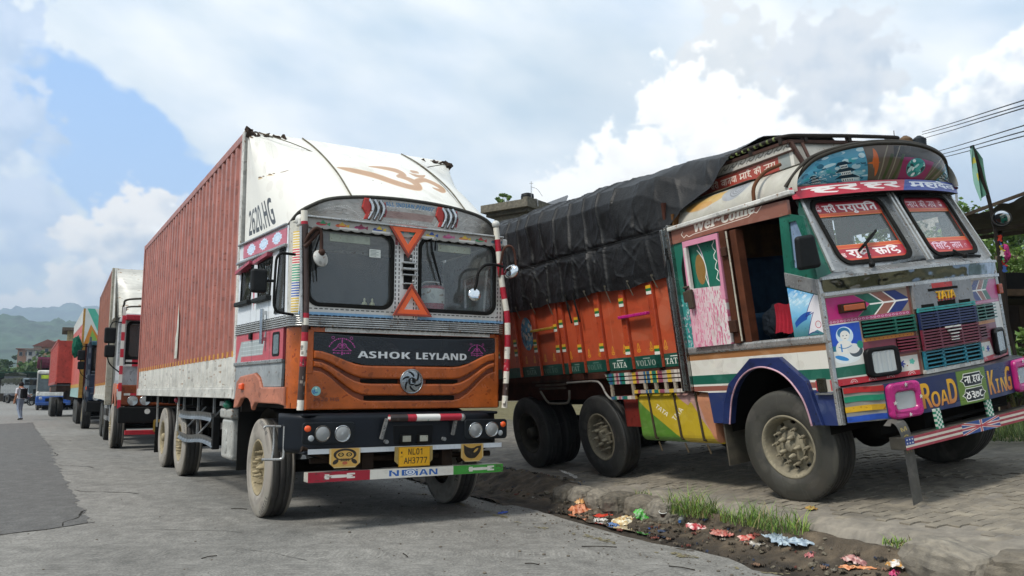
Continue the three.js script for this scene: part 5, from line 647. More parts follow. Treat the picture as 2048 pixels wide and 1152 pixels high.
// ---------- the painted lorry on the pavement ----------
const P2 = { green: paint(0x1d6a58, 0.45), blue: paint(0x22305f, 0.5), magenta: paint(0xb8257a, 0.4), maroon: paint(0x7a2f40, 0.5), orange: paint(0xb4492a, 0.5), wood: matt(0x5d3524, 0.7), brown: paint(0x7d5644, 0.55), teal: paint(0x1f7f92, 0.45), white: paint(0xcdccc4, 0.5), pink: paint(0xd07a96, 0.5) };
const toT2 = new THREE.Matrix4().makeRotationFromEuler(new THREE.Euler(...T2ROT, 'YXZ')).setPosition(...T2POS);
function inT2(x, y, z) { return V(x, y, z).applyMatrix4(toT2).toArray(); }
const truck2 = thing('painted_truck', 'colourful painted lorry under a black tarpaulin, leaning on the sloping cobbled pavement', 'truck', T2POS);
truck2.rotation.set(...T2ROT, 'YXZ');
{
  const t = truck2, L2 = LEFT(-1.22), R2 = RIGHT(1.22);
  const SD = (pts, d, box, holes, bev) => ap(plate(pts, d, box, holes, bev), L2);            // plate x = z of the truck
  const zf = (x) => x > 0 ? interp(x, [0, 0.42, 0.7, 0.9, 1.1, 1.22], [0.245, 0.235, 0.18, 0.12, 0.045, 0]) : interp(-x, [0, 0.42, 0.7, 0.85, 0.95, 1.1, 1.22], [0.245, 0.235, 0.155, 0.1, 0.065, 0.025, 0]);
  const zb = (x) => interp(abs(x), [0, 0.5, 0.96, 1.08, 1.22], [0.405, 0.365, 0.29, 0.21, 0.05]);
  const tx = (x0, f = zf, z0 = 0) => { let x = x0; for (let i = 0; i < 8; i++) x = x0 - (f(x) - z0) * (x0 + 6.86) / (5 - z0); return x; };
  const onFront = (g, dz = 0, f = zf) => bend(g, (v) => { v.z += f(v.x) + dz; });
  const strip = (x0, x1, y0, y1, d, dz = 0, f = zf, n = 8) => { const g = new THREE.BoxGeometry(x1 - x0, y1 - y0, d, n, 1, 1).translate((x0 + x1) / 2, (y0 + y1) / 2, d / 2); return onFront(g, dz, f); };
  // --- front sheet with its paintwork ---
  const FW = 2048, FH = 704, fx = (x) => (x + 1.22) / 2.44 * FW, fy = (y) => (1.86 - y) / 0.8 * FH;
  const front = canvas(FW, FH, (x) => {
    const poly = (c, pts) => { x.fillStyle = c; x.beginPath(); for (const [a, b] of pts) x.lineTo(fx(a), fy(b)); x.fill(); };
    poly('#8d7a6c', [[-1.22, 1.06], [1.22, 1.06], [1.22, 1.86], [-1.22, 1.86]]);
    for (const s of [-1, 1]) {
      const p = (c, pts) => poly(c, pts.map(([a, b]) => [s * a, b]));
      p('#d9d5cc', [[1.22, 1.86], [0.42, 1.86], [0.42, 1.825], [1.22, 1.82]]);
      p('#b5206f', [[1.2, 1.815], [0.93, 1.815], [0.8, 1.725], [0.92, 1.625], [1.2, 1.625]]);
      p('#145a48', [[0.92, 1.815], [0.8, 1.815], [0.685, 1.722], [0.8, 1.725]]); p('#145a48', [[0.8, 1.718], [0.685, 1.715], [0.78, 1.625], [0.91, 1.625]]);
      p('#8a5648', [[0.78, 1.815], [0.68, 1.815], [0.57, 1.725], [0.67, 1.725]]); p('#8a5648', [[0.67, 1.715], [0.57, 1.715], [0.665, 1.625], [0.76, 1.625]]);
      p('#1c2f6e', [[0.66, 1.815], [0.55, 1.815], [0.43, 1.73], [0.55, 1.725]]); p('#1c2f6e', [[0.55, 1.715], [0.43, 1.715], [0.52, 1.625], [0.645, 1.625]]);
      p('#e4e2dc', [[0.795, 1.815], [0.78, 1.815], [0.665, 1.72], [0.76, 1.625], [0.775, 1.625], [0.68, 1.72]]); p('#e4e2dc', [[0.675, 1.815], [0.66, 1.815], [0.55, 1.72], [0.645, 1.625], [0.66, 1.625], [0.565, 1.72]]); p('#e4e2dc', [[0.8, 1.727], [0.425, 1.727], [0.425, 1.713], [0.8, 1.713]]);
      p('#a82c66', [[1.21, 1.622], [0.42, 1.622], [0.42, 1.592], [1.21, 1.592]]);
      x.strokeStyle = '#e3cfd8'; x.lineWidth = 3; for (let i = 0; i < 22; i++) { x.beginPath(); x.ellipse(fx(s * (1.18 - 0.034 * i)), fy(1.606), 9, 6, 0, 0, 7); x.stroke(); }
      p('#123c33', [[0.9, 1.585], [0.42, 1.585], [0.42, 1.43], [0.9, 1.43]]); p('#c9822a', [[0.9, 1.432], [0.42, 1.432], [0.42, 1.402], [0.9, 1.402]]);
      x.fillStyle = '#a33a2a'; for (let i = 0; i < 12; i++) x.fillRect(fx(s * (0.88 - 0.038 * i)) - 4, fy(1.42), 8, 8);
      p('#7b3a48', [[0.92, 1.402], [0.42, 1.402], [0.42, 1.1], [0.92, 1.1]]); p('#d5d2ca', [[0.66, 1.235], [0.43, 1.235], [0.43, 1.1], [0.72, 1.1]]); p('#8a5a4a', [[0.66, 1.255], [0.43, 1.255], [0.43, 1.235], [0.66, 1.235]]);
      x.fillStyle = '#2a3a96'; for (const k of [0, 1, 2, 3, 4, 5]) { x.save(); x.translate(fx(s * 0.6), fy(1.17)); x.rotate(k * 1.05); x.beginPath(); x.ellipse(15, 0, 17, 6, 0.3, 0, 7); x.fill(); x.restore(); } x.fillStyle = '#5bb5a2'; for (const k of [0, 1, 2, 3, 4]) { x.save(); x.translate(fx(s * 0.5), fy(1.18)); x.rotate(k * 1.26); x.beginPath(); x.ellipse(11, 0, 12, 9, 0, 0, 7); x.fill(); x.restore(); } x.fillStyle = '#8a5a4a'; x.beginPath(); x.arc(fx(s * 0.55), fy(1.15), 6, 0, 7); x.fill();
      p('#d8d5cd', [[1.2, 1.59], [0.92, 1.59], [0.92, 1.22], [1.2, 1.22]]); p('#d4d1c8', [[1.22, 1.235], [0.93, 1.235], [0.9, 1.14], [0.84, 1.1], [0.42, 1.1], [0.42, 1.085], [1.22, 1.09]]); p('#1a5f4c', [[1.22, 1.22], [0.93, 1.222], [0.9, 1.15], [0.84, 1.125], [1.22, 1.13]]);
      p('#b52733', [[1.22, 1.118], [0.42, 1.1], [0.42, 1.06], [1.22, 1.06]]); x.strokeStyle = '#e6d5d0'; x.lineWidth = 4; for (const u of [1.05, 0.88, 0.72, 0.52]) { x.beginPath(); x.arc(fx(s * u), fy(1.07), 26, PI, 0); x.stroke(); x.beginPath(); x.arc(fx(s * u), fy(1.07), 14, PI, 0); x.stroke(); }
      p('#7a4a40', [[0.44, 1.86], [0.415, 1.86], [0.415, 1.06], [0.44, 1.06]]);
    }
    // small painted figure of a child with a pot, blue and white
    x.save(); x.translate(fx(-1.06), fy(1.4)); x.scale(1.15, 1); x.fillStyle = '#1d4db8'; x.fillRect(-104, -158, 208, 170); x.fillStyle = '#1f6f86'; x.fillRect(-104, 0, 208, 40); x.fillStyle = '#d6d8d2'; x.fillRect(-104, 40, 208, 120); x.fillStyle = '#cfe2ee'; x.beginPath(); x.ellipse(-8, -70, 60, 68, 0, 0, 7); x.fill(); x.fillStyle = '#2d6d9c'; x.beginPath(); x.ellipse(-12, -92, 44, 40, 0, 0, 7); x.fill(); x.fillStyle = '#e6e4dc'; x.beginPath(); x.ellipse(-6, -70, 33, 38, 0, 0, 7); x.fill(); x.beginPath(); x.ellipse(-20, 26, 62, 62, 0.2, 0, 7); x.fill(); x.fillStyle = '#dfe6e6'; x.beginPath(); x.ellipse(-10, 104, 88, 36, 0, 0, 7); x.fill(); x.fillStyle = '#2f86c8'; x.beginPath(); x.ellipse(-50, 96, 50, 16, 0.4, 0, 7); x.fill(); x.fillRect(-46, -10, 10, 60); x.fillStyle = '#3f4a52'; x.beginPath(); x.ellipse(54, 52, 46, 48, 0, 0, 7); x.fill(); x.fillStyle = '#d9dad6'; x.beginPath(); x.ellipse(40, 34, 42, 38, 0, 0, 7); x.fill(); x.fillStyle = '#20303c'; for (const u of [-18, 6]) { x.beginPath(); x.ellipse(u, -70, 5, 3, 0, 0, 7); x.fill(); } x.fillRect(-14, -50, 14, 3); x.strokeStyle = '#1d6da8'; x.lineWidth = 5; x.beginPath(); x.moveTo(-60, 10); x.quadraticCurveTo(-20, 40, 30, 10); x.stroke(); x.fillStyle = '#1f7f6a'; x.beginPath(); x.ellipse(88, 10, 20, 30, 0, 0, 7); x.fill(); x.restore();
  }, 91, 0.8);
  mesh('front_panel', sheet((s, q) => { const x = lerpv(-1.22, 1.22, s); return [x, lerpv(1.06, 1.86, q), zf(x)]; }, 60, 4), printed(front, 0.45), t);
  // chrome band between two mouldings, following the front and turning onto the sides
  mesh('chrome_band', [sheet((s, q) => { const x = lerpv(-1.22, 1.22, s), y = lerpv(1.855, 1.98, q); return [x, y, zf(x) + 0.004 + 0.02 * q + 0.0014 * N2(x * 5, y * 9) + 0.0003 * N2(x * 17, y * 14)]; }, 120, 12, true)], metal(0xa4a9ad, 0.09), t);
  mesh('moulding', [strip(-1.23, 1.23, 1.835, 1.862, 0.035, 0, zf, 30)], ALU, t); mesh('moulding', [strip(-1.23, 1.23, 1.975, 2.0, 0.035, 0, zf, 30)], ALU, t);
  mesh('cowl', sheet((s, q) => { const x = lerpv(-1.2, 1.2, s); return [x, lerpv(1.995, 2.05, q), lerpv(zf(x) + 0.01, interp(abs(x), [0, 1.1, 1.2], [0.17, 0.04, -0.02]), q)]; }, 24, 3, true), STEEL, t);
  // --- windscreens ---
  const wz = (x, y) => { const q = (y - 2.03) / 0.69; return lerpv(interp(abs(x), [0, 1.1], [0.165, 0.035]), interp(abs(x), [0, 1.0], [-0.14, -0.25]), q); };
  const onW = (g, dz) => bend(g, (v) => { v.z += wz(v.x, v.y) + dz; });
  const so = []; for (let i = 0; i <= 12; i++) so.push([lerpv(-1.12, 1.12, i / 12), 2.03]); for (let i = 0; i <= 12; i++) so.push([lerpv(1.07, -1.07, i / 12), 2.76]);
  const g1 = rr(-0.96, -0.145, 2.1, 2.715, 0.1), g2 = rr(0.145, 0.96, 2.1, 2.715, 0.1);
  mesh('windscreen_frame', onW(plate(so, 0.03, null, [g1, g2]), -0.015), STEEL, t);
  const stick = (up, dn, sym) => canvas(768, 640, (x, w, h) => {
    x.clearRect(0, 0, w, h);
    for (const [y0, y1] of [[0, 0.26], [0.735, 1]]) { x.fillStyle = '#a8303c'; x.fillRect(0, y0 * h, w, (y1 - y0) * h); }
    x.fillStyle = '#c5522e'; x.fillRect(0, 0.205 * h, w, 0.055 * h); x.fillRect(0, 0.735 * h, w, 0.06 * h); x.fillStyle = '#7c1c2a'; x.fillRect(0, 0, w, 0.035 * h); x.fillStyle = '#c24a34'; x.fillRect(0, 0.96 * h, w, 0.04 * h);
    x.strokeStyle = '#d58a4a'; x.lineWidth = 5; for (const y of [0.205, 0.255, 0.738, 0.793]) { x.beginPath(); x.moveTo(0, y * h); x.lineTo(w, y * h); x.stroke(); }
    x.fillStyle = '#b8452e'; x.fillRect(0, 0, 14, h); x.fillRect(w - 14, 0, 14, h);
    up(x, w, h); dn(x, w, h);
  }, 5, 0);
  const tri1 = (x, cx, cy) => { x.strokeStyle = '#e9dcdc'; x.fillStyle = '#e9dcdc'; x.lineWidth = 5; x.beginPath(); x.arc(cx, cy + 16, 24, 0, 7); x.stroke(); x.beginPath(); x.ellipse(cx, cy + 24, 20, 10, 0, 0, 7); x.fill(); x.beginPath(); for (const q of [-14, 0, 14]) { x.moveTo(cx + q, cy - 8); x.lineTo(cx + q * 1.2, cy - 34); } x.stroke(); };
  const sA = stick((x, w, h) => { tri1(x, 70, 66); deva(x, 'srI', 120, 48, 72, 14, '#eee4e2', 130); deva(x, 'pSupit', 280, 46, 76, 14, '#eee4e2', 440); }, (x, w, h) => { x.save(); x.strokeStyle = '#ead9d6'; x.lineWidth = 6; x.translate(70, 575); x.beginPath(); x.moveTo(-20, 0); x.lineTo(20, 0); x.moveTo(0, -24); x.lineTo(0, 24); x.stroke(); for (const [a, b] of [[-14, -14], [14, -14], [-14, 14], [14, 14]]) { x.beginPath(); x.arc(a, b, 4, 0, 7); x.stroke(); } x.restore(); deva(x, 'Sub', 120, 532, 66, 13, '#eee4e2', 240); deva(x, 'RiD', 410, 532, 66, 12, '#eee4e2', 280); });
  const sB = stick((x, w, h) => { deva(x, 'nAT', 90, 50, 66, 10, '#e6d4da', 170); deva(x, 'kI', 300, 50, 66, 10, '#e6d4da', 100); deva(x, 'jy', 440, 50, 66, 10, '#e6d4da', 130); tri1(x, 660, 66); }, (x, w, h) => { deva(x, 'isiD', 90, 536, 64, 10, '#dcbccb', 270); deva(x, 'lAb', 410, 536, 64, 10, '#dcbccb', 180); x.strokeStyle = '#dcbccb'; x.lineWidth = 5; x.beginPath(); x.arc(660, 575, 18, 2, 6); x.stroke(); });
  for (const [o, x0, x1, st] of [[g1, -0.96, -0.145, sA], [g2, 0.145, 0.96, sB]]) {
    const w = mesh('windscreen', onW(plate(o, 0.005), -0.01), GLASS, t);
    mesh('rubber_seal', onW(plate(rr(x0 - 0.018, x1 + 0.018, 2.082, 2.733, 0.115), 0.024, null, [rr(x0 + 0.02, x1 - 0.02, 2.12, 2.695, 0.09)], 0.006), 0.012), RUBBER, w);
    const gq = []; for (const [y0, y1] of [[2.548, 2.7], [2.115, 2.27]]) gq.push(onW(plate(rr(x0 + 0.018, x1 - 0.018, y0, y1, 0.03), 0.002, [x0 + 0.01, x1 - 0.01, 2.115, 2.7]), 0.0));
    mesh('window_lettering', gq[0], printed(st, 0.5), w); mesh('window_lettering', gq[1], printed(st, 0.5), w);
    const e = x0 + 0.026, f = x1 - 0.026; each('window_edge_strip', [onW(plate([[e, 2.2], [e + 0.012, 2.2], [e + 0.012, 2.62], [e, 2.62]], 0.002), 0), onW(plate([[f - 0.012, 2.2], [f, 2.2], [f, 2.62], [f - 0.012, 2.62]], 0.002), 0)], paint(0xb8472c, 0.5), w);
  }
  each('centre_pillar', [beam([-0.03, 2.05, 0.2], [-0.03, 2.74, -0.1], 0.025, 0.02), beam([0.025, 2.05, 0.2], [0.025, 2.74, -0.1], 0.025, 0.02)], ALU, t);
  for (const s of [-1, 1]) mesh('edge_moulding', beam([s * 1.11, 2.04, 0.055], [s * 1.05, 2.76, -0.235], 0.03, 0.025), ALU, t);
  const wip = (a, b, c, d) => { const w = mesh('wiper', [rod(a, b, 0.013, 0.009), mv(new THREE.SphereGeometry(0.028, 12, 8), ...a)], BLACK, t); mesh('wiper_blade', [beam(c, d, 0.014, 0.02), beam([lerpv(c[0], d[0], 0.2), lerpv(c[1], d[1], 0.2), lerpv(c[2], d[2], 0.2) + 0.015], [lerpv(c[0], d[0], 0.8), lerpv(c[1], d[1], 0.8), lerpv(c[2], d[2], 0.8) + 0.015], 0.01, 0.012)], BLACK, w); };
  const Wp = (x, y, d = 0.03) => [x, y, wz(x, y) + d];
  wip([-0.74, 2.06, 0.16], Wp(-0.6, 2.27), Wp(-0.72, 2.2), Wp(-0.4, 2.38)); wip([0.5, 2.06, 0.2], Wp(0.5, 2.13), Wp(0.34, 2.1), Wp(0.92, 2.05));
  // --- cab side towards the road ---
  const sideTex = canvas(1024, 512, (x, w, h) => { const X = (z) => (z + 1.83) / 1.83 * w, Y = (y) => (1.45 - y) / 0.72 * h; const b = (c, y0, y1, z0 = -1.83, z1 = 0) => { x.fillStyle = c; x.fillRect(X(z0), Y(y1), X(z1) - X(z0), Y(y0) - Y(y1)); }; b('#9a6a42', 1.378, 1.45); b('#d3d1c8', 1.22, 1.378); b('#1a5a4a', 1.128, 1.22); b('#d3d1c8', 1.108, 1.128); b('#8a5448', 1.058, 1.108); b('#d3d1c8', 1.04, 1.058); b('#253361', 0.73, 1.04); b('#a8a49a', 1.02, 1.128, -0.17, 0); for (let i = 0; i < 3; i++) b('#b03a44', 1.03, 1.12, -0.2 + i * 0.08, -0.18 + i * 0.08); }, 101, 0.9);
  const arcIn = [[-1.312, 0.733], [-1.27, 0.87], [-1.23, 0.98], [-1.16, 1.09], [-1.08, 1.17], [-0.98, 1.23], [-0.88, 1.262], [-0.77, 1.272], [-0.65, 1.25], [-0.54, 1.205], [-0.45, 1.135], [-0.38, 1.05], [-0.325, 0.96], [-0.29, 0.84], [-0.272, 0.733]];
  const lowSide = [[-1.6, 0.733], [-1.34, 0.733], ...arcIn.slice(1, -1).map(([a, b]) => [a, b + 0.03]), [-0.24, 0.733], [-0.005, 0.733], [-0.005, 1.45], [-1.83, 1.45], [-1.83, 1.06], [-1.62, 1.045]];
  mesh('lower_side', SD(lowSide, 0.03, [-1.83, 0, 0.73, 1.45]), printed(sideTex, 0.5), t);
  mesh('fender_flare', SD([[-1.425, 0.731], ...arcIn, [-0.164, 0.738], [-0.262, 1.125], [-0.536, 1.35], [-0.918, 1.358], [-1.256, 1.128], [-1.36, 0.95]].filter((p, i) => !(i === 0 && 0)), 0.075, null, null, 0.008), P2.blue, t);
  mesh('fender_lip', ap(pipe(arcIn.map(([a, b]) => [a, b, 0.078]), 0.009, 60, false, 6), L2), paint(0xc9a0ac, 0.5), t);
  mesh('side_lamp', SD(rr(-0.175, -0.08, 1.02, 1.14, 0.012), 0.05, null, null, 0.008), paint(0x2c2c22, 0.2), t); mesh('lamp_shelf', SD([[-0.19, 1.0], [-0.02, 1.0], [-0.02, 1.016], [-0.19, 1.016]], 0.06), STEEL, t);
  mesh('sill', SD([[-1.83, 1.44], [-0.01, 1.437], [-0.01, 1.512], [-1.83, 1.52]], 0.05, null, null, 0.02), ALU, t);
  each('rear_post', [ap(bx(-1.975, -1.935, 1.065, 2.8, -0.02, 0.075, 0.006), L2), ap(bx(-1.935, -1.87, 1.065, 2.82, -0.03, 0.05, 0.006), L2), ap(bx(-1.87, -1.835, 1.065, 2.83, -0.02, 0.07, 0.006), L2)], metal(0xaeb0ae, 0.35), t);
  mesh('front_post', [ap(bx(-0.025, 0.01, 0.735, 1.99, -0.01, 0.035, 0.005), L2), bx(-1.235, -1.2, 0.735, 1.06, -0.01, 0.015)], ALU, t); mesh('front_post', bx(1.2, 1.245, 0.735, 1.99, -0.02, 0.012, 0.005), ALU, t);
  mesh('welcome_board', SD([[-1.83, 2.62], [-1.07, 2.625], [-0.3, 2.6], [-0.2, 2.6], [-0.2, 2.73], [-1.83, 2.8]], 0.035, [-1.83, -0.2, 2.6, 2.8]), printed(canvas(1024, 160, (x, w, h) => { x.fillStyle = '#86584a'; x.fillRect(0, 0, w, h); x.fillStyle = '#e4ded2'; x.font = 'italic bold 104px serif'; x.save(); x.translate(215, 94); x.rotate(-0.03); x.lineWidth = 7; x.lineJoin = 'round'; x.strokeStyle = '#e4ded2'; x.fillText('Wel~Come', 0, 0); x.strokeText('Wel~Come', 0, 0); x.restore(); x.strokeStyle = '#e4ded2'; x.lineWidth = 5; x.beginPath(); x.moveTo(120, 60); x.lineTo(100, 84); x.lineTo(122, 116); x.lineTo(150, 98); x.lineTo(172, 118); x.lineTo(220, 108); x.lineTo(720, 96); x.lineTo(760, 70); x.lineTo(790, 86); x.lineTo(820, 60); x.lineTo(836, 44); x.stroke(); }, 111, 0.6), 0.5), t);
  mesh('gutter_rail', [ap(bx(-1.85, -0.12, 2.76, 2.805, 0, 0.075, 0.012), L2)], WHITEP, t);
  // inside of the cab, seen through the open door
  const lining = matt(0x4a1420, 0.9), inner = matt(0x6a4a2a, 0.9);
  mesh('cab_back_wall', bx(-1.2, 1.2, 0.9, 2.95, -1.86, -1.83), inner, t); mesh('cab_floor', bx(-1.19, 1.19, 1.36, 1.42, -1.83, 0.0), DARK, t); mesh('cab_ceiling', bx(-1.19, 1.19, 2.78, 2.8, -1.83, -0.2), lining, t);
  each('seat_bench', [bx(-1.12, 1.12, 1.45, 1.78, -1.7, -1.0, 0.06), bx(-1.12, 1.12, 1.75, 2.4, -1.8, -1.66, 0.06)], matt(0x2a4a6a, 0.8), t); mesh('engine_cover', bx(-0.4, 0.4, 1.42, 1.85, -0.98, -0.05, 0.06), matt(0x5a3a22, 0.9), t); mesh('dash', bx(-1.15, 1.15, 1.8, 2.03, -0.26, -0.02, 0.04), matt(0x24282c, 0.7), t);
  mesh('steering_wheel', ap(new THREE.TorusGeometry(0.24, 0.018, 8, 36), new THREE.Matrix4().makeRotationX(-1.0).setPosition(-0.62, 2.02, -0.5)), BLACK, t);
  mesh('inner_lining', bx(0.98, 1.14, 1.45, 2.1, -1.8, -0.1), lining, t);
  // green rear quarter, jamb, door
  mesh('rear_quarter', SD([[-1.835, 1.52], [-1.1, 1.52], [-1.1, 2.63], [-1.835, 2.63]], 0.022, [-1.835, -1.1, 1.52, 2.63]), printed(canvas(384, 576, (x, w, h) => { x.fillStyle = '#1c6554'; x.fillRect(0, 0, w, h); x.fillStyle = '#2f7f7c'; x.fillRect(0, 0.5 * h, w, 0.5 * h); const r = rng(6); for (let i = 0; i < 150; i++) { x.fillStyle = ['#cfd8d6', '#4fa8a0', '#1f6f78', '#d8a0b4'][i % 4]; x.globalAlpha = 0.7; x.beginPath(); x.ellipse(r() * 0.3 * w, (0.55 + 0.45 * r()) * h, 4 + 9 * r(), 3 + 5 * r(), r() * 3, 0, 7); x.fill(); } x.globalAlpha = 1; x.fillStyle = '#120f10'; x.beginPath(); x.moveTo(0.1 * w, 0.5 * h); x.lineTo(0.1 * w, 0.25 * h); x.quadraticCurveTo(0.16 * w, 0.12 * h, 0.24 * w, 0.08 * h); x.lineTo(0.24 * w, 0.5 * h); x.fill(); for (const cx of [0.5]) { x.strokeStyle = '#d9c4d2'; x.lineWidth = 6; x.beginPath(); x.moveTo((cx + 0.12) * w, 0.5 * h); x.quadraticCurveTo((cx + 0.14) * w, 0.2 * h, cx * w, 0.06 * h); x.stroke(); x.fillStyle = '#8a6a3a'; x.beginPath(); x.ellipse(cx * w, 0.3 * h, 0.1 * w, 0.14 * h, 0, 0, 7); x.fill(); x.strokeStyle = '#dfe2dc'; x.beginPath(); x.moveTo((cx - 0.02) * w, 0.12 * h); x.quadraticCurveTo((cx + 0.18) * w, 0.26 * h, (cx + 0.08) * w, 0.38 * h); x.lineTo((cx + 0.14) * w, 0.5 * h); x.stroke(); x.strokeStyle = '#e6e6e0'; x.lineWidth = 5; x.beginPath(); for (let k = 0; k < 14; k++) x.lineTo((0.82 + 0.03 * sin(k * 2)) * w, (0.05 + 0.03 * k) * h); x.stroke(); } }, 121, 0.5), 0.5), t);
  { const d = mesh('door', SD([[-1.675, 1.515], [-1.115, 1.515], [-1.09, 2.605], [-1.625, 2.61]], 0.035, [-1.675, -1.09, 1.515, 2.61], [[[-1.585, 2.115], [-1.145, 2.09], [-1.12, 2.55], [-1.58, 2.555]]]).translate(-0.045, 0, 0) && (() => { const g = keep(SD([[-1.675, 1.515], [-1.115, 1.515], [-1.09, 2.605], [-1.625, 2.61]], 0.035, [-1.675, -1.09, 1.515, 2.61], [[[-1.585, 2.115], [-1.145, 2.09], [-1.12, 2.55], [-1.58, 2.555]]])); g.translate(-0.045, 0, 0); return g; })(), printed(canvas(512, 768, (x, w, h) => { x.fillStyle = '#d3cdca'; x.fillRect(0, 0, w, h); const r = rng(14); for (let i = 0; i < 420; i++) { const u = r() * w, v = (0.45 + 0.55 * r()) * h; x.strokeStyle = ['#c95a80', '#d07a98', '#b8496e', '#e0d8d6'][floor(r() * 4)]; x.globalAlpha = 0.75; x.lineWidth = 5 + 7 * r(); x.beginPath(); x.moveTo(u, v); x.quadraticCurveTo(u + 20 * (r() - 0.5), v + 26 * r(), u + 10 * (r() - 0.5), v + 60 * r()); x.stroke(); } x.globalAlpha = 1; x.fillStyle = '#cf8aa2'; x.fillRect(0, 0, w, 0.06 * h); x.fillRect(0, 0, 0.1 * w, 0.46 * h); x.fillRect(0.88 * w, 0, 0.12 * w, 0.6 * h); const g = x.createLinearGradient(0, 0, w, 0); g.addColorStop(0, 'rgba(214,120,150,.5)'); g.addColorStop(0.6, 'rgba(214,120,150,.1)'); g.addColorStop(1, 'rgba(214,120,150,0)'); x.fillStyle = g; x.fillRect(0, 0.46 * h, w, 0.54 * h); }, 131, 0.6), 0.55), t, 'pink and white painted door folded open');
    mesh('hinge', [ap(bx(-1.06, -0.985, 2.36, 2.45, 0.07, 0.1, 0.008), L2)], matt(0x4a3026, 0.8), d); mesh('hinge', [ap(bx(-1.1, -1.0, 1.62, 1.74, 0.07, 0.1, 0.008), L2)], matt(0x4a3026, 0.8), d); mesh('lock', [ap(bx(-1.71, -1.6, 1.985, 2.1, 0.075, 0.1, 0.01), L2), ap(bx(-1.62, -1.545, 1.91, 2.11, 0.09, 0.13, 0.012), L2), ap(rod([-1.6, 2.14, 0.1], [-1.68, 2.14, 0.1], 0.012), L2)], matt(0x4e463e, 0.6), d); }
  mesh('door_jamb', [ap(bx(-1.085, -1.0, 1.51, 2.62, 0.0, 0.07, 0.008), L2)], P2.wood, t); mesh('door_jamb', [ap(bx(-0.965, -0.88, 1.51, 2.6, -0.06, 0.04, 0.008), L2)], P2.wood, t); mesh('jamb_strip', [ap(rod([-0.985, 1.53, 0.06], [-0.985, 2.6, 0.06], 0.009), L2)], paint(0xc9c2b0, 0.5), t);
  mesh('front_quarter', SD([[-0.365, 1.515], [-0.36, 2.1], [-0.325, 2.6], [-0.2, 2.6], [-0.05, 2.55], [0.0, 1.99], [-0.01, 1.515]], 0.024, null, [[[-0.225, 2.53], [-0.14, 2.53], [-0.02, 2.1], [-0.25, 2.125]]]), P2.green, t);
  mesh('quarter_glass', SD([[-0.225, 2.53], [-0.14, 2.53], [-0.02, 2.1], [-0.25, 2.125]], 0.004), paint(0x8fa6c4, 0.08), t);
  mesh('corner_panel', sheet((s, q) => { const a = [-1.245, lerpv(1.99, 2.6, q), lerpv(-0.002, -0.1, q)], b = [lerpv(-1.11, -1.05, q), lerpv(2.03, 2.74, q), lerpv(0.05, -0.24, q)]; return [0, 1, 2].map((c) => lerpv(a[c], b[c], s)); }, 4, 8, true), P2.green, t); mesh('corner_panel', sheet((s, q) => { const a = [1.22, lerpv(1.985, 2.7, q), lerpv(-0.3, -0.42, q)], b = [lerpv(1.11, 1.05, q), lerpv(2.03, 2.74, q), lerpv(0.05, -0.24, q)]; return [0, 1, 2].map((c) => lerpv(a[c], b[c], s)); }, 4, 8, true), P2.green, t);
  mesh('belt_plate', SD([[-0.365, 1.975], [-0.005, 1.852], [-0.005, 1.985], [-0.36, 2.1]], 0.034, null, null, 0.004), STEEL, t);
  mesh('painted_quarter', SD([[-0.355, 1.515], [-0.02, 1.515], [-0.02, 1.85], [-0.355, 1.96]], 0.03, [-0.36, -0.02, 1.515, 1.96]), printed(canvas(320, 420, (x, w, h) => { const g = x.createLinearGradient(0, 0, 0, h); g.addColorStop(0, '#3d8fd0'); g.addColorStop(0.3, '#a9d3e8'); g.addColorStop(0.6, '#6fb0d6'); g.addColorStop(1, '#3c6f74'); x.fillStyle = g; x.fillRect(0, 0, w, h); const r = rng(8); for (let i = 0; i < 60; i++) { x.globalAlpha = 0.35; x.fillStyle = '#e4eff4'; x.beginPath(); x.ellipse(r() * w, (0.05 + 0.4 * r()) * h, 30 * r() + 6, 8 * r() + 3, -0.5, 0, 7); x.fill(); } x.globalAlpha = 1; x.fillStyle = '#d9d6da'; x.beginPath(); x.moveTo(w, 0.12 * h); x.quadraticCurveTo(0.7 * w, 0.3 * h, 0.5 * w, 0.62 * h); x.lineTo(0.72 * w, 0.56 * h); x.quadraticCurveTo(0.6 * w, 0.75 * h, 0.5 * w, 0.98 * h); x.lineTo(0.8 * w, 0.9 * h); x.lineTo(w, 0.98 * h); x.fill(); x.fillStyle = '#1f4f9c'; x.beginPath(); x.moveTo(0.1 * w, 0.72 * h); x.quadraticCurveTo(0.4 * w, 0.5 * h, 0.72 * w, 0.54 * h); x.quadraticCurveTo(0.55 * w, 0.6 * h, 0.52 * w, 0.68 * h); x.quadraticCurveTo(0.3 * w, 0.72 * h, 0.12 * w, 0.82 * h); x.fill(); x.strokeStyle = '#2a2a70'; x.lineWidth = 6; x.beginPath(); x.moveTo(w, 0.12 * h); x.quadraticCurveTo(0.7 * w, 0.3 * h, 0.5 * w, 0.62 * h); x.lineTo(0.76 * w, 0.56 * h); x.quadraticCurveTo(0.6 * w, 0.75 * h, 0.5 * w, 0.98 * h); x.quadraticCurveTo(0.7 * w, 0.9 * h, 0.84 * w, 0.97 * h); x.stroke(); x.strokeStyle = '#b33a44'; x.lineWidth = 5; x.beginPath(); x.arc(0.86 * w, 0.8 * h, 28, 0, 7); x.stroke(); }, 141, 0.4), 0.45), t);
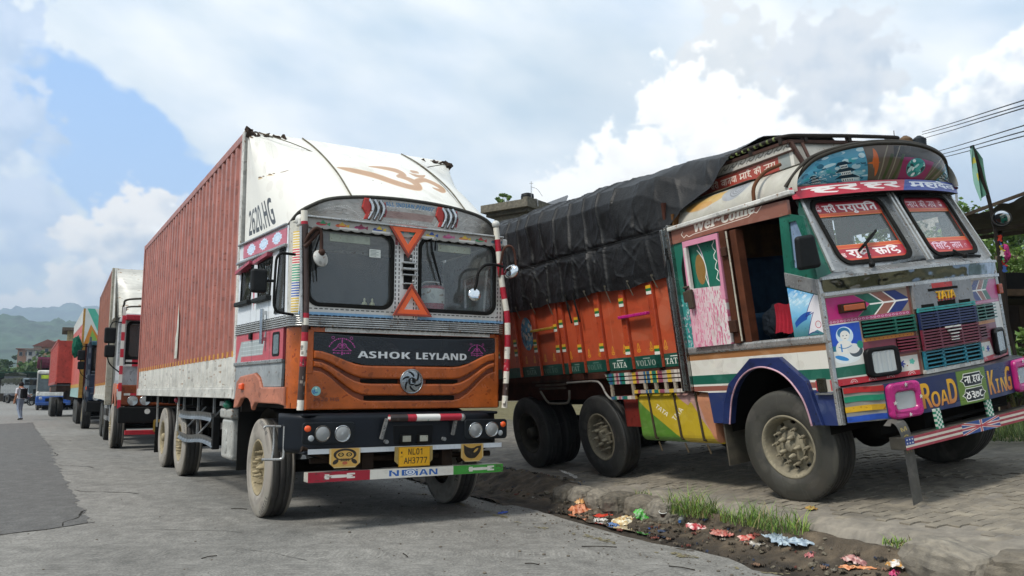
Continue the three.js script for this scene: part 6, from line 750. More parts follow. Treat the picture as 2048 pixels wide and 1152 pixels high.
  { const m = mesh('wing_mirror', ap(bend(new RoundedBoxGeometry(0.2, 0.29, 0.07, 4, 0.033), (v) => { v.x *= 1 - 0.25 * (v.y / 0.3); }), new THREE.Matrix4().makeRotationFromEuler(new THREE.Euler(0.05, -0.25, 0.06)).setPosition(-1.36, 2.225, 0.03)), PLASTIC, t, 'black plastic mirror back beside the open door'); mesh('mirror_arm', [rod([-1.24, 2.12, -0.02], [-1.33, 2.2, 0.0], 0.014), rod([-1.24, 2.32, -0.03], [-1.33, 2.26, 0.0], 0.012)], BLACK, m); }
  mesh('right_side', [ap(plate([[0.005, 0.733], [0.25, 0.733], ...arcIn.slice(1, -1).reverse().map(([a, b]) => [-a, b + 0.03]), [1.34, 0.733], [1.83, 1.0], [1.83, 2.8], [0.5, 2.75], [0.36, 2.6], [0.3, 1.99], [0.005, 1.98]], 0.03, null, [[[0.45, 2.1], [1.0, 2.1], [1.0, 2.55], [0.5, 2.55]], [[1.1, 2.1], [1.6, 2.1], [1.6, 2.55], [1.1, 2.55]]]), R2)], P2.green, t);
  // --- lamps, plates and grilles of the front ---
  mesh('turn_lamp', [onFront(bx(-1.095, -0.865, 1.672, 1.752, 0.0, 0.045, 0.008), 0)], matt(0x3a2018, 0.5), t); mesh('turn_lamp_glass', onFront(bx(-1.075, -0.885, 1.687, 1.737, 0.04, 0.052, 0.008), 0), new THREE.MeshPhysicalMaterial({ color: 0x9c4a16, roughness: 0.25, clearcoat: 0.5 }), t); mesh('turn_lamp', bx(1.2, 1.27, 1.66, 1.76, -0.02, 0.03, 0.01), paint(0xb0502a, 0.3), t);
  for (const [a, b] of [[-0.915, -0.665], [0.735, 0.985]]) { const h = mesh('headlight', [onFront(plate(rr(a - 0.02, b + 0.02, 1.09, 1.345, 0.05), 0.05, null, [rr(a + 0.025, b - 0.025, 1.125, 1.31, 0.03)], 0.012), 0.0)], matt(0x16171a, 0.5), t); mesh('reflector', onFront(sheet((s, q) => [lerpv(a + 0.02, b - 0.02, s), lerpv(1.12, 1.315, q), 0.034 - 0.024 * sin(PI * s) * sin(PI * q)], 14, 10, true), 0), REFLECTOR, h); mesh('lens', onFront(bend(new THREE.BoxGeometry(b - a - 0.06, 0.18, 0.006, 12, 1, 1), (v) => { v.z += 0.0025 * sin(v.x * 160); v.x += (a + b) / 2; v.y += 1.217; v.z += 0.04; }), 0), LENS, h); }
  const slats = (n, a, b, y0, y1, m, count, div) => { for (let i = 0; i < count; i++) { const y = lerpv(y0, y1, (i + 0.5) / count); mesh(n, strip(a, b, y - 0.006, y + 0.006, 0.022, 0.012, zf, 10), m, t); } for (const d of div ?? []) mesh('grille_bar', strip(d - 0.009, d + 0.009, y0, y1, 0.02, 0.01, zf, 1), m, t); };
  each('grille_back', [strip(-0.905, -0.43, 1.44, 1.58, 0.006, 0.002), strip(0.43, 0.905, 1.44, 1.58, 0.006, 0.002), strip(-0.62, -0.44, 1.275, 1.395, 0.006, 0.002), strip(0.44, 0.62, 1.275, 1.395, 0.006, 0.002), strip(-0.4, 0.4, 1.26, 1.6, 0.006, 0.016), strip(-0.4, 0.4, 1.09, 1.245, 0.006, 0.006)], DARK, t);
  slats('grille_slat', -0.905, -0.43, 1.435, 1.585, P2.green, 5, [-0.62, -0.44]); slats('grille_slat', 0.43, 0.905, 1.435, 1.585, P2.green, 5, [0.62, 0.45]);
  slats('grille_slat', -0.62, -0.43, 1.27, 1.4, P2.maroon, 5); slats('grille_slat', 0.43, 0.62, 1.27, 1.4, P2.maroon, 5);
  const mid = (y0, y1, m, c) => { for (let i = 0; i < c; i++) { const y = lerpv(y0, y1, (i + 0.5) / c); mesh('grille_slat', strip(-0.4, 0.4, y - 0.007, y + 0.007, 0.022, 0.03, zf, 10), m, t); } for (const d of [-0.39, -0.16, 0.14, 0.385]) mesh('grille_bar', strip(d - 0.011, d + 0.011, y0, y1, 0.02, 0.027, zf, 1), m, t); };
  mid(1.59, 1.63, paint(0x2f9a98, 0.45), 2); mid(1.44, 1.585, P2.blue, 6); mid(1.255, 1.435, P2.maroon, 7);
  each('grille_ornament', [strip(-0.1, 0.1, 1.425, 1.437, 0.02, 0.05), strip(-0.08, 0.1, 1.395, 1.405, 0.02, 0.05), strip(-0.05, 0.06, 1.365, 1.374, 0.02, 0.05), strip(-0.04, 0.05, 1.335, 1.343, 0.02, 0.05), strip(-0.04, 0.05, 1.312, 1.319, 0.02, 0.05)], WHITEP, t);
  mesh('nose_plate', [strip(-0.41, 0.41, 1.625, 1.835, 0.03, 0.006, zf, 12)], paint(0x86888a, 0.4), t);
  each('nose_slot', [strip(-0.34, -0.18, 1.625, 1.655, 0.008, 0.034), strip(-0.12, 0.12, 1.625, 1.668, 0.008, 0.034), strip(0.18, 0.34, 1.625, 1.655, 0.008, 0.034), strip(-0.22, 0.19, 1.765, 1.787, 0.008, 0.034)], DARK, t);
  mesh('red_label', strip(-0.16, 0.12, 1.789, 1.832, 0.006, 0.034), paint(0xb82a26, 0.5), t);
  { const tt = mesh('maker_lettering', onFront(letters('TATA', -0.125, 0.13, 1.685, 1.757, 0.014), 0.036), paint(0xd9a516, 0.45), t); mesh('lettering_base', onFront(letters('TATA', -0.125, 0.13, 1.668, 1.71, 0.008), 0.034), paint(0xa62a26, 0.5), tt); }
  for (const y of [1.105, 1.14, 1.175, 1.21, 1.238]) mesh('grille_slat', strip(-0.4, 0.4, y - 0.006, y + 0.006, 0.022, 0.012, zf, 10), P2.teal, t); for (const d of [-0.39, -0.15, 0.16, 0.39]) mesh('grille_bar', strip(d - 0.014, d + 0.014, 1.09, 1.25, 0.02, 0.014, zf, 1), P2.teal, t);
  mesh('lower_lip', strip(-0.41, 0.41, 1.055, 1.09, 0.03, 0.0), P2.white, t);
  // --- visor: coloured scenes behind the crown, banner below ---
  const A2 = [[-1.12, 2.845, -0.27], [-1.03, 2.98, -0.18], [-0.9, 3.08, -0.11], [-0.62, 3.15, -0.04], [-0.3, 3.185, 0], [0, 3.19, 0.02], [0.3, 3.185, 0], [0.62, 3.15, -0.04], [0.9, 3.08, -0.11], [1.03, 2.98, -0.18], [1.12, 2.845, -0.27]];
  const arc2 = new THREE.CatmullRomCurve3(A2.map((p) => V(...p)));
  const vz = (x) => -0.1 - 0.16 * abs(x / 1.15) ** 2.2;
  const scenes = canvas(1536, 320, (x, w, h) => {
    x.fillStyle = '#3a3230'; x.fillRect(0, 0, w, h); const r = rng(15);
    const town = (x0, x1) => { x.save(); x.beginPath(); x.rect(x0, 0, x1 - x0, h); x.clip(); x.fillStyle = '#4f96b0'; x.fillRect(x0, 0, x1 - x0, h); for (let i = 0; i < 70; i++) { x.fillStyle = ['#cfe0e2', '#2f7f9c', '#8fc4cf', '#15455c', '#e4ecea', '#3aa0a4'][floor(r() * 6)]; x.globalAlpha = 0.7; x.beginPath(); x.ellipse(x0 + r() * (x1 - x0), r() * h, 10 + 40 * r(), 6 + 22 * r(), 0, 0, 7); x.fill(); } x.globalAlpha = 1; for (let i = 0; i < 60; i++) { x.globalAlpha = 0.8; x.fillStyle = ['#dfe8e6', '#173f52', '#e9eeec', '#2a6d86', '#9fcad2'][i % 5]; x.fillRect(x0 + r() * (x1 - x0), h * (0.35 + 0.65 * r()), 6 + 34 * r(), 5 + 16 * r()); } x.globalAlpha = 1; for (const [f, g, q] of [[0.3, 0.9, 60], [0.72, 0.95, 85], [0.05, 0.8, 46]]) { const u = x0 + f * (x1 - x0); for (let k = 0; k < 3; k++) { const v = g * h - k * q * 0.75, z = q * (1 - 0.24 * k); x.fillStyle = '#e4ebe8'; x.fillRect(u - z * 0.55, v - q * 0.4, z * 1.1, q * 0.42); x.fillStyle = '#123244'; x.beginPath(); x.moveTo(u - z * 1.15, v - q * 0.36); x.lineTo(u - z * 0.5, v - q * 0.75); x.lineTo(u + z * 0.5, v - q * 0.75); x.lineTo(u + z * 1.15, v - q * 0.36); x.fill(); for (let j = -2; j < 3; j++) x.fillRect(u + j * z * 0.2 - 3, v - q * 0.25, 6, q * 0.2); } } x.restore(); };
    town(0, 0.37 * w); town(0.84 * w, w);
    x.fillStyle = '#5e5248'; x.fillRect(0.37 * w, 0, 0.2 * w, h); x.fillRect(0.72 * w, 0, 0.12 * w, h); x.fillStyle = '#8c1f58'; x.fillRect(0.55 * w, 0.35 * h, 0.19 * w, 0.65 * h); x.fillStyle = '#2e2a26'; x.fillRect(0.5 * w, 0.08 * h, 0.3 * w, 0.3 * h);
    x.fillStyle = '#c9622e'; x.beginPath(); x.ellipse(0.405 * w, 0.5 * h, 30, 120, 0, -1.5, 1.5); x.lineTo(0.4 * w, 0.4 * h); x.fill(); x.beginPath(); for (let k = 0; k < 8; k++) x.lineTo(0.4 * w + (k % 2 ? 14 : 50) * cos(k * 0.785), 0.52 * h + (k % 2 ? 14 : 50) * sin(k * 0.785)); x.fill();
    for (const u of [0.455, 0.515, 0.77, 0.825]) { x.strokeStyle = '#8a8270'; x.lineWidth = 9; x.beginPath(); x.moveTo(u * w + 30, 0.06 * h); x.lineTo((u - 0.01) * w + 10, 0.4 * h); x.lineTo((u - 0.025) * w, h); x.stroke(); x.strokeStyle = '#3e4a2c'; x.lineWidth = 26; x.beginPath(); x.moveTo(u * w + 58, 0.3 * h); x.lineTo(u * w + 4, h); x.stroke(); }
    x.fillStyle = '#1f8a86'; x.beginPath(); x.ellipse(0.64 * w, 0.64 * h, 88, 84, 0, 0, 7); x.fill(); x.save(); x.beginPath(); x.ellipse(0.64 * w, 0.64 * h, 82, 78, 0, 0, 7); x.clip(); for (let i = 0; i < 26; i++) { x.fillStyle = ['#bfe0dc', '#123c48', '#3fa8a0', '#e8f0ec'][i % 4]; x.beginPath(); x.ellipse(0.64 * w + (r() - 0.5) * 160, 0.64 * h + (r() - 0.5) * 130, 8 + 14 * r(), 8 + 20 * r(), r(), 0, 7); x.fill(); } x.restore();
  }, 151, 0.3);
  mesh('visor_scene', sheet((s, q) => { const a = arc2.getPoint(s), x = lerpv(-1.12, 1.12, s), b = [x, 2.845 + 0.012 * (1 - abs(2 * s - 1)), vz(x) + 0.01], bul = 0.03 * sin(PI * q); return [lerpv(b[0], a.x, q), lerpv(b[1], a.y, q), lerpv(b[2], a.z, q) + bul]; }, 60, 10), printed(scenes, 0.12, { roughnessMap: null }), t);
  each('visor_rim', [pipe(A2, 0.018, 60, false, 7), pipe(A2.map(([a, b, c]) => [a * 1.02, b + 0.02, c - 0.02]), 0.02, 60, false, 7)], matt(0x3d3a35, 0.6), t); mesh('visor_sill', sheet((s, q) => { const x = lerpv(-1.15, 1.15, s); return [x, 2.85 - 0.02 * q + 0.012 * (1 - abs(2 * s - 1)), vz(x) + 0.035 - 0.01 * q]; }, 30, 2, true), matt(0x8f8a7e, 0.5), t);
  const ban = canvas(1536, 128, (x, w, h) => { x.fillStyle = '#b3253a'; x.fillRect(0, 0, w, h); x.fillStyle = '#203c92'; x.beginPath(); x.moveTo(0.585 * w, 0); x.lineTo(w, 0); x.lineTo(w, h); x.lineTo(0.545 * w, h); x.fill(); deva(x, 'hr', 110, 28, 62, 15, '#e6e0dc', 350); deva(x, 'hr', 500, 26, 62, 15, '#e6e0dc', 310); deva(x, 'mhAdev', 935, 30, 60, 13, '#dfe3ec', 560); x.fillStyle = '#e6e0dc'; x.fillRect(70, 26, 40, 12); }, 161, 0.35);
  mesh('banner', sheet((s, q) => { const x = lerpv(-1.17, 1.17, s); return [x, lerpv(2.73, 2.84, q) + 0.02 * (1 - (2 * s - 1) ** 2), vz(x) + lerpv(0.07, 0.035, q)]; }, 40, 3), printed(ban, 0.4), t);
  mesh('visor_soffit', sheet((s, q) => { const x = lerpv(-1.17, 1.17, s); return [x, 2.73 + 0.02 * (1 - (2 * s - 1) ** 2) + 0.0 * q, lerpv(vz(x) + 0.07, -0.3, q)]; }, 20, 2, true), BLACK, t);
  mesh('visor_tip', plate([[1.1, 2.74], [1.32, 2.76], [1.15, 2.83]], 0.02).translate(0, 0, -0.32), BLACK, t);
  // roof bulges behind the visor
  const roofTex = canvas(1024, 256, (x, w, h) => { x.fillStyle = '#aaa79c'; x.fillRect(0, 0, w, h); x.fillStyle = '#b58a3a'; x.globalAlpha = 0.7; x.beginPath(); x.ellipse(0.25 * w, 0.5 * h, 190, 50, -0.1, 0, 7); x.fill(); x.globalAlpha = 0.5; x.fillStyle = '#a8763a'; x.beginPath(); x.ellipse(0.2 * w, 0.62 * h, 120, 30, 0, 0, 7); x.fill(); x.globalAlpha = 1; x.fillStyle = '#8d9094'; x.beginPath(); x.ellipse(0.5 * w, 0.45 * h, 110, 70, -0.2, 0, 7); x.fill(); x.strokeStyle = '#6d6f72'; x.lineWidth = 8; for (const q of [50, 34, 18]) { x.beginPath(); x.ellipse(0.52 * w, 0.45 * h, q * 1.2, q, -0.2, 0, 5.4); x.stroke(); } }, 171, 1);
  for (const s of [-1, 1]) mesh('roof_bulge', sheet((u, v) => { const z = lerpv(-1.86, -0.16, u), a = v * PI / 2, k = 1 - 0.5 * sm(z, -0.2, -0.9) * 0 ; const fr = sm(z, -0.16, -0.5); return [s * (lerpv(0.86, 0.76, fr) + lerpv(0.28, 0.46, fr) * cos(a)), 2.8 + 0.275 * sin(a), z - 0.06 * (1 - fr) * 0]; }, 30, 14), printed(roofTex, 0.5), t);
  mesh('roof_top', sheet((u, v) => { const x = lerpv(-0.98, 0.98, u); const q = arc2.getPoint(clampv((x + 1.12) / 2.24, 0, 1)); return [x, lerpv(q.y - 0.01, 3.08, sm(v, 0, 0.4)), lerpv(q.z - 0.02, -1.86, v)]; }, 20, 10, true), paint(0xb4b0a4, 0.55), t);
  mesh('roof_strap', pipe([[-1.22, 2.8, -0.62], [-1.19, 2.95, -0.62], [-1.05, 3.08, -0.6], [-0.85, 3.15, -0.58]], 0.018, 16), RUST, t);
  // luggage crate on the roof
  const crateTex = canvas(1024, 256, (x, w, h) => { x.fillStyle = '#9a9890'; x.fillRect(0, 0, w, h); x.fillStyle = '#b6b3aa'; x.fillRect(0, 0, w, 0.4 * h); x.strokeStyle = '#4e4b45'; x.lineWidth = 7; for (let i = 0; i < 12; i++) { x.beginPath(); x.moveTo(i * 90, 0.3 * h); x.bezierCurveTo(i * 90 + 30, 0.02 * h, i * 90 + 50, 0.42 * h, i * 90 + 90, 0.1 * h); x.stroke(); x.beginPath(); x.arc(i * 90 + 46, 0.2 * h, 16, 0, 5); x.stroke(); } x.fillStyle = '#9c4034'; x.fillRect(0.0 * w, 0.46 * h, 0.82 * w, 0.54 * h); deva(x, 'srI', 130, 0.6 * h, 60, 9, '#ded3c6', 90); deva(x, 'vAtyA', 250, 0.6 * h, 60, 9, '#ded3c6', 170); deva(x, 'mAE', 450, 0.6 * h, 60, 9, '#ded3c6', 120); deva(x, 'kI', 600, 0.6 * h, 60, 9, '#ded3c6', 70); deva(x, 'jy', 700, 0.6 * h, 60, 9, '#ded3c6', 110); x.strokeStyle = '#d8d2c6'; x.lineWidth = 5; x.beginPath(); x.arc(70, 0.75 * h, 18, 0.5, 6); x.stroke(); x.fillStyle = '#8f9694'; x.fillRect(0.84 * w, 0.44 * h, 0.08 * w, 0.56 * h); x.fillStyle = '#d0cec6'; x.fillRect(0.925 * w, 0.3 * h, 0.03 * w, 0.7 * h); }, 181, 0.6);
  mesh('luggage_box', [ap(plate([[-1.8, 3.11], [-0.38, 3.11], [-0.5, 3.33], [-1.8, 3.36]], 0.03, [-1.8, -0.38, 3.1, 3.36]), LEFT(-0.78))], printed(crateTex, 0.5), t);
  mesh('luggage_box_front', [sheet((s, q) => [lerpv(-0.79, 0.79, s) * lerpv(1.02, 0.97, q), lerpv(3.11, 3.33, q), lerpv(-0.36, -0.48, q)], 6, 2, true), ap(plate([[0.38, 3.11], [1.8, 3.11], [1.8, 3.36], [0.5, 3.33]], 0.03), RIGHT(0.78)), bx(-0.78, 0.78, 3.08, 3.12, -1.8, -0.4)], paint(0x9b9a92, 0.5), t);
  each('luggage_box_trim', [beam([-0.8, 3.1, -0.35], [-0.79, 3.34, -0.47], 0.035, 0.03), beam([-0.82, 3.345, -0.47], [0.8, 3.335, -0.47], 0.03, 0.03), beam([-0.82, 3.345, -0.47], [-0.82, 3.37, -1.8], 0.03, 0.03), beam([-0.72, 3.15, -0.345], [-0.66, 3.32, -0.45], 0.025, 0.02), beam([-0.82, 3.25, -0.42], [-0.82, 3.25, -1.75], 0.02, 0.015)], matt(0x4a3530, 0.7), t);
  mesh('roof_rail', [pipe([[-0.83, 3.43, -1.9], [-0.83, 3.42, -1.2], [-0.83, 3.41, -0.62], [-0.8, 3.405, -0.5], [-0.7, 3.4, -0.46], [0, 3.4, -0.45], [0.7, 3.395, -0.46], [0.8, 3.395, -0.5], [0.83, 3.4, -0.62], [0.83, 3.4, -1.9]], 0.02, 90, false, 8, 0.2)], matt(0x2c2724, 0.7), t);
  mesh('rail_foot', [[-0.82, -0.55], [-0.82, -0.95], [-0.82, -1.4], [-0.6, -0.47], [0, -0.46], [0.6, -0.47]].map(([x, z]) => bx(x - 0.022, x + 0.022, 3.34, 3.4, z - 0.022, z + 0.022)), matt(0x2c2724, 0.7), t); t.children[t.children.length - 1].userData.kind = 'stuff';
  const rcol = rng(3), dots = []; for (let i = 0; i < 14; i++) { const z = -0.62 - i * 0.085; dots.push(mv(new THREE.CylinderGeometry(0.0215, 0.0215, 0.022, 10), -0.83, 3.41 + 0.0 * i, z, PI / 2)); } const rp = mesh('rail_paint', dots, paint(0x8a9a5a, 0.6), t); rp.userData.kind = 'stuff';
  // --- bumper: striped wing, lamps in pink frames, lettering ---
  const bt = canvas(2048, 256, (x, w, h) => {
    const X = (u) => (u + 1.22) / 2.44 * w, bar = (c, a, b, y0, y1) => { x.fillStyle = c; x.fillRect(X(a), y0 * h, X(b) - X(a), (y1 - y0) * h); };
    x.fillStyle = '#212a52'; x.fillRect(0, 0, w, h);
    for (const [a, b] of [[-1.22, -0.99], [0.99, 1.22]]) bar('#7d7c76', a, b, 0, 1);
    const big = (str, u0, u1) => { const cw = (X(u1) - X(u0)) / str.length; [...str].forEach((ch, i) => { const cap = i === 0 || i === str.length - 1, H = cap ? 200 : 120; x.save(); x.translate(X(u0) + (i + 0.5) * cw, 226); x.scale(cap ? 0.62 : 0.85, 1); x.font = `bold ${Math.round(H * 1.28)}px sans-serif`; x.textAlign = 'center'; x.fillStyle = '#0e1020'; x.fillText(ch, 8, 6); const g = x.createLinearGradient(0, -H, 0, 0); g.addColorStop(0, '#dba51c'); g.addColorStop(0.45, '#d09a2a'); g.addColorStop(1, '#b9703e'); x.fillStyle = g; x.fillText(ch, 0, 0); x.restore(); }); };
    big('ROAD', -0.635, -0.225); big('KING', 0.225, 0.63);
    bar('#5f7a2c', -0.2, 0.2, 0.0, 1); x.strokeStyle = '#46601e'; x.lineWidth = 6; x.strokeRect(X(-0.2), 2, X(0.2) - X(-0.2), h - 4);
    for (const [cy, str, wd] of [[0.3, 'nA.6K', 190], [0.74, '4378', 200]]) { const y = cy * h, a = X(-0.16), b = X(0.165); x.fillStyle = '#12161a'; x.strokeStyle = '#dfe0d4'; x.lineWidth = 6; x.beginPath(); x.moveTo(a, y); x.lineTo(a + 26, y - 14); x.lineTo(a + 40, y - 48); x.lineTo(b - 40, y - 48); x.lineTo(b - 26, y - 14); x.lineTo(b, y); x.lineTo(b - 26, y + 14); x.lineTo(b - 40, y + 48); x.lineTo(a + 40, y + 48); x.lineTo(a + 26, y + 14); x.closePath(); x.fill(); x.stroke(); deva(x, str, X(0) - wd / 2, y - 24, 50, 9, '#eceae2', wd, str === '4378'); }
  }, 191, 0.6);
  mesh('bumper', sheet((s, q) => { const x = lerpv(-1.22, 1.22, s); return [x, lerpv(0.75, 1.045, q), zb(x)]; }, 48, 3), printed(bt, 0.45), t);
  mesh('bumper_top', sheet((s, q) => { const x = lerpv(-1.22, 1.22, s); return [x, 1.045 + 0.005 * q, lerpv(zb(x), zf(x) - 0.05, q)]; }, 40, 2, true), paint(0x33363c, 0.5), t); mesh('bumper_underside', sheet((s, q) => { const x = lerpv(-1.22, 1.22, s); return [x, 0.75, lerpv(zb(x), -0.1, q)]; }, 40, 2, true), DARK, t);
  for (const sg of [-1, 1]) for (const [y, c] of [[1.018, 0xb52a2a], [0.944, 0x1c8a68], [0.862, 0xc79d1e], [0.782, 0x1f4aa6]]) mesh('stripe_strip', onFront(bend(new THREE.BoxGeometry(0.225, 0.047, 0.008, 14, 2, 1), (v) => { v.z += 0.005 * sin(v.x * 30 + y * 60) + 0.006; v.y += 0.004 * sin(v.x * 22 + y * 9); v.x += sg * 1.108; v.y += y; }), 0, zb), paint(c, 0.45), t);
  for (const s of [-1, 1]) { const a = s < 0 ? -0.985 : 0.665, b = s < 0 ? -0.665 : 0.985; const h = mesh('lamp_frame', onFront(plate(rr(a, b, 0.742, 1.04, 0.05), 0.055, null, [rr(a + 0.05, b - 0.058, 0.815, 0.962, 0.035)], 0.018), -0.01, zb), P2.magenta, t); mesh('lamp_reflector', onFront(sheet((u, v) => [lerpv(a + 0.03, b - 0.035, u), lerpv(0.815, 0.96, v), 0.015 - 0.02 * sin(PI * u) * sin(PI * v)], 10, 8, true), 0, zb), REFLECTOR, h); mesh('lamp_lens', onFront(new THREE.BoxGeometry(b - a - 0.08, 0.136, 0.006, 6, 1, 1).translate((a + b) / 2, 0.888, 0.024), 0, zb), LENS, h); each('star', [[(a + b) / 2, 1.017], [b - 0.025, 0.9], [(a + b) / 2, 0.768], [a + 0.027, 0.88]].map(([x, y]) => onFront(mv(plate(star(0.018), 0.004), x, y, 0.05), 0, zb)), WHITEP, h); }
  // lower bar with painted flags, on two chequered hangers
  const fl = canvas(2048, 128, (x, w, h) => { const X = (u) => (u + 1.0) / 2.0 * w; for (let i = 0; i < 5; i++) { x.fillStyle = i % 2 ? '#c9c2b4' : '#94333f'; x.fillRect(0, i * h / 5, w, h / 5 + 1); } x.fillStyle = '#2a3c78'; x.fillRect(0, 0, X(-0.9), 0.62 * h); x.fillStyle = '#d5d5d5'; for (let i = 0; i < 6; i++) { x.save(); x.translate(16 + (i % 3) * 34, 24 + floor(i / 3) * 36); x.beginPath(); for (const [a, b] of star(13)) x.lineTo(a, -b); x.fill(); x.restore(); } const a = X(-0.27), b = X(0.26); x.fillStyle = '#2f4a86'; x.fillRect(a, 0, b - a, h); x.save(); x.beginPath(); x.rect(a, 0, b - a, h); x.clip(); for (const [c, q] of [['#d8cfc6', 26], ['#b3404a', 13]]) { x.strokeStyle = c; x.lineWidth = q; x.beginPath(); x.moveTo(a, 0); x.lineTo(b, h); x.moveTo(b, 0); x.lineTo(a, h); x.stroke(); x.lineWidth = q * 1.4; x.beginPath(); x.moveTo((a + b) / 2, 0); x.lineTo((a + b) / 2, h); x.moveTo(a, h / 2); x.lineTo(b, h / 2); x.stroke(); } x.restore(); }, 201, 0.9);
  mesh('lower_bar', keep(mv(plate([[-1.0, 0.5], [1.0, 0.5], [1.0, 0.6], [-1.0, 0.6]], 0.006, [-1, 1, 0.5, 0.6]), 0, 0, 0.405)), printed(fl, 0.55), t); mesh('lower_bar_body', bx(-1.0, 1.0, 0.498, 0.602, 0.25, 0.404, 0.008), matt(0x4a4844, 0.7), t);
  const chk = printed(canvas(64, 128, (x, w, h) => { for (let i = 0; i < 8; i++) for (let k = 0; k < 4; k++) { x.fillStyle = (i + k) % 2 ? '#1d7a5c' : '#d3d6cc'; x.fillRect(k * 16, i * 16, 16, 16); } }, 2, 0.3), 0.5); for (const x of [-0.5, 0.2]) mesh('hanger', keep(mv(plate([[x - 0.035, 0.6], [x + 0.045, 0.6], [x + 0.03, 0.77], [x - 0.05, 0.77]], 0.02, [x - 0.05, x + 0.045, 0.6, 0.77]), 0, 0, 0.36)), chk, t);
  mesh('rubber_strip', sheet((s, q) => { const P_ = [[-1.0, 0.745, 0.27], [-0.96, 0.725, 0.34], [-0.93, 0.64, 0.36], [-0.915, 0.5, 0.36], [-0.9, 0.25, 0.35], [-0.885, 0.045, 0.34]], c = new THREE.CatmullRomCurve3(P_.map((p) => V(...p))).getPoint(1 - q); return [c.x + (s - 0.5) * 0.15, c.y + (s - 0.5) * 0.01 + (q > 0.85 ? (s - 0.5) * 0.06 : 0), c.z - (s - 0.5) * 0.02]; }, 4, 40), printed(canvas(64, 512, (x, w, h) => { x.fillStyle = '#4c4a45'; x.fillRect(0, 0, w, h); x.fillStyle = '#a8924e'; x.font = 'bold 50px sans-serif'; x.textAlign = 'center'; 'MOM'.split('').forEach((c, i) => { x.globalAlpha = i < 2 ? 1 : 0.35; x.fillText(c, 32, 200 + i * 62); }); x.globalAlpha = 1; }, 7, 1), 0.9), t, 'hanging rubber strip with worn yellow letters');
  each('front_crossmember', [bx(-0.9, 0.9, 0.6, 0.72, 0.0, 0.1), rod([-0.45, 0.64, 0.3], [0.5, 0.66, 0.28], 0.015), bx(-0.52, -0.4, 0.5, 1.0, -1.5, 0.25), bx(0.4, 0.52, 0.5, 1.0, -1.5, 0.25), bx(-0.4, 0.4, 0.5, 1.4, -1.2, -0.02, 0.05)], DARK, t);
  // --- load body ---
  const bodyTex = canvas(2048, 512, (x, w, h) => {
    const X = (z) => (z + 7.2) / 5.25 * w, Y = (y) => (2.45 - y) / 1.12 * h; x.fillStyle = '#b04c2e'; x.fillRect(0, 0, w, h); x.fillStyle = '#12473c'; x.fillRect(0, Y(1.48), w, h);
    const r = rng(9); for (let i = 0; i < 200; i++) { x.globalAlpha = 0.12; x.fillStyle = ['#7d3420', '#c96a48', '#5a2a1c'][i % 3]; x.beginPath(); x.ellipse(r() * w, r() * Y(1.48), 6 + 40 * r(), 6 + 20 * r(), 0, 0, 7); x.fill(); } x.globalAlpha = 1;
    const zs = [-2.08, -2.58, -3.1, -3.63, -4.07, -4.75, -5.3]; zs.forEach((z, i) => { x.strokeStyle = '#d3992a'; x.lineWidth = 4; for (const d of [-0.12, 0.12]) { x.save(); x.translate(X(z + d), Y(1.53)); x.beginPath(); x.moveTo(-13, -4); x.quadraticCurveTo(0, 8, 13, -4); x.moveTo(0, -6); x.quadraticCurveTo(-12, -22, 0, -44); x.quadraticCurveTo(12, -22, 0, -6); x.moveTo(-14, -12); x.lineTo(-6, -6); x.moveTo(14, -12); x.lineTo(6, -6); x.stroke(); x.restore(); } x.fillStyle = i % 2 ? '#9aa098' : '#dcdcd4'; x.font = 'bold 40px serif'; x.textAlign = 'center'; x.globalAlpha = i < 3 ? 0.95 : 0.5; x.fillText(i % 2 ? 'VOLVO' : 'TATA', X(z - 0.02), Y(1.365)); x.fillRect(X(z) - 26, Y(1.455), 52, 5); x.globalAlpha = 1; });
  }, 211, 0.9);
  mesh('body_side', ap(plate([[-7.2, 1.335], [-1.985, 1.335], [-1.985, 2.45], [-7.2, 2.45]], 0.04, [-7.2, -1.95, 1.33, 2.45]), LEFT(-1.21)), printed(bodyTex, 0.55), t);
  const tri3 = printed(canvas(32, 32, (x) => { x.fillStyle = '#d8d6cc'; x.fillRect(0, 0, 32, 32); x.fillStyle = '#d0a02a'; x.fillRect(0, 0, 32, 11); x.fillStyle = '#1d6a3a'; x.fillRect(0, 11, 32, 10); }, 2, 0.2), 0.5);
  for (const [z, yT, yB] of [[-2.3, 2.2, 1.53], [-2.85, 2.12, 1.56], [-3.38, 2.06, 1.63], [-3.88, 2.0, 1.65], [-4.26, 2.0, 1.68], [-4.42, 1.96, 1.68], [-5.02, 1.8, 1.72], [-5.62, 1.84, 1.7], [-6.2, 2.0, 1.7]]) {
    const o = mesh('body_rib', ap(plate([[z - 0.05, 1.34], [z + 0.05, 1.34], [z + 0.05, 2.42], [z - 0.05, 2.42]], 0.05, null, null, 0.012), LEFT(-1.248)), P2.orange, t); mesh('rib_foot', ap(bx(z - 0.051, z + 0.051, 1.338, 1.48, 0.05, 0.053), LEFT(-1.248)), paint(0x12473c, 0.5), o);
    for (const y of [yT, yB]) mesh('tricolour_tag', keep(ap(plate([[z - 0.045, y - 0.05], [z + 0.045, y - 0.05], [z + 0.045, y + 0.05], [z - 0.045, y + 0.05]], 0.003, [z - 0.045, z + 0.045, y - 0.05, y + 0.05]), LEFT(-1.2985))), tri3, o);
  }
  mesh('side_bar', ap(bx(-2.89, -2.34, 1.93, 1.965, 0.04, 0.1, 0.008), LEFT(-1.25)), P2.magenta, t); mesh('side_bar', ap(bx(-5.03, -4.44, 1.95, 1.985, 0.04, 0.1, 0.008), LEFT(-1.25)), paint(0xb08a26, 0.5), t);
  each('tie_strap', [[-3.97], [-3.78]].map(([z]) => ap(rod([z, 2.35, 0.11], [z + 0.02, 1.98, 0.07], 0.012), LEFT(-1.25))), RUBBER, t);
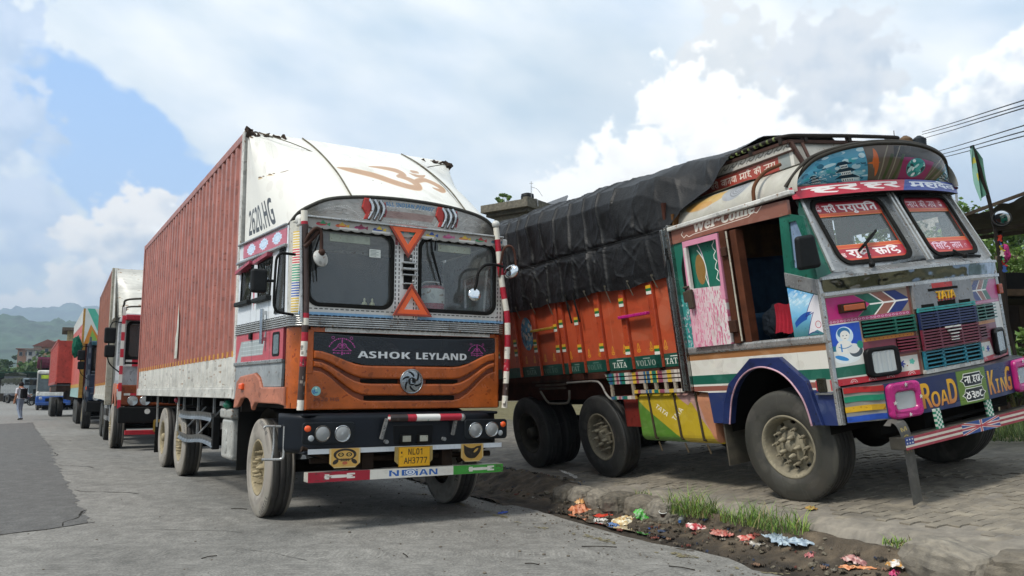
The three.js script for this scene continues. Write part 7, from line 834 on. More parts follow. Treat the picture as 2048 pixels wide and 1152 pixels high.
  mesh('oval_picture', keep(ap(plate(Array.from({ length: 28 }, (_, i) => [-5.3 + 0.17 * cos(i * PI / 14), 1.945 + 0.235 * sin(i * PI / 14)]), 0.006, [-5.47, -5.13, 1.71, 2.18]), LEFT(-1.25))), printed(canvas(128, 160, (x, w, h) => { x.fillStyle = '#3f7f9c'; x.fillRect(0, 0, w, h); const r = rng(12); for (let i = 0; i < 60; i++) { x.fillStyle = ['#8f9aa0', '#2f6a8c', '#b0a89c', '#1f4a5c'][i % 4]; x.beginPath(); x.ellipse(r() * w, r() * h, 5 + 10 * r(), 4 + 9 * r(), r(), 0, 7); x.fill(); } }, 3, 0.5), 0.5), t);
  mesh('body_floor', [bx(-1.1, 1.1, 0.98, 1.26, -7.1, -2.0), bx(-1.25, 1.25, 1.25, 1.33, -7.2, -1.95), bx(1.21, 1.25, 1.33, 2.45, -7.2, -1.95), bx(-1.2, 1.2, 1.33, 3.3, -7.2, -7.15), bx(-1.2, 1.2, 1.33, 3.1, -2.0, -1.96)], matt(0x4a2a20, 0.9), t);
  // rack below the body: painted slats over a row of small openings
  const rackM = printed(canvas(512, 32, (x, w, h) => { x.fillStyle = '#a89a92'; x.fillRect(0, 0, w, h); const r = rng(17); for (let i = 0; i < 26; i++) { x.fillStyle = ['#c9a63a', '#2f5a7c', '#1c6a5a', '#c9c2b8', '#8c4a5a'][i % 5]; x.fillRect(r() * w, 0, 10 + 18 * r(), h); } }, 4, 0.7), 0.6);
  for (let i = 0; i < 3; i++) { const y = 1.285 - i * 0.048; mesh('rack_slat', keep(ap(plate([[-3.42 + i * 0.03, y - 0.017], [-1.95, y - 0.017], [-1.95, y + 0.017], [-3.44 + i * 0.03, y + 0.017]], 0.03, [-3.5, -1.9, y - 0.02, y + 0.02]), LEFT(-1.24))), rackM, t); }
  for (const y of [1.075, 1.01]) mesh('rack_rail', keep(ap(plate([[y > 1.05 ? -2.88 : -3.36, y - 0.018], [-1.97 - (y < 1.05 ? 0.9 : 0), y - 0.018], [-1.97 - (y < 1.05 ? 0.9 : 0), y + 0.018], [y > 1.05 ? -2.88 : -3.36, y + 0.018]], 0.03, [-3.5, -1.9, y - 0.02, y + 0.02]), LEFT(-1.24))), rackM, t);
  for (const z of [-3.34, -2.9, -2.66, -2.46, -2.28, -2.12, -1.99]) mesh('rack_post', ap(bx(z - 0.02, z + 0.02, z < -2.7 ? 0.99 : 1.06, 1.2, 0.0, 0.028), LEFT(-1.24)), paint(0xa59a88, 0.6), t);
  mesh('arch_pipe', [ap(pipe([[-4.4, 1.22, 0.02], [-3.75, 1.22, 0.02], [-3.6, 1.18, 0.02], [-3.5, 1.05, 0.02], [-3.4, 0.99, 0.02], [-3.3, 0.985, 0.02]], 0.014, 30), LEFT(-1.22))], paint(0x8f8c86, 0.5), t);
  for (let i = 0; i < 3; i++) mesh('rack_slat', ap(bx(-5.35 + i * 0.09, -4.35 - i * 0.06, 1.24 - i * 0.05, 1.27 - i * 0.05, 0, 0.03), LEFT(-1.22)), matt(0x4c423c, 0.8), t);
  mesh('spare_carrier', ap(pipe([[-5.15, 1.12, 0.02], [-5.0, 0.98, 0.02], [-4.9, 0.95, 0.02], [-4.5, 0.95, 0.02], [-4.4, 1.0, 0.02], [-4.37, 1.12, 0.02]], 0.016, 30), LEFT(-1.22)), matt(0x77736c, 0.6), t);
  // painted fuel tank, held by straps and rope
  const tankTex = canvas(768, 512, (x, w, h) => { x.fillStyle = '#b39a26'; x.fillRect(0, 0, w, h); x.fillStyle = '#4f7a2c'; x.beginPath(); x.moveTo(0, 0.12 * h); x.lineTo(0.1 * w, 0.3 * h); x.lineTo(0.62 * w, h); x.lineTo(0, h); x.fill(); x.fillStyle = '#b08a84'; x.beginPath(); x.moveTo(0.5 * w, 0); x.lineTo(w, 0); x.lineTo(w, 0.9 * h); x.lineTo(0.78 * w, 0.35 * h); x.fill(); x.fillStyle = '#b37a5c'; x.beginPath(); x.moveTo(0.8 * w, 0); x.lineTo(w, 0); x.lineTo(w, h); x.lineTo(0.9 * w, 0.6 * h); x.fill(); x.fillStyle = '#b39a26'; x.beginPath(); x.moveTo(0.48 * w, 0.6 * h); x.lineTo(0.74 * w, 0.18 * h); x.lineTo(w, 0.98 * h); x.lineTo(w, h); x.lineTo(0.6 * w, h); x.fill(); x.fillStyle = '#ddd6c0'; x.font = 'bold 64px sans-serif'; x.save(); x.translate(0.24 * w, 0.28 * h); x.rotate(0.72); x.scale(1, 1); x.fillText('TATA', 0, 0); x.restore(); x.save(); x.translate(0.5 * w, 0.56 * h); x.rotate(-0.85); x.fillText('TATA', 0, 0); x.restore(); }, 221, 1.2);
  mesh('fuel_tank', (() => { const o = rr(0, 0.56, 0.5, 1.045, 0.09, 5), g = plate(o, 1.28); g.rotateY(PI / 2); const p = g.attributes.position, uv = g.attributes.uv; for (let i = 0; i < p.count; i++) uv.setXY(i, p.getX(i) / 1.28, (p.getY(i) - 0.5) / 0.545 + p.getZ(i) * 0.15); const h = ap(keep(g), new THREE.Matrix4().set(0, 0, -1, -1.2, 0, 1, 0, 0, 1, 0, 0, -2.9, 0, 0, 0, 1)); const q = h.attributes.position; for (let i = 0; i < q.count; i++) { if (q.getX(i) > -0.5) q.setX(i, q.getX(i)); } return keep(h.translate(-0.02 - 0.0, 0, 0)); })(), printed(tankTex, 0.6), t);
  for (const z of [-2.68, -2.22, -1.86]) each('tank_strap', [beam([-1.225, 1.06, z], [-1.235, 0.55, z + 0.05], 0.018, 0.018), rod([-1.235, 0.55, z + 0.05], [-0.9, 0.46, z + 0.03], 0.012), rod([-1.2, 0.5, z + 0.05], [-1.2, 0.4, z + 0.09], 0.01)], matt(0x4f4638, 0.9), t);
  mesh('red_guard', [bx(-1.19, -1.17, 0.66, 1.03, -3.22, -2.92), bx(-1.19, -0.9, 0.66, 1.0, -3.23, -3.21)], paint(0x7a2a22, 0.6), t);
  mesh('mudflap', bx(-1.22, -0.86, 0.3, 0.76, -1.5, -1.48), matt(0x5e5a52, 0.95), t);
  each('wheel_well', [sheet((u, v) => { const a = lerpv(-0.1, PI + 0.1, u); return [lerpv(-1.19, -0.7, v), 0.7 + 0.6 * sin(a), -0.79 + 0.62 * cos(a)]; }, 18, 2, true), sheet((u, v) => { const a = lerpv(-0.1, PI + 0.1, u); return [lerpv(1.19, 0.7, v), 0.7 + 0.6 * sin(a), -0.79 + 0.62 * cos(a)]; }, 18, 2, true)], DARK, t);
  const lean = 0.05;
  for (const s of [-1, 1]) {
    wheel(t, s, 1.2, 0, -0.72, { W: 0.32, rim: 'grey', tyre: 'grey', grooves: 5, steer: s < 0 ? 0.1 : 0.1, lean });
    for (const [z, k] of [[-3.85, 'flat'], [-5.75, 'deep']]) { wheel(t, s, 1.2, 0, z, { W: 0.28, kind: k, rim: k === 'flat' ? 'grey' : 'dark', tyre: 'dark', lean }); if (k === 'deep') wheel(t, s, 0.88, 0, z, { W: 0.28, kind: 'deep', rim: 'dark', tyre: 'dark', plain: true, lean }); }
  }
  axle(t, -0.72, 0.9); axle(t, -3.85, 0.9); axle(t, -5.75, 0.9); underbody(t, -0.2, -7.1, 0.43, 0.95);
  // things of the cab: cloth hanging from the seat, and a rolled blanket
}
{
  const c = tag(mesh('cloth', sheet((s, q) => { const x = lerpv(-1.16, -0.9, s), fold = 0.012 * sin(s * 40 + 0.5) * (1 - q * 0.6); return inT2(-1.12 + 0.03 * sin(q * 3) - fold - 0.05 * (1 - q) * q, lerpv(1.56, 1.83, q) + 0.012 * sin(s * 9), lerpv(-0.7 + 0.03 * q, -0.385, s)); }, 50, 20, true), matt(0xb02a3e, 0.95)), 'gathered red cloth hung in the open cab doorway of the painted lorry', 'cloth');
  const b = tag(mesh('folded_jacket', ap(bend(new THREE.SphereGeometry(0.16, 24, 16), (v) => { v.y *= 1.4; v.multiplyScalar(0.8 + 0.25 * fbm3(v.x * 6, v.y * 5, v.z * 6, 3)); }), new THREE.Matrix4().makeTranslation(...inT2(-0.98, 1.66, -0.8))), matt(0x141d28, 0.8)), 'dark blue jacket bundled behind the red cloth in the doorway', 'jacket');
}
// the tarpaulin over the load
{
  const zFront = (y, x) => interp(y, [2.2, 2.82, 2.97, 3.12, 3.3, 3.6], [-1.93, -1.9, -1.7, -1.4, -1.3, -1.05]);
  const N = 150, M = 130, at = (s, q) => {
    const zr = -7.25, u = s; const prof = (k) => { const zz = lerpv(-1.9, zr, k), sh = 3.4 + 0.062 * (-zz - 1.97); return [[-1.335, 2.3], [-1.3, 2.55], [-1.24, 2.9], [-1.17, sh - 0.16], [-1.06, sh], [-0.75, sh + 0.12], [0, sh + 0.24], [0.75, sh + 0.12], [1.06, sh], [1.17, sh - 0.16], [1.24, 2.9], [1.3, 2.55], [1.335, 2.3]]; };
    const fr = [[-1.3, 2.3], [-1.27, 2.55], [-1.235, 2.8], [-1.16, 2.99], [-0.98, 3.16], [-0.87, 3.42], [-0.5, 3.58], [0, 3.6], [0.5, 3.58], [0.87, 3.42], [1.1, 3.1], [1.26, 2.6], [1.3, 2.3]];
    const ix = q * 12, i = min(11, floor(ix)), f = ix - i, k = sm(u, 0, 0.14), A = prof(u), P_ = [0, 1].map((c) => lerpv(lerpv(fr[i][c], fr[i + 1][c], f), lerpv(A[i][c], A[i + 1][c], f), k));
    const z = lerpv(zFront(lerpv(fr[i][1], fr[i + 1][1], f), P_[0]), zr, u);
    return [P_[0], P_[1], z];
  };
  const g = sheet((s, q) => {
    const p = at(s, q), side = min(q, 1 - q), sg = q < 0.5 ? -1 : 1, low = 1 - sm(side, 0, 0.2), zz = p[2], yy = p[1];
    const rid = (a, b, f) => { const v = N2(a * f, b * f); return 1 - abs(v) * 2; };
    let d = 0.01 * max(0, rid(zz * 1.3 + 0.5 * yy, yy * 0.4, 1.1)) ** 3 + 0.006 * fbm2(zz * 3.4, yy * 3.0, 3), kn = 0;
    const yk = 2.8 - 0.02 * (zz + 2) + 0.0, crs = (t) => (1 - abs(sin(t))) ** 5;
    if (side < 0.36) for (let k = 0; k < 10; k++) { const kz = -2.3 - k * 0.52, dx = zz - kz, dy = yy - yk - 0.03 * sin(k * 2.3), r = hypot(dx, dy); if (r > 1.2) continue; const th = Math.atan2(dy, dx); kn += Math.exp(-r / 0.3) * (0.026 * crs(th * 2.5 + k * 1.7) + 0.012 * crs(th * 6 + k)) - 0.03 * Math.exp(-((r / 0.07) ** 2)); }
    d += kn + 0.014 * crs(zz * 3.6 + 0.5 * sin(yy * 1.6) + 0.6 * N2(zz, 3)) * sm(yy, 2.9, 3.3) * (1 - sm(yy, 3.3, 3.7)) + low * 0.012 * crs(zz * 7 + yy * 3 + N2(zz * 2, yy * 2) * 1.5);
    d -= 0.02 * Math.exp(-(((yy - yk) / 0.03) ** 2)) * (side < 0.36 ? 1 : 0);
    d += 0.03 * sm(-zz, 2.9, 2.0) * crs(zz * 9 + yy * 2.2) + 0.02 * sm(-zz, 2.5, 1.6) * sin(zz * 4 + yy * 6) * (1 - low);
    let y = yy; if (side < 0.03) y += 0.012 * sin(zz * 5.3) + 0.012 * fbm2(zz * 3, 1, 3) + 0.03 * fbm2(zz * 0.8, 3, 2) - 0.02;
    return [p[0] + sg * d, y + d * 0.5 * sm(side, 0.15, 0.4), zz];
  }, N * 2, M * 2, true);
  const tex = noiseTex(512, (x, y) => { const a = tile(x, y, 4, 5, 3), b = tile(x, y, 30, 2, 3); return 0.8 + 0.34 * a + 0.1 * b + (b > 0.42 ? 0.25 : 0); }); tex.repeat.set(0.45, 0.45);
  const m = mesh('tarpaulin', ap(g, new THREE.Matrix4()), new THREE.MeshPhysicalMaterial({ color: 0x0e0f11, map: tex, roughness: 0.48, specularIntensity: 0.6, bumpMap: T_BUMP, bumpScale: 0.006, side: THREE.DoubleSide }));
  const ties = []; for (let i = 0; i < 11; i++) { const z = -2.15 - i * 0.46; ties.push(rod([-1.35, 2.33, z], [-1.31, 2.2 - 0.03 * (i % 3), z + 0.03], 0.006), rod([-1.345, 2.34, z], [-1.35, 2.34, z + 0.012], 0.014)); } each('tie', ties, matt(0x6a665c, 0.9), m);
  mesh('rope', pipe(Array.from({ length: 40 }, (_, i) => { const z = -1.95 - i * 0.13; return [-1.272, 2.8 - 0.02 * (z + 2), z]; }), 0.006, 160, false, 5), matt(0x25272a, 0.9), m);
  m.position.set(...T2POS); m.rotation.set(...T2ROT, 'YXZ'); tag(m, 'black tarpaulin draped over the load of the painted lorry', 'tarpaulin');
}
// ---------- the row of lorries behind ----------
function cabOld(t, c) {                                // an older flat-fronted cab, z = 0 at the front
  const S_ = c.stripe, hw = 1.16;
  mesh('cab_shell', [bx(-hw, hw, 1.15, 1.95, -1.85, -0.03, 0.06), bx(-hw, hw, 2.95, 3.12, -1.85, -0.05, 0.06), bx(-hw, -hw + 0.08, 1.9, 3.0, -1.85, -1.2), bx(hw - 0.08, hw, 1.9, 3.0, -1.85, -1.2), bx(-hw, hw, 1.9, 3.0, -1.85, -1.78), bx(-hw, -hw + 0.09, 1.9, 3.0, -0.2, -0.05), bx(hw - 0.09, hw, 1.9, 3.0, -0.2, -0.05)], c.body, t);
  mesh('lower_front', bx(-hw + 0.02, hw - 0.02, 1.0, 1.5, -0.4, -0.02, 0.05), c.front, t);
  mesh('side_panel_lower', [bx(-hw - 0.012, -hw + 0.02, 1.2, 1.6, -1.8, -0.1, 0.01)], c.side, t);
  mesh('wheel_arch', ap(plate([[-1.75, 1.0], [-1.7, 1.3], [-1.5, 1.52], [-0.7, 1.52], [-0.5, 1.3], [-0.45, 1.0], [-0.6, 1.0], [-0.75, 1.2], [-1.0, 1.3], [-1.25, 1.25], [-1.5, 1.05]], 0.03), LEFT(-hw - 0.01)), c.arch, t);
  const w = mesh('windscreen', bx(-1.02, 1.02, 2.1, 2.9, -0.06, -0.05), GLASS_DUSTY, t); mesh('rubber_seal', mv(plate(rr(-1.06, 1.06, 2.06, 2.94, 0.1), 0.03, null, [rr(-1.0, 1.0, 2.12, 2.88, 0.08)]), 0, 0, -0.045), RUBBER, w); mesh('windscreen_divider', bx(-0.03, 0.03, 2.1, 2.9, -0.05, -0.02), c.body, w);
  mesh('side_window', ap(bx(-1.15, -0.25, 2.05, 2.85, 0, 0.006), LEFT(-hw + 0.03)), GLASS_DUSTY, t); mesh('cab_interior', bx(-1.05, 1.05, 1.9, 2.9, -1.75, -1.3), DARK, t);
  const pole = (x) => { const tex = printed(canvas(32, 256, (q, W, H) => { for (let i = 0; i < 12; i++) { q.fillStyle = i % 2 ? S_[0] : S_[1]; q.fillRect(0, i * H / 12, W, H / 12 + 1); } }, 3, 0.4), 0.5); const g = new THREE.BoxGeometry(0.07, 2.3, 0.05); return mesh('marker_pole', keep(g.translate(x, 2.1, 0.03)), tex, t); }; pole(-hw + 0.02); pole(hw - 0.02);
  mesh('grille', bx(-0.55, 0.9, 1.32, 1.86, -0.03, 0.005), DARK, t); for (let i = 0; i < 6; i++) mesh('grille_slat', bx(-0.55, 0.9, 1.36 + i * 0.09, 1.38 + i * 0.09, 0, 0.03), BLACK, t);
  for (const y of [1.9, 1.24, 2.0]) mesh('stripe_band', keep(mv(plate([[-1.05, y], [1.05, y], [1.05, y + 0.05], [-1.05, y + 0.05]], 0.01, [-1.05, 1.05, y, y + 0.05]), 0, 0, 0.005)), printed(canvas(256, 16, (q, W, H) => { for (let i = 0; i < 16; i++) { q.fillStyle = i % 2 ? S_[0] : S_[1]; q.fillRect(i * W / 16, 0, W / 16 + 1, H); } }, 4, 0.3), 0.5), t);
  for (const x of [-0.86, -0.6, 0.6, 0.86]) { const h = mesh('headlight', mv(lathe([[0, -0.02], [0.06, 0], [0.1, 0.03], [0.115, 0.03], [0.115, 0]], 20), x, 1.12, 0.0, PI / 2), CHROME, t); mesh('lens', mv(lathe([[0, 0.045], [0.06, 0.04], [0.1, 0.028]], 20), x, 1.12, 0, PI / 2), LENS, h); }
  mesh('indicator', bx(-1.2, -1.1, 1.38, 1.5, -0.05, 0.03, 0.02), AMBER, t);
  mesh('bumper', bx(-1.15, 1.15, 0.62, 0.98, -0.3, 0.12, 0.03), BLACK, t); mesh('lower_bar', bx(-1.0, 1.05, 0.36, 0.46, 0.05, 0.2, 0.01), c.bar, t);
  mesh('bumper_badge', mv(new THREE.CylinderGeometry(0.06, 0.06, 0.01, 18), -0.55, 0.88, 0.125, PI / 2), WHITEP, t); mesh('mask_plate', mv(plate(rr(-0.42, 0.0, 0.42, 0.7, 0.04), 0.01), 0, 0, 0.22), paint(0xb08c36, 0.5), t); mesh('mask_face', mv(plate(rr(-0.33, -0.09, 0.5, 0.62, 0.05), 0.004, null, [rr(-0.29, -0.23, 0.54, 0.59, 0.02), rr(-0.19, -0.13, 0.54, 0.59, 0.02)]), 0, 0, 0.231), matt(0x2a2214, 0.8), t);
  for (const s of [-1, 1]) { const m = mesh('wing_mirror', [bx(s * 1.28, s * 1.52, 2.42, 2.78, -0.1, 0.0, 0.04), bx(s * 1.28, s * 1.5, 2.1, 2.38, -0.1, 0.0, 0.04)], PLASTIC, t); mesh('mirror_arm', pipe([[s * 1.15, 2.9, -0.08], [s * 1.38, 2.88, -0.06], [s * 1.42, 2.4, -0.06], [s * 1.4, 2.0, -0.06], [s * 1.15, 1.75, -0.08]], 0.014, 20), BLACK, m); }
  mesh('visor', bx(-1.1, 1.1, 2.95, 3.08, -0.05, 0.12, 0.02), c.visor, t); mesh('wiper', rod([-0.5, 2.95, 0.0], [-0.62, 2.45, 0.0], 0.012), BLACK, t);
  underbody(t, -0.1, -8, 0.43, 0.9); axle(t, -1.15);
}
{
  const t = thing('container_truck', 'second lorry in the row, with red and white striped cab edges and tan box', 'truck', inT1(-0.38, 0, -12.65), 0.5);
  cabOld(t, { body: paint(0xb9bcc0, 0.5), front: paint(0xa8552a, 0.5), side: paint(0x9a9ea4, 0.5), arch: ORANGE_FADED, bar: paint(0xb3202e, 0.5), visor: paint(0xb02a3a, 0.5), stripe: ['#c02a3c', '#dcd8d0'] });
  boxBody(t, -2.05, -9.4, 1.3, 1.12, 1.5, 4.42, paint(0x94583f, 0.65), paint(0xcfcdc2, 0.6), { pitch: 0.28, post: paint(0xb5b09f, 0.6) });
  mesh('hood_panel', [sheet((s, q) => { const x = lerpv(-1.3, 1.3, s), e = abs(2 * s - 1) ** 6; return [lerpv(x * 0.92, x, q), lerpv(3.12, 4.4, q), lerpv(-0.5 - 0.9 * e, -1.95, q ** 0.8)]; }, 20, 8), ap(plate([[-2.0, 3.1], [-1.25, 3.1], [-1.95, 4.4], [-2.0, 4.4]], 0.02), LEFT(-1.27)), ap(plate([[2.0, 3.1], [1.25, 3.1], [1.95, 4.4], [2.0, 4.4]], 0.02), RIGHT(1.27))], CREAMW, t);
  mesh('roof_rack', [pipe([[-1.1, 3.15, -1.2], [-1.12, 3.36, -0.6], [-1.0, 3.46, -0.15], [0, 3.5, -0.05], [1.0, 3.46, -0.15], [1.12, 3.36, -0.6]], 0.025, 50), pipe([[-1.1, 3.2, -0.3], [-0.9, 3.28, 0], [0.9, 3.28, 0], [1.1, 3.2, -0.3]], 0.02, 40)], matt(0x4a4640, 0.7), t);
  for (const s of [-1, 1]) { wheel(t, s, 1.24, 0, -1.15, { W: 0.3 }); wheel(t, s, 1.22, 0, -5.0, { W: 0.28, rim: 'dark', tyre: 'dark' }); wheel(t, s, 1.22, 0, -7.0, { W: 0.28, kind: 'deep', rim: 'dark', tyre: 'dark' }); mesh('mudflap', bx(s * 0.8, s * 1.2, 0.25, 1.0, -2.4, -2.37), RUBBER, t); }
  mesh('side_guard', [bx(-1.25, -1.2, 0.9, 1.0, -4.2, -2.8), bx(-1.25, -1.2, 0.6, 0.7, -4.2, -2.8)], STEEL, t); mesh('air_tank', bx(-1.2, -0.9, 0.55, 1.05, -2.8, -2.45, 0.05), GREYP, t);
}
{
  const t = thing('container_truck', 'third lorry in the row, red box with white painted corner and dark cab', 'truck', inT1(-0.28, 0, -24.6), 0.52);
  cabOld(t, { body: paint(0x2c3a52, 0.5), front: paint(0x2f4a6a, 0.5), side: paint(0x3a3f46, 0.5), arch: paint(0x2b3340, 0.5), bar: BLACK, visor: paint(0x2a5c6a, 0.5), stripe: ['#2a3444', '#58606a'] });
  const hw = 1.3, z0 = -2.0, z1 = -11.5;
  mesh('side_panel', keep(ap(plate([[z1, 1.6], [z0, 1.6], [z0, 3.85], [z1, 4.0]], 0.04, [z1, z0, 1.1, 4.4]), LEFT(-hw))), printed(canvas(1024, 384, (x, w, h) => { x.fillStyle = '#b5493c'; x.fillRect(0, 0, w, h); const r = rng(5); for (let i = 0; i < 70; i++) { x.globalAlpha = 0.25; x.fillStyle = i % 2 ? '#d98a7c' : '#8c3a30'; x.fillRect(r() * w, r() * h, 10 + 40 * r(), 6 + 30 * r()); } x.globalAlpha = 0.8; x.fillStyle = '#dcc9c2'; for (const u of [0.86]) { x.fillRect(u * w, 0.25 * h, 40, 14); x.fillRect(u * w, 0.34 * h, 34, 30); x.fillRect((u + 0.01) * w, 0.46 * h, 30, 12); x.fillRect(u * w, 0.52 * h, 40, 20); } x.globalAlpha = 1; }, 5, 0.8), 0.6), t);
  mesh('body_skirt', [ap(plate([[z1, 1.1], [z0, 1.1], [z0, 1.48], [z1, 1.48]], 0.04), LEFT(-hw))], paint(0x9cc0bd, 0.6), t); mesh('yellow_band', ap(plate([[z1, 1.48], [z0, 1.48], [z0, 1.62], [z1, 1.62]], 0.045), LEFT(-hw)), paint(0xc79a3a, 0.6), t);
  mesh('top_band', ap(plate([[z1, 4.0], [z0, 3.85], [z0, 4.4], [z1, 4.4]], 0.045), LEFT(-hw)), paint(0xcfd0ca, 0.6), t); mesh('corner_post', [bx(-hw - 0.05, -hw + 0.08, 1.1, 4.42, z0 - 0.02, z0 + 0.12)], paint(0xb88a3a, 0.6), t);
  mesh('body_box', [bx(-hw + 0.01, hw, 1.1, 4.38, z1, z0 - 0.03)], paint(0x9a4034, 0.6), t);
  mesh('front_hood', keep(mv(plate([[-1.28, 3.1], [1.28, 3.1], [1.28, 4.42], [-1.28, 4.42]], 0.03, [-1.28, 1.28, 3.1, 4.42]), 0, 0, z0 + 0.1)), printed(canvas(256, 128, (x, w, h) => { x.fillStyle = '#cdd2cc'; x.fillRect(0, 0, w, h); x.fillStyle = '#c9802e'; x.beginPath(); x.moveTo(0, h); x.lineTo(0.08 * w, 0.45 * h); x.lineTo(0.25 * w, h); x.fill(); x.fillStyle = '#4fae96'; x.beginPath(); x.moveTo(0.02 * w, 0); x.lineTo(0.12 * w, 0); x.lineTo(0.4 * w, h); x.lineTo(0.26 * w, h); x.fill(); x.fillStyle = '#7fa84a'; x.beginPath(); x.moveTo(0.1 * w, 0.6 * h); x.lineTo(0.2 * w, h); x.lineTo(0.06 * w, h); x.fill(); }, 4, 0.5), 0.5), t);
  tag(mesh('cloth', bend(mv(new THREE.SphereGeometry(0.4, 20, 14), 0, 0, 0), (v) => { const q = 1 + 0.3 * fbm3(v.x * 4, v.y * 4, v.z * 4, 3); v.set(v.x * 0.4 * q, v.y * (0.8 + 0.3 * sin(v.z * 9)) * q, v.z * 0.6 * q); }), matt(0x1f6a56, 0.9)), 'dark green bundled cloth on the roof edge of the third lorry in the row', 'cloth'); scene.children[scene.children.length - 1].position.set(...inT1(-1.75, 2.95, -26.1));
  for (const s of [-1, 1]) for (const z of [-1.15, -6.4, -7.7, -9]) wheel(t, s, 1.24, 0, z, { W: 0.3, rim: z < -2 ? 'dark' : 'cream', tyre: 'dark', plain: true });
}
{
  const t = thing('container_trailer', 'red shipping container on a flat trailer, farthest lorry of the parked row', 'trailer', inT1(-0.82, 0, -35.5), 0.533);
  mesh('side_panel', [ap(corrugated(-11.4, 0, 1.75, 3.66, 0.3, 0.04), LEFT(-1.22)), bx(-1.22, 1.22, 1.72, 3.68, -11.4, 0)], paint(0xb0493e, 0.6), t); mesh('frame_rail', [ap(bx(-11.45, 0.05, 1.66, 1.78, -0.03, 0.06), LEFT(-1.22)), ap(bx(-11.45, 0.05, 3.62, 3.72, -0.03, 0.06), LEFT(-1.22)), ap(bx(-11.5, -11.36, 1.66, 3.72, -0.03, 0.06), LEFT(-1.22))], paint(0xa2443a, 0.6), t);
  mesh('trailer_bed', [bx(-1.2, 1.2, 1.36, 1.62, -11.8, 0), bx(-0.5, 0.5, 0.9, 1.36, -11, 0)], matt(0x3a302c, 0.9), t); mesh('tail_board', bx(-1.25, 1.2, 1.3, 1.55, -9.0, -8.6, 0.02), paint(0xa88478, 0.6), t); mesh('side_lettering', ap(bx(-10.9, -10.6, 2.0, 3.4, 0.045, 0.05), LEFT(-1.22)), paint(0xd0a498, 0.6), t);
  for (const s of [-1, 1]) for (const z of [-7.4, -8.7, -10]) { wheel(t, s, 1.22, 0, z, { W: 0.28, rim: 'dark', tyre: 'dark', plain: true, kind: 'deep' }); wheel(t, s, 0.9, 0, z, { W: 0.28, rim: 'dark', tyre: 'dark', plain: true, kind: 'deep' }); } axle(t, -8.7);
}
// bus
{
  const t = thing('small_bus', 'white and blue bus facing the camera beyond the parked lorries', 'bus', inT1(-1.35, 0, -60), 0.52);
  mesh('body', [bx(-1.1, 1.1, 0.95, 1.35, -6.5, 0, 0.12), bx(-1.1, 1.1, 2.55, 2.85, -6.5, -0.15, 0.12), bx(-1.1, -1.02, 1.3, 2.6, -6.5, -4.9), ...[-4.6, -3.5, -2.4, -1.3, -0.25].map((z) => bx(-1.1, -1.03, 1.3, 2.6, z - 0.1, z)), ...[-4.6, -3.5, -2.4, -1.3, -0.25].map((z) => bx(1.03, 1.1, 1.3, 2.6, z - 0.1, z)), bx(-1.1, 1.1, 1.3, 2.6, -6.5, -6.4)], WHITEP, t);
  mesh('lower_body', bx(-1.11, 1.11, 0.45, 1.0, -6.5, 0.03, 0.08), paint(0x2458a8, 0.45), t); mesh('windscreen', sheet((s, q) => [lerpv(-1.03, 1.03, s), lerpv(1.35, 2.55, q), lerpv(0.0, -0.25, q)], 4, 2, true), paint(0x4a5558, 0.1), t); mesh('destination_board', mv(bx(-0.85, 0.85, 2.25, 2.5, 0, 0.01), 0, 0, -0.17), paint(0xb9cf3a, 0.5), t);
  mesh('side_window', bx(-1.085, -1.07, 1.4, 2.5, -6.2, -0.3), paint(0x3c4648, 0.1), t); for (const x of [-0.8, 0.8]) mesh('headlight', mv(new THREE.SphereGeometry(0.12, 12, 8).scale(1, 1, 0.4), x, 0.85, 0.02), LENS, t); mesh('grille', bx(-0.5, 0.5, 0.62, 0.85, 0.02, 0.05), BLACK, t); mesh('bumper', bx(-1.1, 1.1, 0.35, 0.55, -0.1, 0.14, 0.04), paint(0x2a4f8c, 0.5), t);
  for (const s of [-1, 1]) { wheel(t, s, 1.05, 0, -1.2, { R: 0.4, W: 0.22, plain: true }); wheel(t, s, 1.05, 0, -5, { R: 0.4, W: 0.22, plain: true }); mesh('wing_mirror', bx(s * 1.15, s * 1.35, 1.8, 2.15, -0.05, 0.02, 0.03), PLASTIC, t); }
}
// lorries and stalls far down the road
function farLorry(label, pos, turn, cabM, bodyM, h) {
  const t = thing('parked_lorry', label, 'truck', pos, turn);
  mesh('cab', [bx(-1.1, 1.1, 0.8, 2.0, -1.7, 0, 0.08), bx(-1.1, 1.1, 2.6, 2.8, -1.7, -0.05, 0.08), bx(-1.1, -1.0, 1.9, 2.7, -1.7, -1.2), bx(1.0, 1.1, 1.9, 2.7, -1.7, -1.2)], cabM, t); mesh('windscreen', bx(-1.0, 1.0, 2.0, 2.62, -0.1, -0.06), paint(0x2b3236, 0.12), t); mesh('grille', bx(-0.6, 0.6, 1.1, 1.6, -0.01, 0.02), BLACK, t); mesh('bumper', bx(-1.12, 1.12, 0.5, 0.8, -0.2, 0.1, 0.03), BLACK, t); mesh('load_body', [bx(-1.2, 1.2, 1.1, h, -7.5, -1.85, 0.06)], bodyM, t); mesh('tarpaulin_cover', bend(new THREE.BoxGeometry(2.4, 0.6, 5.6, 6, 2, 10).translate(0, h + 0.2, -4.7), (v) => { v.y += 0.2 * N2(v.x, v.z) - 0.2 * abs(v.x); }), matt(0x3a4038, 0.9), t);
  for (const x of [-0.8, 0.8]) mesh('headlight', mv(new THREE.SphereGeometry(0.13, 12, 8).scale(1, 1, 0.4), x, 1.0, 0.02), LENS, t); for (const s of [-1, 1]) for (const z of [-1, -5.6]) wheel(t, s, 1.15, 0, z, { R: 0.5, W: 0.3, plain: true, tyre: 'dark', rim: 'dark' });
}
farLorry('grey lorry with dark load parked far down the road, left of the bus', inT1(-4.0, 0, -112), 0.54, paint(0x8a8c90, 0.5), paint(0x4f525a, 0.6), 3.2);
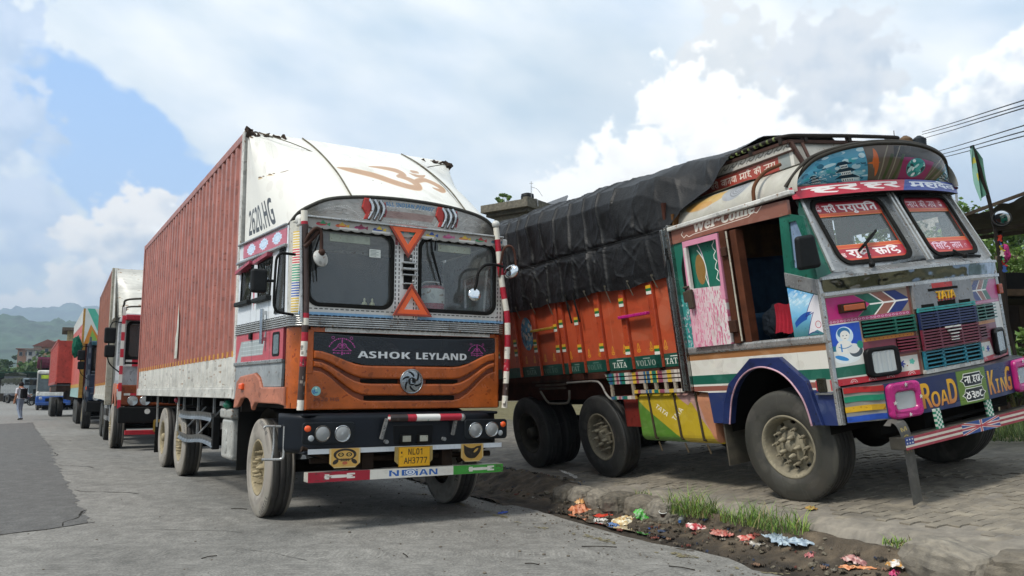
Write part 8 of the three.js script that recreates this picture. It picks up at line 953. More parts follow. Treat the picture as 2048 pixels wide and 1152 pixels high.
farLorry('low open lorry with green load behind the motorcyclist', inT1(-1.6, 0, -98), 0.9, paint(0x60707a, 0.5), paint(0x8a8f90, 0.6), 2.4);
farLorry('tiny pale lorry at the far end of the road', inT1(-8, 0, -190), 0.5, paint(0xa8aaa8, 0.5), paint(0x6a6f76, 0.6), 3.4);
for (const [lab, p, m] of [['long low green awning on posts by the far roadside', [-2.5, 0, -125], matt(0x35584a, 0.9)], ['pink and purple awning above the bus', [1.6, 0, -66], matt(0x8a4a6a, 0.9)]]) { const t = thing('roadside_stall', lab, 'stall', inT1(...p), T1YAW); mesh('awning', bend(new THREE.BoxGeometry(8, 0.12, 5, 8, 1, 5).translate(0, 3.6, 0), (v) => { v.y += 0.25 * N2(v.x * 0.8, v.z * 0.8) + 0.12 * v.z; }), m, t); for (const x of [-3.8, 0, 3.8]) mesh('post', rod([x, 0, 2.2], [x, 3.7, 2.2], 0.06), matt(0x4a4038, 0.9), t); mesh('counter', bx(-3.5, 3.5, 0, 1.1, -1, 0.6), matt(0x4c4640, 0.9), t); mesh('back_wall', bx(-3.9, 3.9, 0, 3.5, -2.4, -2.3), matt(0x3c3a38, 0.9), t); }

// ---------- people ----------
function figure(bones, size, res, color) {                        // capsules joined smoothly and meshed
  const mc = new MarchingCubes(res, new THREE.MeshBasicMaterial(), false, false, 120000), [cx, cy, cz, h] = size; mc.isolation = 0;
  const P = bones.map(([a, b, r, q]) => { const d = [b[0] - a[0], b[1] - a[1], b[2] - a[2]]; return [a, d, d[0] ** 2 + d[1] ** 2 + d[2] ** 2 + 1e-9, r, q]; });
  for (let k = 0; k < res; k++) for (let j = 0; j < res; j++) for (let i = 0; i < res; i++) {
    const x = cx + (i / res * 2 - 1) * h, y = cy + (j / res * 2 - 1) * h, z = cz + (k / res * 2 - 1) * h; let s = 0;
    for (const [a, d, dd, r, q] of P) { const px = x - a[0], py = y - a[1], pz = z - a[2], t = clampv((px * d[0] + py * d[1] + pz * d[2]) / dd, 0, 1); const e = hypot(px - d[0] * t, py - d[1] * t, pz - d[2] * t) - lerpv(r, q, t); s += Math.exp(-e / 0.018); }
    mc.field[i + j * res + k * res * res] = Math.log(s + 1e-12) * 0.018;
  }
  mc.update(); const n = mc.count ?? mc.geometry.drawRange.count, pos = new Float32Array(n * 3), nor = new Float32Array(n * 3), col = new Float32Array(n * 3);
  for (let i = 0; i < n; i++) { const o = i * 3; pos[o] = cx + mc.positionArray[o] * h; pos[o + 1] = cy + mc.positionArray[o + 1] * h; pos[o + 2] = cz + mc.positionArray[o + 2] * h; for (let c = 0; c < 3; c++) nor[o + c] = mc.normalArray[o + c]; const q = color(pos[o], pos[o + 1], pos[o + 2]); col[o] = q[0]; col[o + 1] = q[1]; col[o + 2] = q[2]; }
  const g = new THREE.BufferGeometry(); g.setAttribute('position', new THREE.BufferAttribute(pos, 3)); g.setAttribute('normal', new THREE.BufferAttribute(nor, 3)); g.setAttribute('color', new THREE.BufferAttribute(col, 3)); g.setAttribute('uv', new THREE.BufferAttribute(new Float32Array(n * 2), 2)); return g;
}
const SKIN = LIN(150, 105, 80), PERSON = new THREE.MeshStandardMaterial({ vertexColors: true, roughness: 0.85 });
const handBones = (h, f, s) => { const o = [[h, [h[0] + f[0] * 0.08, h[1] + f[1] * 0.08, h[2] + f[2] * 0.08], 0.032, 0.028]]; for (let i = 0; i < 4; i++) { const k = [h[0] + f[0] * 0.08, h[1] + f[1] * 0.08, h[2] + f[2] * 0.08 + (i - 1.5) * 0.019]; o.push([k, [k[0] + f[0] * 0.06 + s * 0.01, k[1] + f[1] * (0.07 - 0.008 * abs(i - 1.3)), k[2] + f[2] * 0.06], 0.01, 0.008]); } o.push([[h[0], h[1], h[2] + 0.02], [h[0] + f[0] * 0.05 - s * 0.01, h[1] + f[1] * 0.06, h[2] + 0.055], 0.012, 0.009]); return o; };
{
  // a man with a backpack walking away on the road
  const p = thing('person', 'man with a black backpack, grey shirt and pale jeans walking on the road', 'person', inT1(-3.4, 0, -37.4), PI + 1.1);
  const b = [[[0, 1.0, 0], [0, 1.2, 0.01], 0.14, 0.145], [[0, 1.2, 0.01], [0, 1.42, 0], 0.15, 0.14], [[-0.15, 1.44, 0], [0.15, 1.44, 0], 0.065, 0.065], [[0, 1.45, 0], [0, 1.58, 0.02], 0.06, 0.055], [[0, 1.63, 0.02], [0, 1.7, 0.025], 0.09, 0.098], [[0, 1.6, 0.06], [0, 1.62, 0.1], 0.04, 0.025], [[0, 1.645, 0.115], [0, 1.66, 0.1], 0.018, 0.014], [[-0.1, 1.65, 0.02], [-0.105, 1.67, 0.01], 0.02, 0.02], [[0.1, 1.65, 0.02], [0.105, 1.67, 0.01], 0.02, 0.02],
    [[-0.09, 0.98, 0], [-0.1, 0.52, 0.1], 0.095, 0.062], [[-0.1, 0.52, 0.1], [-0.1, 0.1, 0.0], 0.062, 0.045], [[-0.1, 0.06, -0.04], [-0.1, 0.04, 0.14], 0.045, 0.035], [[0.09, 0.98, 0], [0.1, 0.52, -0.03], 0.095, 0.062], [[0.1, 0.52, -0.03], [0.1, 0.13, -0.2], 0.062, 0.045], [[0.1, 0.1, -0.23], [0.1, 0.035, -0.08], 0.045, 0.035],
    [[-0.2, 1.43, 0], [-0.25, 1.16, 0.02], 0.055, 0.042], [[-0.25, 1.16, 0.02], [-0.2, 1.02, 0.2], 0.042, 0.03], [[0.2, 1.43, 0], [0.25, 1.16, -0.04], 0.055, 0.042], [[0.25, 1.16, -0.04], [0.25, 0.93, 0.04], 0.042, 0.03], ...handBones([-0.2, 1.01, 0.21], [0.1, -0.5, 0.8], -1), ...handBones([0.25, 0.92, 0.045], [0, -1, 0.15], 1)];
  mesh('body', keep(figure(b, [0, 0.9, 0, 0.95], 110, (x, y, z) => (y > 1.7 - (z > 0.06 ? -0.06 : 0.12) * 1 && y > 1.56 ? LIN(24, 20, 18) : y > 1.5 ? SKIN : y < 0.09 ? LIN(60, 55, 50) : y < 1.0 && abs(x) < 0.2 ? LIN(128, 140, 158) : y < 1.1 && abs(x) > 0.18 ? SKIN : abs(x) > 0.19 && y < 1.24 ? SKIN : LIN(188, 188, 194)))), PERSON, p);
  mesh('backpack', [bend(new RoundedBoxGeometry(0.3, 0.44, 0.17, 4, 0.06), (v) => { v.z *= 1 - 0.5 * max(0, v.y); }).translate(0, 1.24, -0.22), pipe([[-0.11, 1.42, -0.16], [-0.13, 1.5, -0.02], [-0.12, 1.4, 0.13], [-0.12, 1.15, 0.12]], 0.02, 16), pipe([[0.11, 1.42, -0.16], [0.13, 1.5, -0.02], [0.12, 1.4, 0.13], [0.12, 1.15, 0.12]], 0.02, 16)], matt(0x17181b, 0.85), p);
}
function motorbike(label, pos, turn, body, cat = 'motorcycle') {
  const t = thing(cat, label, cat, pos, turn), tor = (z) => mv(new THREE.TorusGeometry(0.27, 0.05, 8, 24), 0, 0.32, z, 0, PI / 2);
  mesh('tyre', tor(0.62), RUBBER, t); mesh('tyre', tor(-0.62), RUBBER, t); mesh('frame', [rod([0, 0.32, 0.62], [0, 0.95, 0.42], 0.025), rod([0, 0.75, 0.4], [0, 0.4, 0.1], 0.03), rod([0, 0.35, 0.1], [0, 0.32, -0.62], 0.03), rod([0, 0.7, 0.3], [0, 0.65, -0.5], 0.03), rod([-0.32, 1.0, 0.35], [0.32, 1.0, 0.35], 0.015)], BLACK, t); mesh('tank', mv(new THREE.SphereGeometry(0.2, 16, 10).scale(0.7, 0.6, 1.3), 0, 0.8, 0.2), body, t); mesh('seat', bx(-0.12, 0.12, 0.74, 0.82, -0.6, 0, 0.03), BLACK, t); mesh('engine', bx(-0.14, 0.14, 0.34, 0.62, -0.05, 0.28, 0.04), STEEL, t); mesh('headlight', mv(new THREE.SphereGeometry(0.1, 12, 8), 0, 0.92, 0.5), LENS, t); return t;
}
function rider(label, pos, turn, shirt) {
  const p = thing('person', label, 'person', pos, turn);
  const b = [[[0, 0.86, -0.2], [0, 1.15, -0.12], 0.14, 0.15], [[0, 1.15, -0.12], [0, 1.34, -0.05], 0.15, 0.13], [[-0.15, 1.34, -0.05], [0.15, 1.34, -0.05], 0.06, 0.06], [[0, 1.36, -0.04], [0, 1.48, 0.0], 0.055, 0.05], [[0, 1.52, 0.01], [0, 1.6, 0.02], 0.09, 0.1], [[0, 1.53, 0.1], [0, 1.55, 0.11], 0.02, 0.016]];
  for (const s of [-1, 1]) b.push([[s * 0.09, 0.86, -0.2], [s * 0.19, 0.78, 0.22], 0.09, 0.06], [[s * 0.19, 0.78, 0.22], [s * 0.17, 0.38, 0.05], 0.06, 0.045], [[s * 0.17, 0.36, 0.02], [s * 0.17, 0.34, 0.2], 0.04, 0.032], [[s * 0.19, 1.33, -0.04], [s * 0.29, 1.08, 0.08], 0.052, 0.04], [[s * 0.29, 1.08, 0.08], [s * 0.3, 1.02, 0.33], 0.04, 0.03], ...handBones([s * 0.3, 1.02, 0.33], [-s * 0.2, -0.3, 0.4], s));
  mesh('body', keep(figure(b, [0, 0.95, 0, 0.75], 80, (x, y, z) => (y > 1.55 && z < 0.08 ? LIN(26, 22, 20) : y > 1.42 ? SKIN : y < 0.42 ? LIN(50, 44, 40) : y < 0.9 ? LIN(52, 56, 70) : z > 0.16 ? SKIN : shirt))), PERSON, p);
}
motorbike('red motorcycle carrying a man in white, beside the bus', inT1(-2.9, 0, -84), 2.6, paint(0x8a2a2a, 0.4)); rider('man in a white shirt riding the red motorcycle', inT1(-2.9, 0, -84), 2.6, LIN(190, 192, 196));
motorbike('black motorcycle parked near the red one', inT1(-1.9, 0, -82), 1.9, paint(0x1c1c20, 0.4)); 
motorbike('small dark motorcycle far along the road edge', inT1(-7.2, 0, -128), 0.4, paint(0x2a2c34, 0.4)); rider('distant rider in dark clothes on the small dark motorcycle', inT1(-7.2, 0, -128), 0.4, LIN(60, 60, 66));
// ---------- trees, houses, hills ----------
const CUP = cos(0.1253), SUP = sin(0.1253);
function place(u, v, d) { const a = (u - 1024) / 1643.3, b = (576 - v) / 1643.3, k = d / (CUP - b * SUP); return [a * k, EYE + (SUP + b * CUP) * k, -d]; }   // a point d metres ahead
// leafy crown: small bent leaves in clumps through a lumpy volume
function crown(cx, cy, cz, rx, ry, rz, n, leaf, seed, tones) {
  const r = rng(seed), pos = [], col = [], nor = []; const clumps = Array.from({ length: max(7, Math.round(n / 70)) }, () => { for (;;) { const x = r() * 2 - 1, y = r() * 2 - 1, z = r() * 2 - 1, q = hypot(x, y, z); if (q < 1 && q > 0.35) return [x, y, z, 0.16 + 0.22 * r(), r()]; } });
  for (let i = 0; i < n; i++) {
    const c = clumps[floor(r() * clumps.length)]; let dx, dy, dz; do { dx = r() * 2 - 1; dy = r() * 2 - 1; dz = r() * 2 - 1; } while (dx * dx + dy * dy + dz * dz > 1);
    const p = V(cx + (c[0] + dx * c[3]) * rx, cy + (c[1] + dy * c[3] * 0.8) * ry, cz + (c[2] + dz * c[3]) * rz), s = leaf * (0.6 + 0.8 * r());
    const e = new THREE.Euler(r() * 2 - 1 - 0.6, r() * 6.3, r() * 2 - 1), A = [[-0.5, 0, 0], [0, 0, -0.32], [0.55, -0.1, 0], [0, 0.02, 0.32]].map((q) => V(...q).multiplyScalar(s).applyEuler(e).add(p));
    const t = tones[floor(r() * tones.length)], k = (0.75 + 0.5 * r()) * (0.8 + 0.4 * c[4]); for (const [a, b2, d] of [[0, 1, 2], [0, 2, 3]]) for (const q of [a, b2, d]) { pos.push(A[q].x, A[q].y, A[q].z); col.push(t[0] * k, t[1] * k, t[2] * k); }
  }
  const g = new THREE.BufferGeometry(); g.setAttribute('position', new THREE.Float32BufferAttribute(pos, 3)); g.setAttribute('color', new THREE.Float32BufferAttribute(col, 3)); g.computeVertexNormals(); g.setAttribute('uv', new THREE.Float32BufferAttribute(new Float32Array(pos.length / 3 * 2), 2)); return keep(g);
}
const LEAF = new THREE.MeshPhysicalMaterial({ vertexColors: true, roughness: 0.75, transmission: 0.3, thickness: 0, side: THREE.DoubleSide });
const GREENS = [[0.05, 0.11, 0.022], [0.075, 0.15, 0.03], [0.035, 0.08, 0.02], [0.1, 0.17, 0.035]], DEEP = [[0.03, 0.07, 0.022], [0.045, 0.095, 0.028], [0.06, 0.11, 0.03]], BRIGHT = [[0.12, 0.22, 0.03], [0.09, 0.18, 0.025], [0.16, 0.25, 0.05]];
function tree(label, base, h, rx, ry, n, leaf, seed, tones = GREENS, group) {
  const t = thing('tree', label, 'tree', base, 0, group), r = rng(seed), cy = h - ry;
  const trunk = [pipe([[0, -0.3, 0], [0.1 * rx * (r() - 0.5), cy * 0.5, 0], [0.05, cy, 0], [0, h - ry * 0.5, 0]], max(0.05, h * 0.022), 10, false, 7)]; for (let i = 0; i < 6; i++) { const a = i * 1.05 + r(), q = 0.5 + 0.4 * r(); trunk.push(rod([0, cy * (0.7 + 0.1 * r()), 0], [cos(a) * rx * q, cy + ry * (r() * 0.9 - 0.2), sin(a) * rx * q], h * 0.012, h * 0.004, 6)); }
  mesh('trunk', trunk, matt(0x4a3d30, 0.95), t); mesh('crown', crown(0, cy, 0, rx, ry, rx, n, leaf, seed + 1, tones), LEAF, t); return t;
}
const gy = (x, y, z) => [x, y, z];
// trees far left, below and among the hillside houses
{
  const T = (u, v, d, h, rx, lab, seed, tones) => { const p = place(u, v, d); return tree(lab, [p[0], p[1] - h, p[2]], h, rx, h * 0.42, 1500, 0.9, seed, tones, 'roadside trees in the distance'); };
  T(12, 722, 190, 9, 5.5, 'rounded tree at the far left end of the road', 201, DEEP); T(34, 734, 200, 8, 5, 'low dark tree left of the hillside houses', 202, DEEP); T(60, 734, 170, 8, 5.5, 'bushy tree below the pale hillside houses', 203, GREENS); T(84, 728, 150, 9, 6, 'broad green tree just left of the red container', 204, GREENS); T(104, 712, 130, 10, 6, 'green tree rising behind the red container', 205, GREENS); T(50, 706, 275, 4, 3, 'small tree between the hillside houses', 206, DEEP); T(78, 700, 280, 4, 2.4, 'narrow dark tree above the hillside houses', 207, DEEP); T(-14, 724, 180, 8, 6, 'tree at the left edge of the view', 208, DEEP);
}
function house(label, u, v, d, w, h, turn, wallC, roofC, floors, flat) {       // u, v: left foot of the front
  const p = place(u, v, d), t = thing('house', label, 'house', [p[0], p[1], p[2]], turn);
  mesh('wall', bx(0, w, -6, h, -w * 0.8, 0), wallC, t);
  for (let f = 0; f < floors; f++) for (let i = 0; i < 4; i++) { const x = w * (i + 0.5) / 4, y = h * (f + 0.5) / floors; const o = mesh('window', bx(x - 0.5, x + 0.5, y - 0.65, y + 0.65, 0.0, 0.06), paint(0x9a968c, 0.6), t); mesh('pane', bx(x - 0.42, x + 0.42, y - 0.55, y + 0.55, 0.05, 0.075), paint(0x2d3438, 0.15), o); }
  if (flat) mesh('roof', [bx(-0.5, w + 0.5, h, h + 0.3, -w * 0.8 - 0.5, 0.6)], roofC, t); else mesh('roof', mv(plate([[-0.6, 0], [w + 0.6, 0], [w * 0.5, w * 0.28]], w * 0.8 + 1), 0, h, -w * 0.8 - 0.5), roofC, t);
  return t;
}
{
  const W1 = matt(0xa99a8c, 0.9), W2 = matt(0xb9bcc0, 0.9), W3 = matt(0xa9886a, 0.9), R1_ = matt(0x7a4a3c, 0.9), CON = matt(0x84807a, 0.9);
  house('brick coloured house on the hillside, leftmost of the pale houses', 33, 735, 255, 7, 5.6, 0.35, matt(0x9a7a6a, 0.9), R1_, 2, true); house('white house in the middle of the hillside group', 52, 728, 250, 7.5, 4.2, 0.4, W2, CON, 2, true); house('cream house with reddish roof on top of the hillside', 66, 712, 300, 9, 3.6, 0.3, W1, R1_, 1, false); house('tan house right of the hillside group', 84, 722, 240, 8, 4, 0.45, W3, R1_, 2, false);
  // flat-roofed building showing behind the red container
  const t = house('yellowish house with a flat overhanging roof behind the red container', 128, 770, 85, 8, 5.6, 0.5, matt(0xb5a884, 0.9), matt(0x6a6058, 0.9), 2, true); mesh('water_tank', rod([5, 5.9, -2], [5, 7.2, -2], 0.6, 0.6, 16), BLACK, t); mesh('roof_room', bx(2, 5.2, 5.9, 6.3, -5, -0.5), matt(0x6a6058, 0.9), t);
}
// the hills
{
  const ridge = (name, dist, depth, topEl, mat, seed, tint) => {
    const g = sheet((s, q) => { const az = lerpv(-70, 75, s) * PI / 180, e = topEl(az * 180 / PI) * PI / 180, d = dist - depth * (1 - q) * 0.9, hgt = Math.tan(e) * dist * (q ** 0.8) * (1 + 0.05 * fbm2(s * 60 + seed, q * 6, 4) * q) + dist * 0.006 * fbm2(s * 130, q * 9 + seed, 4) * q; return [sin(az) * d, hgt - 4, -cos(az) * d]; }, 700, 40, true);
    const p = g.attributes.position, c = new Float32Array(p.count * 3); for (let i = 0; i < p.count; i++) { const x = p.getX(i) / dist, y = p.getY(i) / dist, z = p.getZ(i) / dist, k = 0.8 + 0.9 * fbm3(x * 60, y * 90, z * 60, 4) + 0.4 * fbm3(x * 14, y * 30, z * 14, 3); c[i * 3] = tint[0] * k; c[i * 3 + 1] = tint[1] * k; c[i * 3 + 2] = tint[2] * k; } g.setAttribute('color', new THREE.BufferAttribute(c, 3));
    return struct(name, g, mat);
  };
  const hm = new THREE.MeshStandardMaterial({ vertexColors: true, roughness: 1 });
  ridge('wooded_hill', 2000, 900, (az) => 4.55 + 0.35 * N2(az * 0.09, 3) + 0.14 * N2(az * 0.5, 5) - 0.6 * sm(az, -8, 20), hm, 3, [0.045, 0.085, 0.045]);
  ridge('distant_mountain', 5600, 2200, (az) => 5.3 - 0.0018 * min(60, (az + 26.5) ** 2) * 8 + 0.12 * N2(az * 0.3, 7) + 0.03 * N2(az * 1.1, 2), hm, 9, [0.05, 0.09, 0.05]);
}
// ---------- concrete building with tanks behind the tarpaulin ----------
{
  const p = place(1055, 430, 42), t = thing('concrete_building', 'unfinished grey concrete building with a flat roof slab behind the black tarpaulin', 'building', [p[0], 0, p[2]], -0.62), top = place(1055, 396, 42)[1], CONC = matt(0x79766e, 0.95), CONL = matt(0x8d8a80, 0.95);
  mesh('roof_slab', [bx(-3.1, 0.0, top - 0.42, top, -4, 0, 0.02)], CONC, t); mesh('slab_underside', bx(-2.9, -0.15, top - 0.62, top - 0.42, -4, -0.25), matt(0x5a574e, 0.95), t); mesh('wall', bx(-2.6, -0.5, -0.5, top - 0.62, -4, -0.6), CONL, t); mesh('window', bx(-2.0, -1.0, top - 2.4, top - 1.2, -0.62, -0.55), DARK, t); mesh('roof_kerb', bx(-0.3, 0.0, top, top + 0.1, -4, 0), CONC, t);
  const on = (x, y, z) => V(x, y, z).applyEuler(new THREE.Euler(0, -0.62, 0)).add(V(p[0], 0, p[2])).toArray();
  const k = thing('water_tank', 'black plastic water tank standing on the concrete roof slab', 'water tank', on(-0.55, top, -0.8)); mesh('barrel', lathe([[0, 0], [0.34, 0], [0.35, 0.04], [0.34, 0.14], [0.36, 0.17], [0.34, 0.2], [0.36, 0.3], [0.34, 0.33], [0.34, 0.42], [0.2, 0.48], [0, 0.48]], 24), matt(0x16181b, 0.5), k); mesh('outlet_pipe', pipe([[0.3, 0.1, 0.2], [0.5, 0.1, 0.25], [0.55, -0.3, 0.3]], 0.03, 12), GREYP, k);
  const s = thing('solar_panel', 'dark solar panel tilted on the roof behind the tarpaulin', 'solar panel', place(1108, 412, 44)); mesh('panel', mv(bx(-0.75, 0.75, -0.04, 0.04, -0.6, 0.6), 0, 0.1, 0, 0.5, -0.4, 0.28), paint(0x14181f, 0.2), s); mesh('stand', [rod([-0.5, -1, 0], [-0.5, 0, 0], 0.03), rod([0.5, -1, 0], [0.5, 0.2, 0], 0.03)], GREYP, s);
  const a = thing('antenna', 'thin antenna mast on the concrete roof', 'antenna', on(-0.1, top, -0.5)); mesh('mast', rod([0, 0, 0], [0, 1.0, 0], 0.015), GREYP, a); mesh('arm', [rod([-0.1, 0.9, 0], [0.1, 0.9, 0], 0.01), pipe([[0, 0.7, 0], [0.3, 0.6, 0], [0.6, 0.2, 0]], 0.012, 10)], GREYP, a);
  const pl = thing('rooftop_plant', 'leafy green plant growing on the edge of the concrete roof', 'plant', on(-2.0, top, -0.6)); mesh('stem', Array.from({ length: 9 }, (_, i) => rod([(i - 4) * 0.04, -0.05, 0], [(i - 4) * 0.1, 0.35 + 0.03 * (i % 3), 0.1 * ((i % 3) - 1)], 0.012)), matt(0x4a5a2a, 0.9), pl); mesh('foliage', crown(0, 0.32, 0, 0.52, 0.35, 0.4, 420, 0.14, 61, BRIGHT), LEAF, pl);
}
// ---------- right: pale house with red roof, water tanks on a stand, wires ----------
{
  const p = place(1868, 772, 60), h = place(1900, 352, 60)[1], t = thing('town_house', 'tall pale house with a red roof corner behind the painted lorry', 'house', [p[0], -1, p[2]], -0.25);
  mesh('wall', [bx(0.2, 1.75, 0, h + 1, -3, 0)], matt(0xb9b6b4, 0.9), t); mesh('wall', bx(-1.2, 0.2, 0, h + 0.4, -3, -0.2), matt(0xa39f99, 0.9), t); { const w = mesh('window', bx(0.75, 1.1, h - 0.5, h + 0.25, -0.02, 0.04), matt(0x6a665f, 0.9), t); mesh('pane', bx(0.8, 1.05, h - 0.45, h + 0.2, 0.03, 0.05), paint(0x1c2022, 0.2), w); } { const w = mesh('window', bx(0.75, 1.1, h - 3.5, h - 2.6, -0.02, 0.04), matt(0x6a665f, 0.9), t); mesh('pane', bx(0.8, 1.05, h - 3.45, h - 2.65, 0.03, 0.05), paint(0x1c2022, 0.2), w); }
  mesh('roof', bend(new THREE.BoxGeometry(2.2, 0.7, 3.6, 4, 1, 4).translate(-0.3, h + 1.5, -1.2), (v) => { if (v.y > h + 1.5) { v.x = -0.3 + (v.x + 0.3) * 0.2; v.z = -1.2 + (v.z + 1.2) * 0.3; } }), matt(0x8f3c36, 0.85), t);
  const tb = place(1850, 312, 62), st = thing('tank_stand', 'steel lattice stand carrying two water tanks above the painted lorry', 'stand', [tb[0], 0, tb[2]]); const ty = place(1850, 306, 62)[1];
  mesh('platform', bx(-2.3, 0.35, ty, ty + 0.1, -1.4, 0.6), matt(0x5c5a56, 0.9), st); mesh('leg', [[-2.2, 0.5], [0.25, 0.5], [-2.2, -1.3], [0.25, -1.3]].map(([x, z]) => beam([x, 0, z], [x, ty, z], 0.09, 0.09)), matt(0x5c5a56, 0.9), st); st.children[st.children.length - 1].userData.kind = 'stuff';
  mesh('lattice', [0, 1, 2, 3].map((i) => rod([0.25, ty - 2 + i * 0.5, 0.5], [0.6, ty - 1.6 + i * 0.5, 0.5], 0.03)), matt(0x5c5a56, 0.9), st); mesh('mast', rod([-2.4, ty, 0.3], [-2.45, ty + 1.7, 0.3], 0.03), matt(0x5c5a56, 0.9), st);
  for (const [x, c, lab] of [[-1.35, 0x6a5238, 'brown water tank, left one on the lattice stand'], [-0.28, 0x20272f, 'blue black water tank, right one on the lattice stand']]) { const k = thing('water_tank', lab, 'water tank', [tb[0] + x, ty + 0.1, tb[2] - 0.2]); const pr = [[0, 0], [0.5, 0]]; for (let i = 0; i < 6; i++) pr.push([0.53, 0.12 + i * 0.17], [0.5, 0.2 + i * 0.17]); pr.push([0.3, 1.22], [0, 1.24]); mesh('barrel', lathe(pr, 24), matt(c, 0.6), k); mesh('lid', mv(new THREE.CylinderGeometry(0.18, 0.2, 0.1, 16), 0, 1.26, 0), matt(c, 0.6), k); }
  [[1844, 264, 200.5], [1844, 269, 210], [1846, 277, 216], [1859, 307, 251], [1862, 314, 262.5], [1864, 320, 272]].forEach(([u, v, e], i) => { const a = place(u, v, 62), b = place(2048, e, 26), b2 = [b[0] + (b[0] - a[0]) * 0.5, b[1] + (b[1] - a[1]) * 0.5 - 0.05, b[2] + (b[2] - a[2]) * 0.5], m = [(a[0] + b[0]) / 2, (a[1] + b[1]) / 2 - 0.03, (a[2] + b[2]) / 2]; tag(mesh('power_line', pipe([a, m, b, b2], 0.022, 24, false, 5), BLACK), `${['topmost', 'second', 'third', 'fourth', 'fifth', 'lowest'][i]} of the six black wires crossing the sky at the upper right`, 'wire', 'six wires crossing the sky'); });
  const vp = thing('vent_pipe', 'thin grey pipe standing on a roof left of the green flag', 'pipe', [place(1916, 440, 40)[0], 0, -40]); mesh('pipe', rod([0, 0, 0], [0, place(1916, 378, 40)[1], 0], 0.06), GREYP, vp); mesh('cap', mv(new THREE.CylinderGeometry(0.09, 0.09, 0.1, 12), 0, place(1916, 376, 40)[1], 0), GREYP, vp);
}
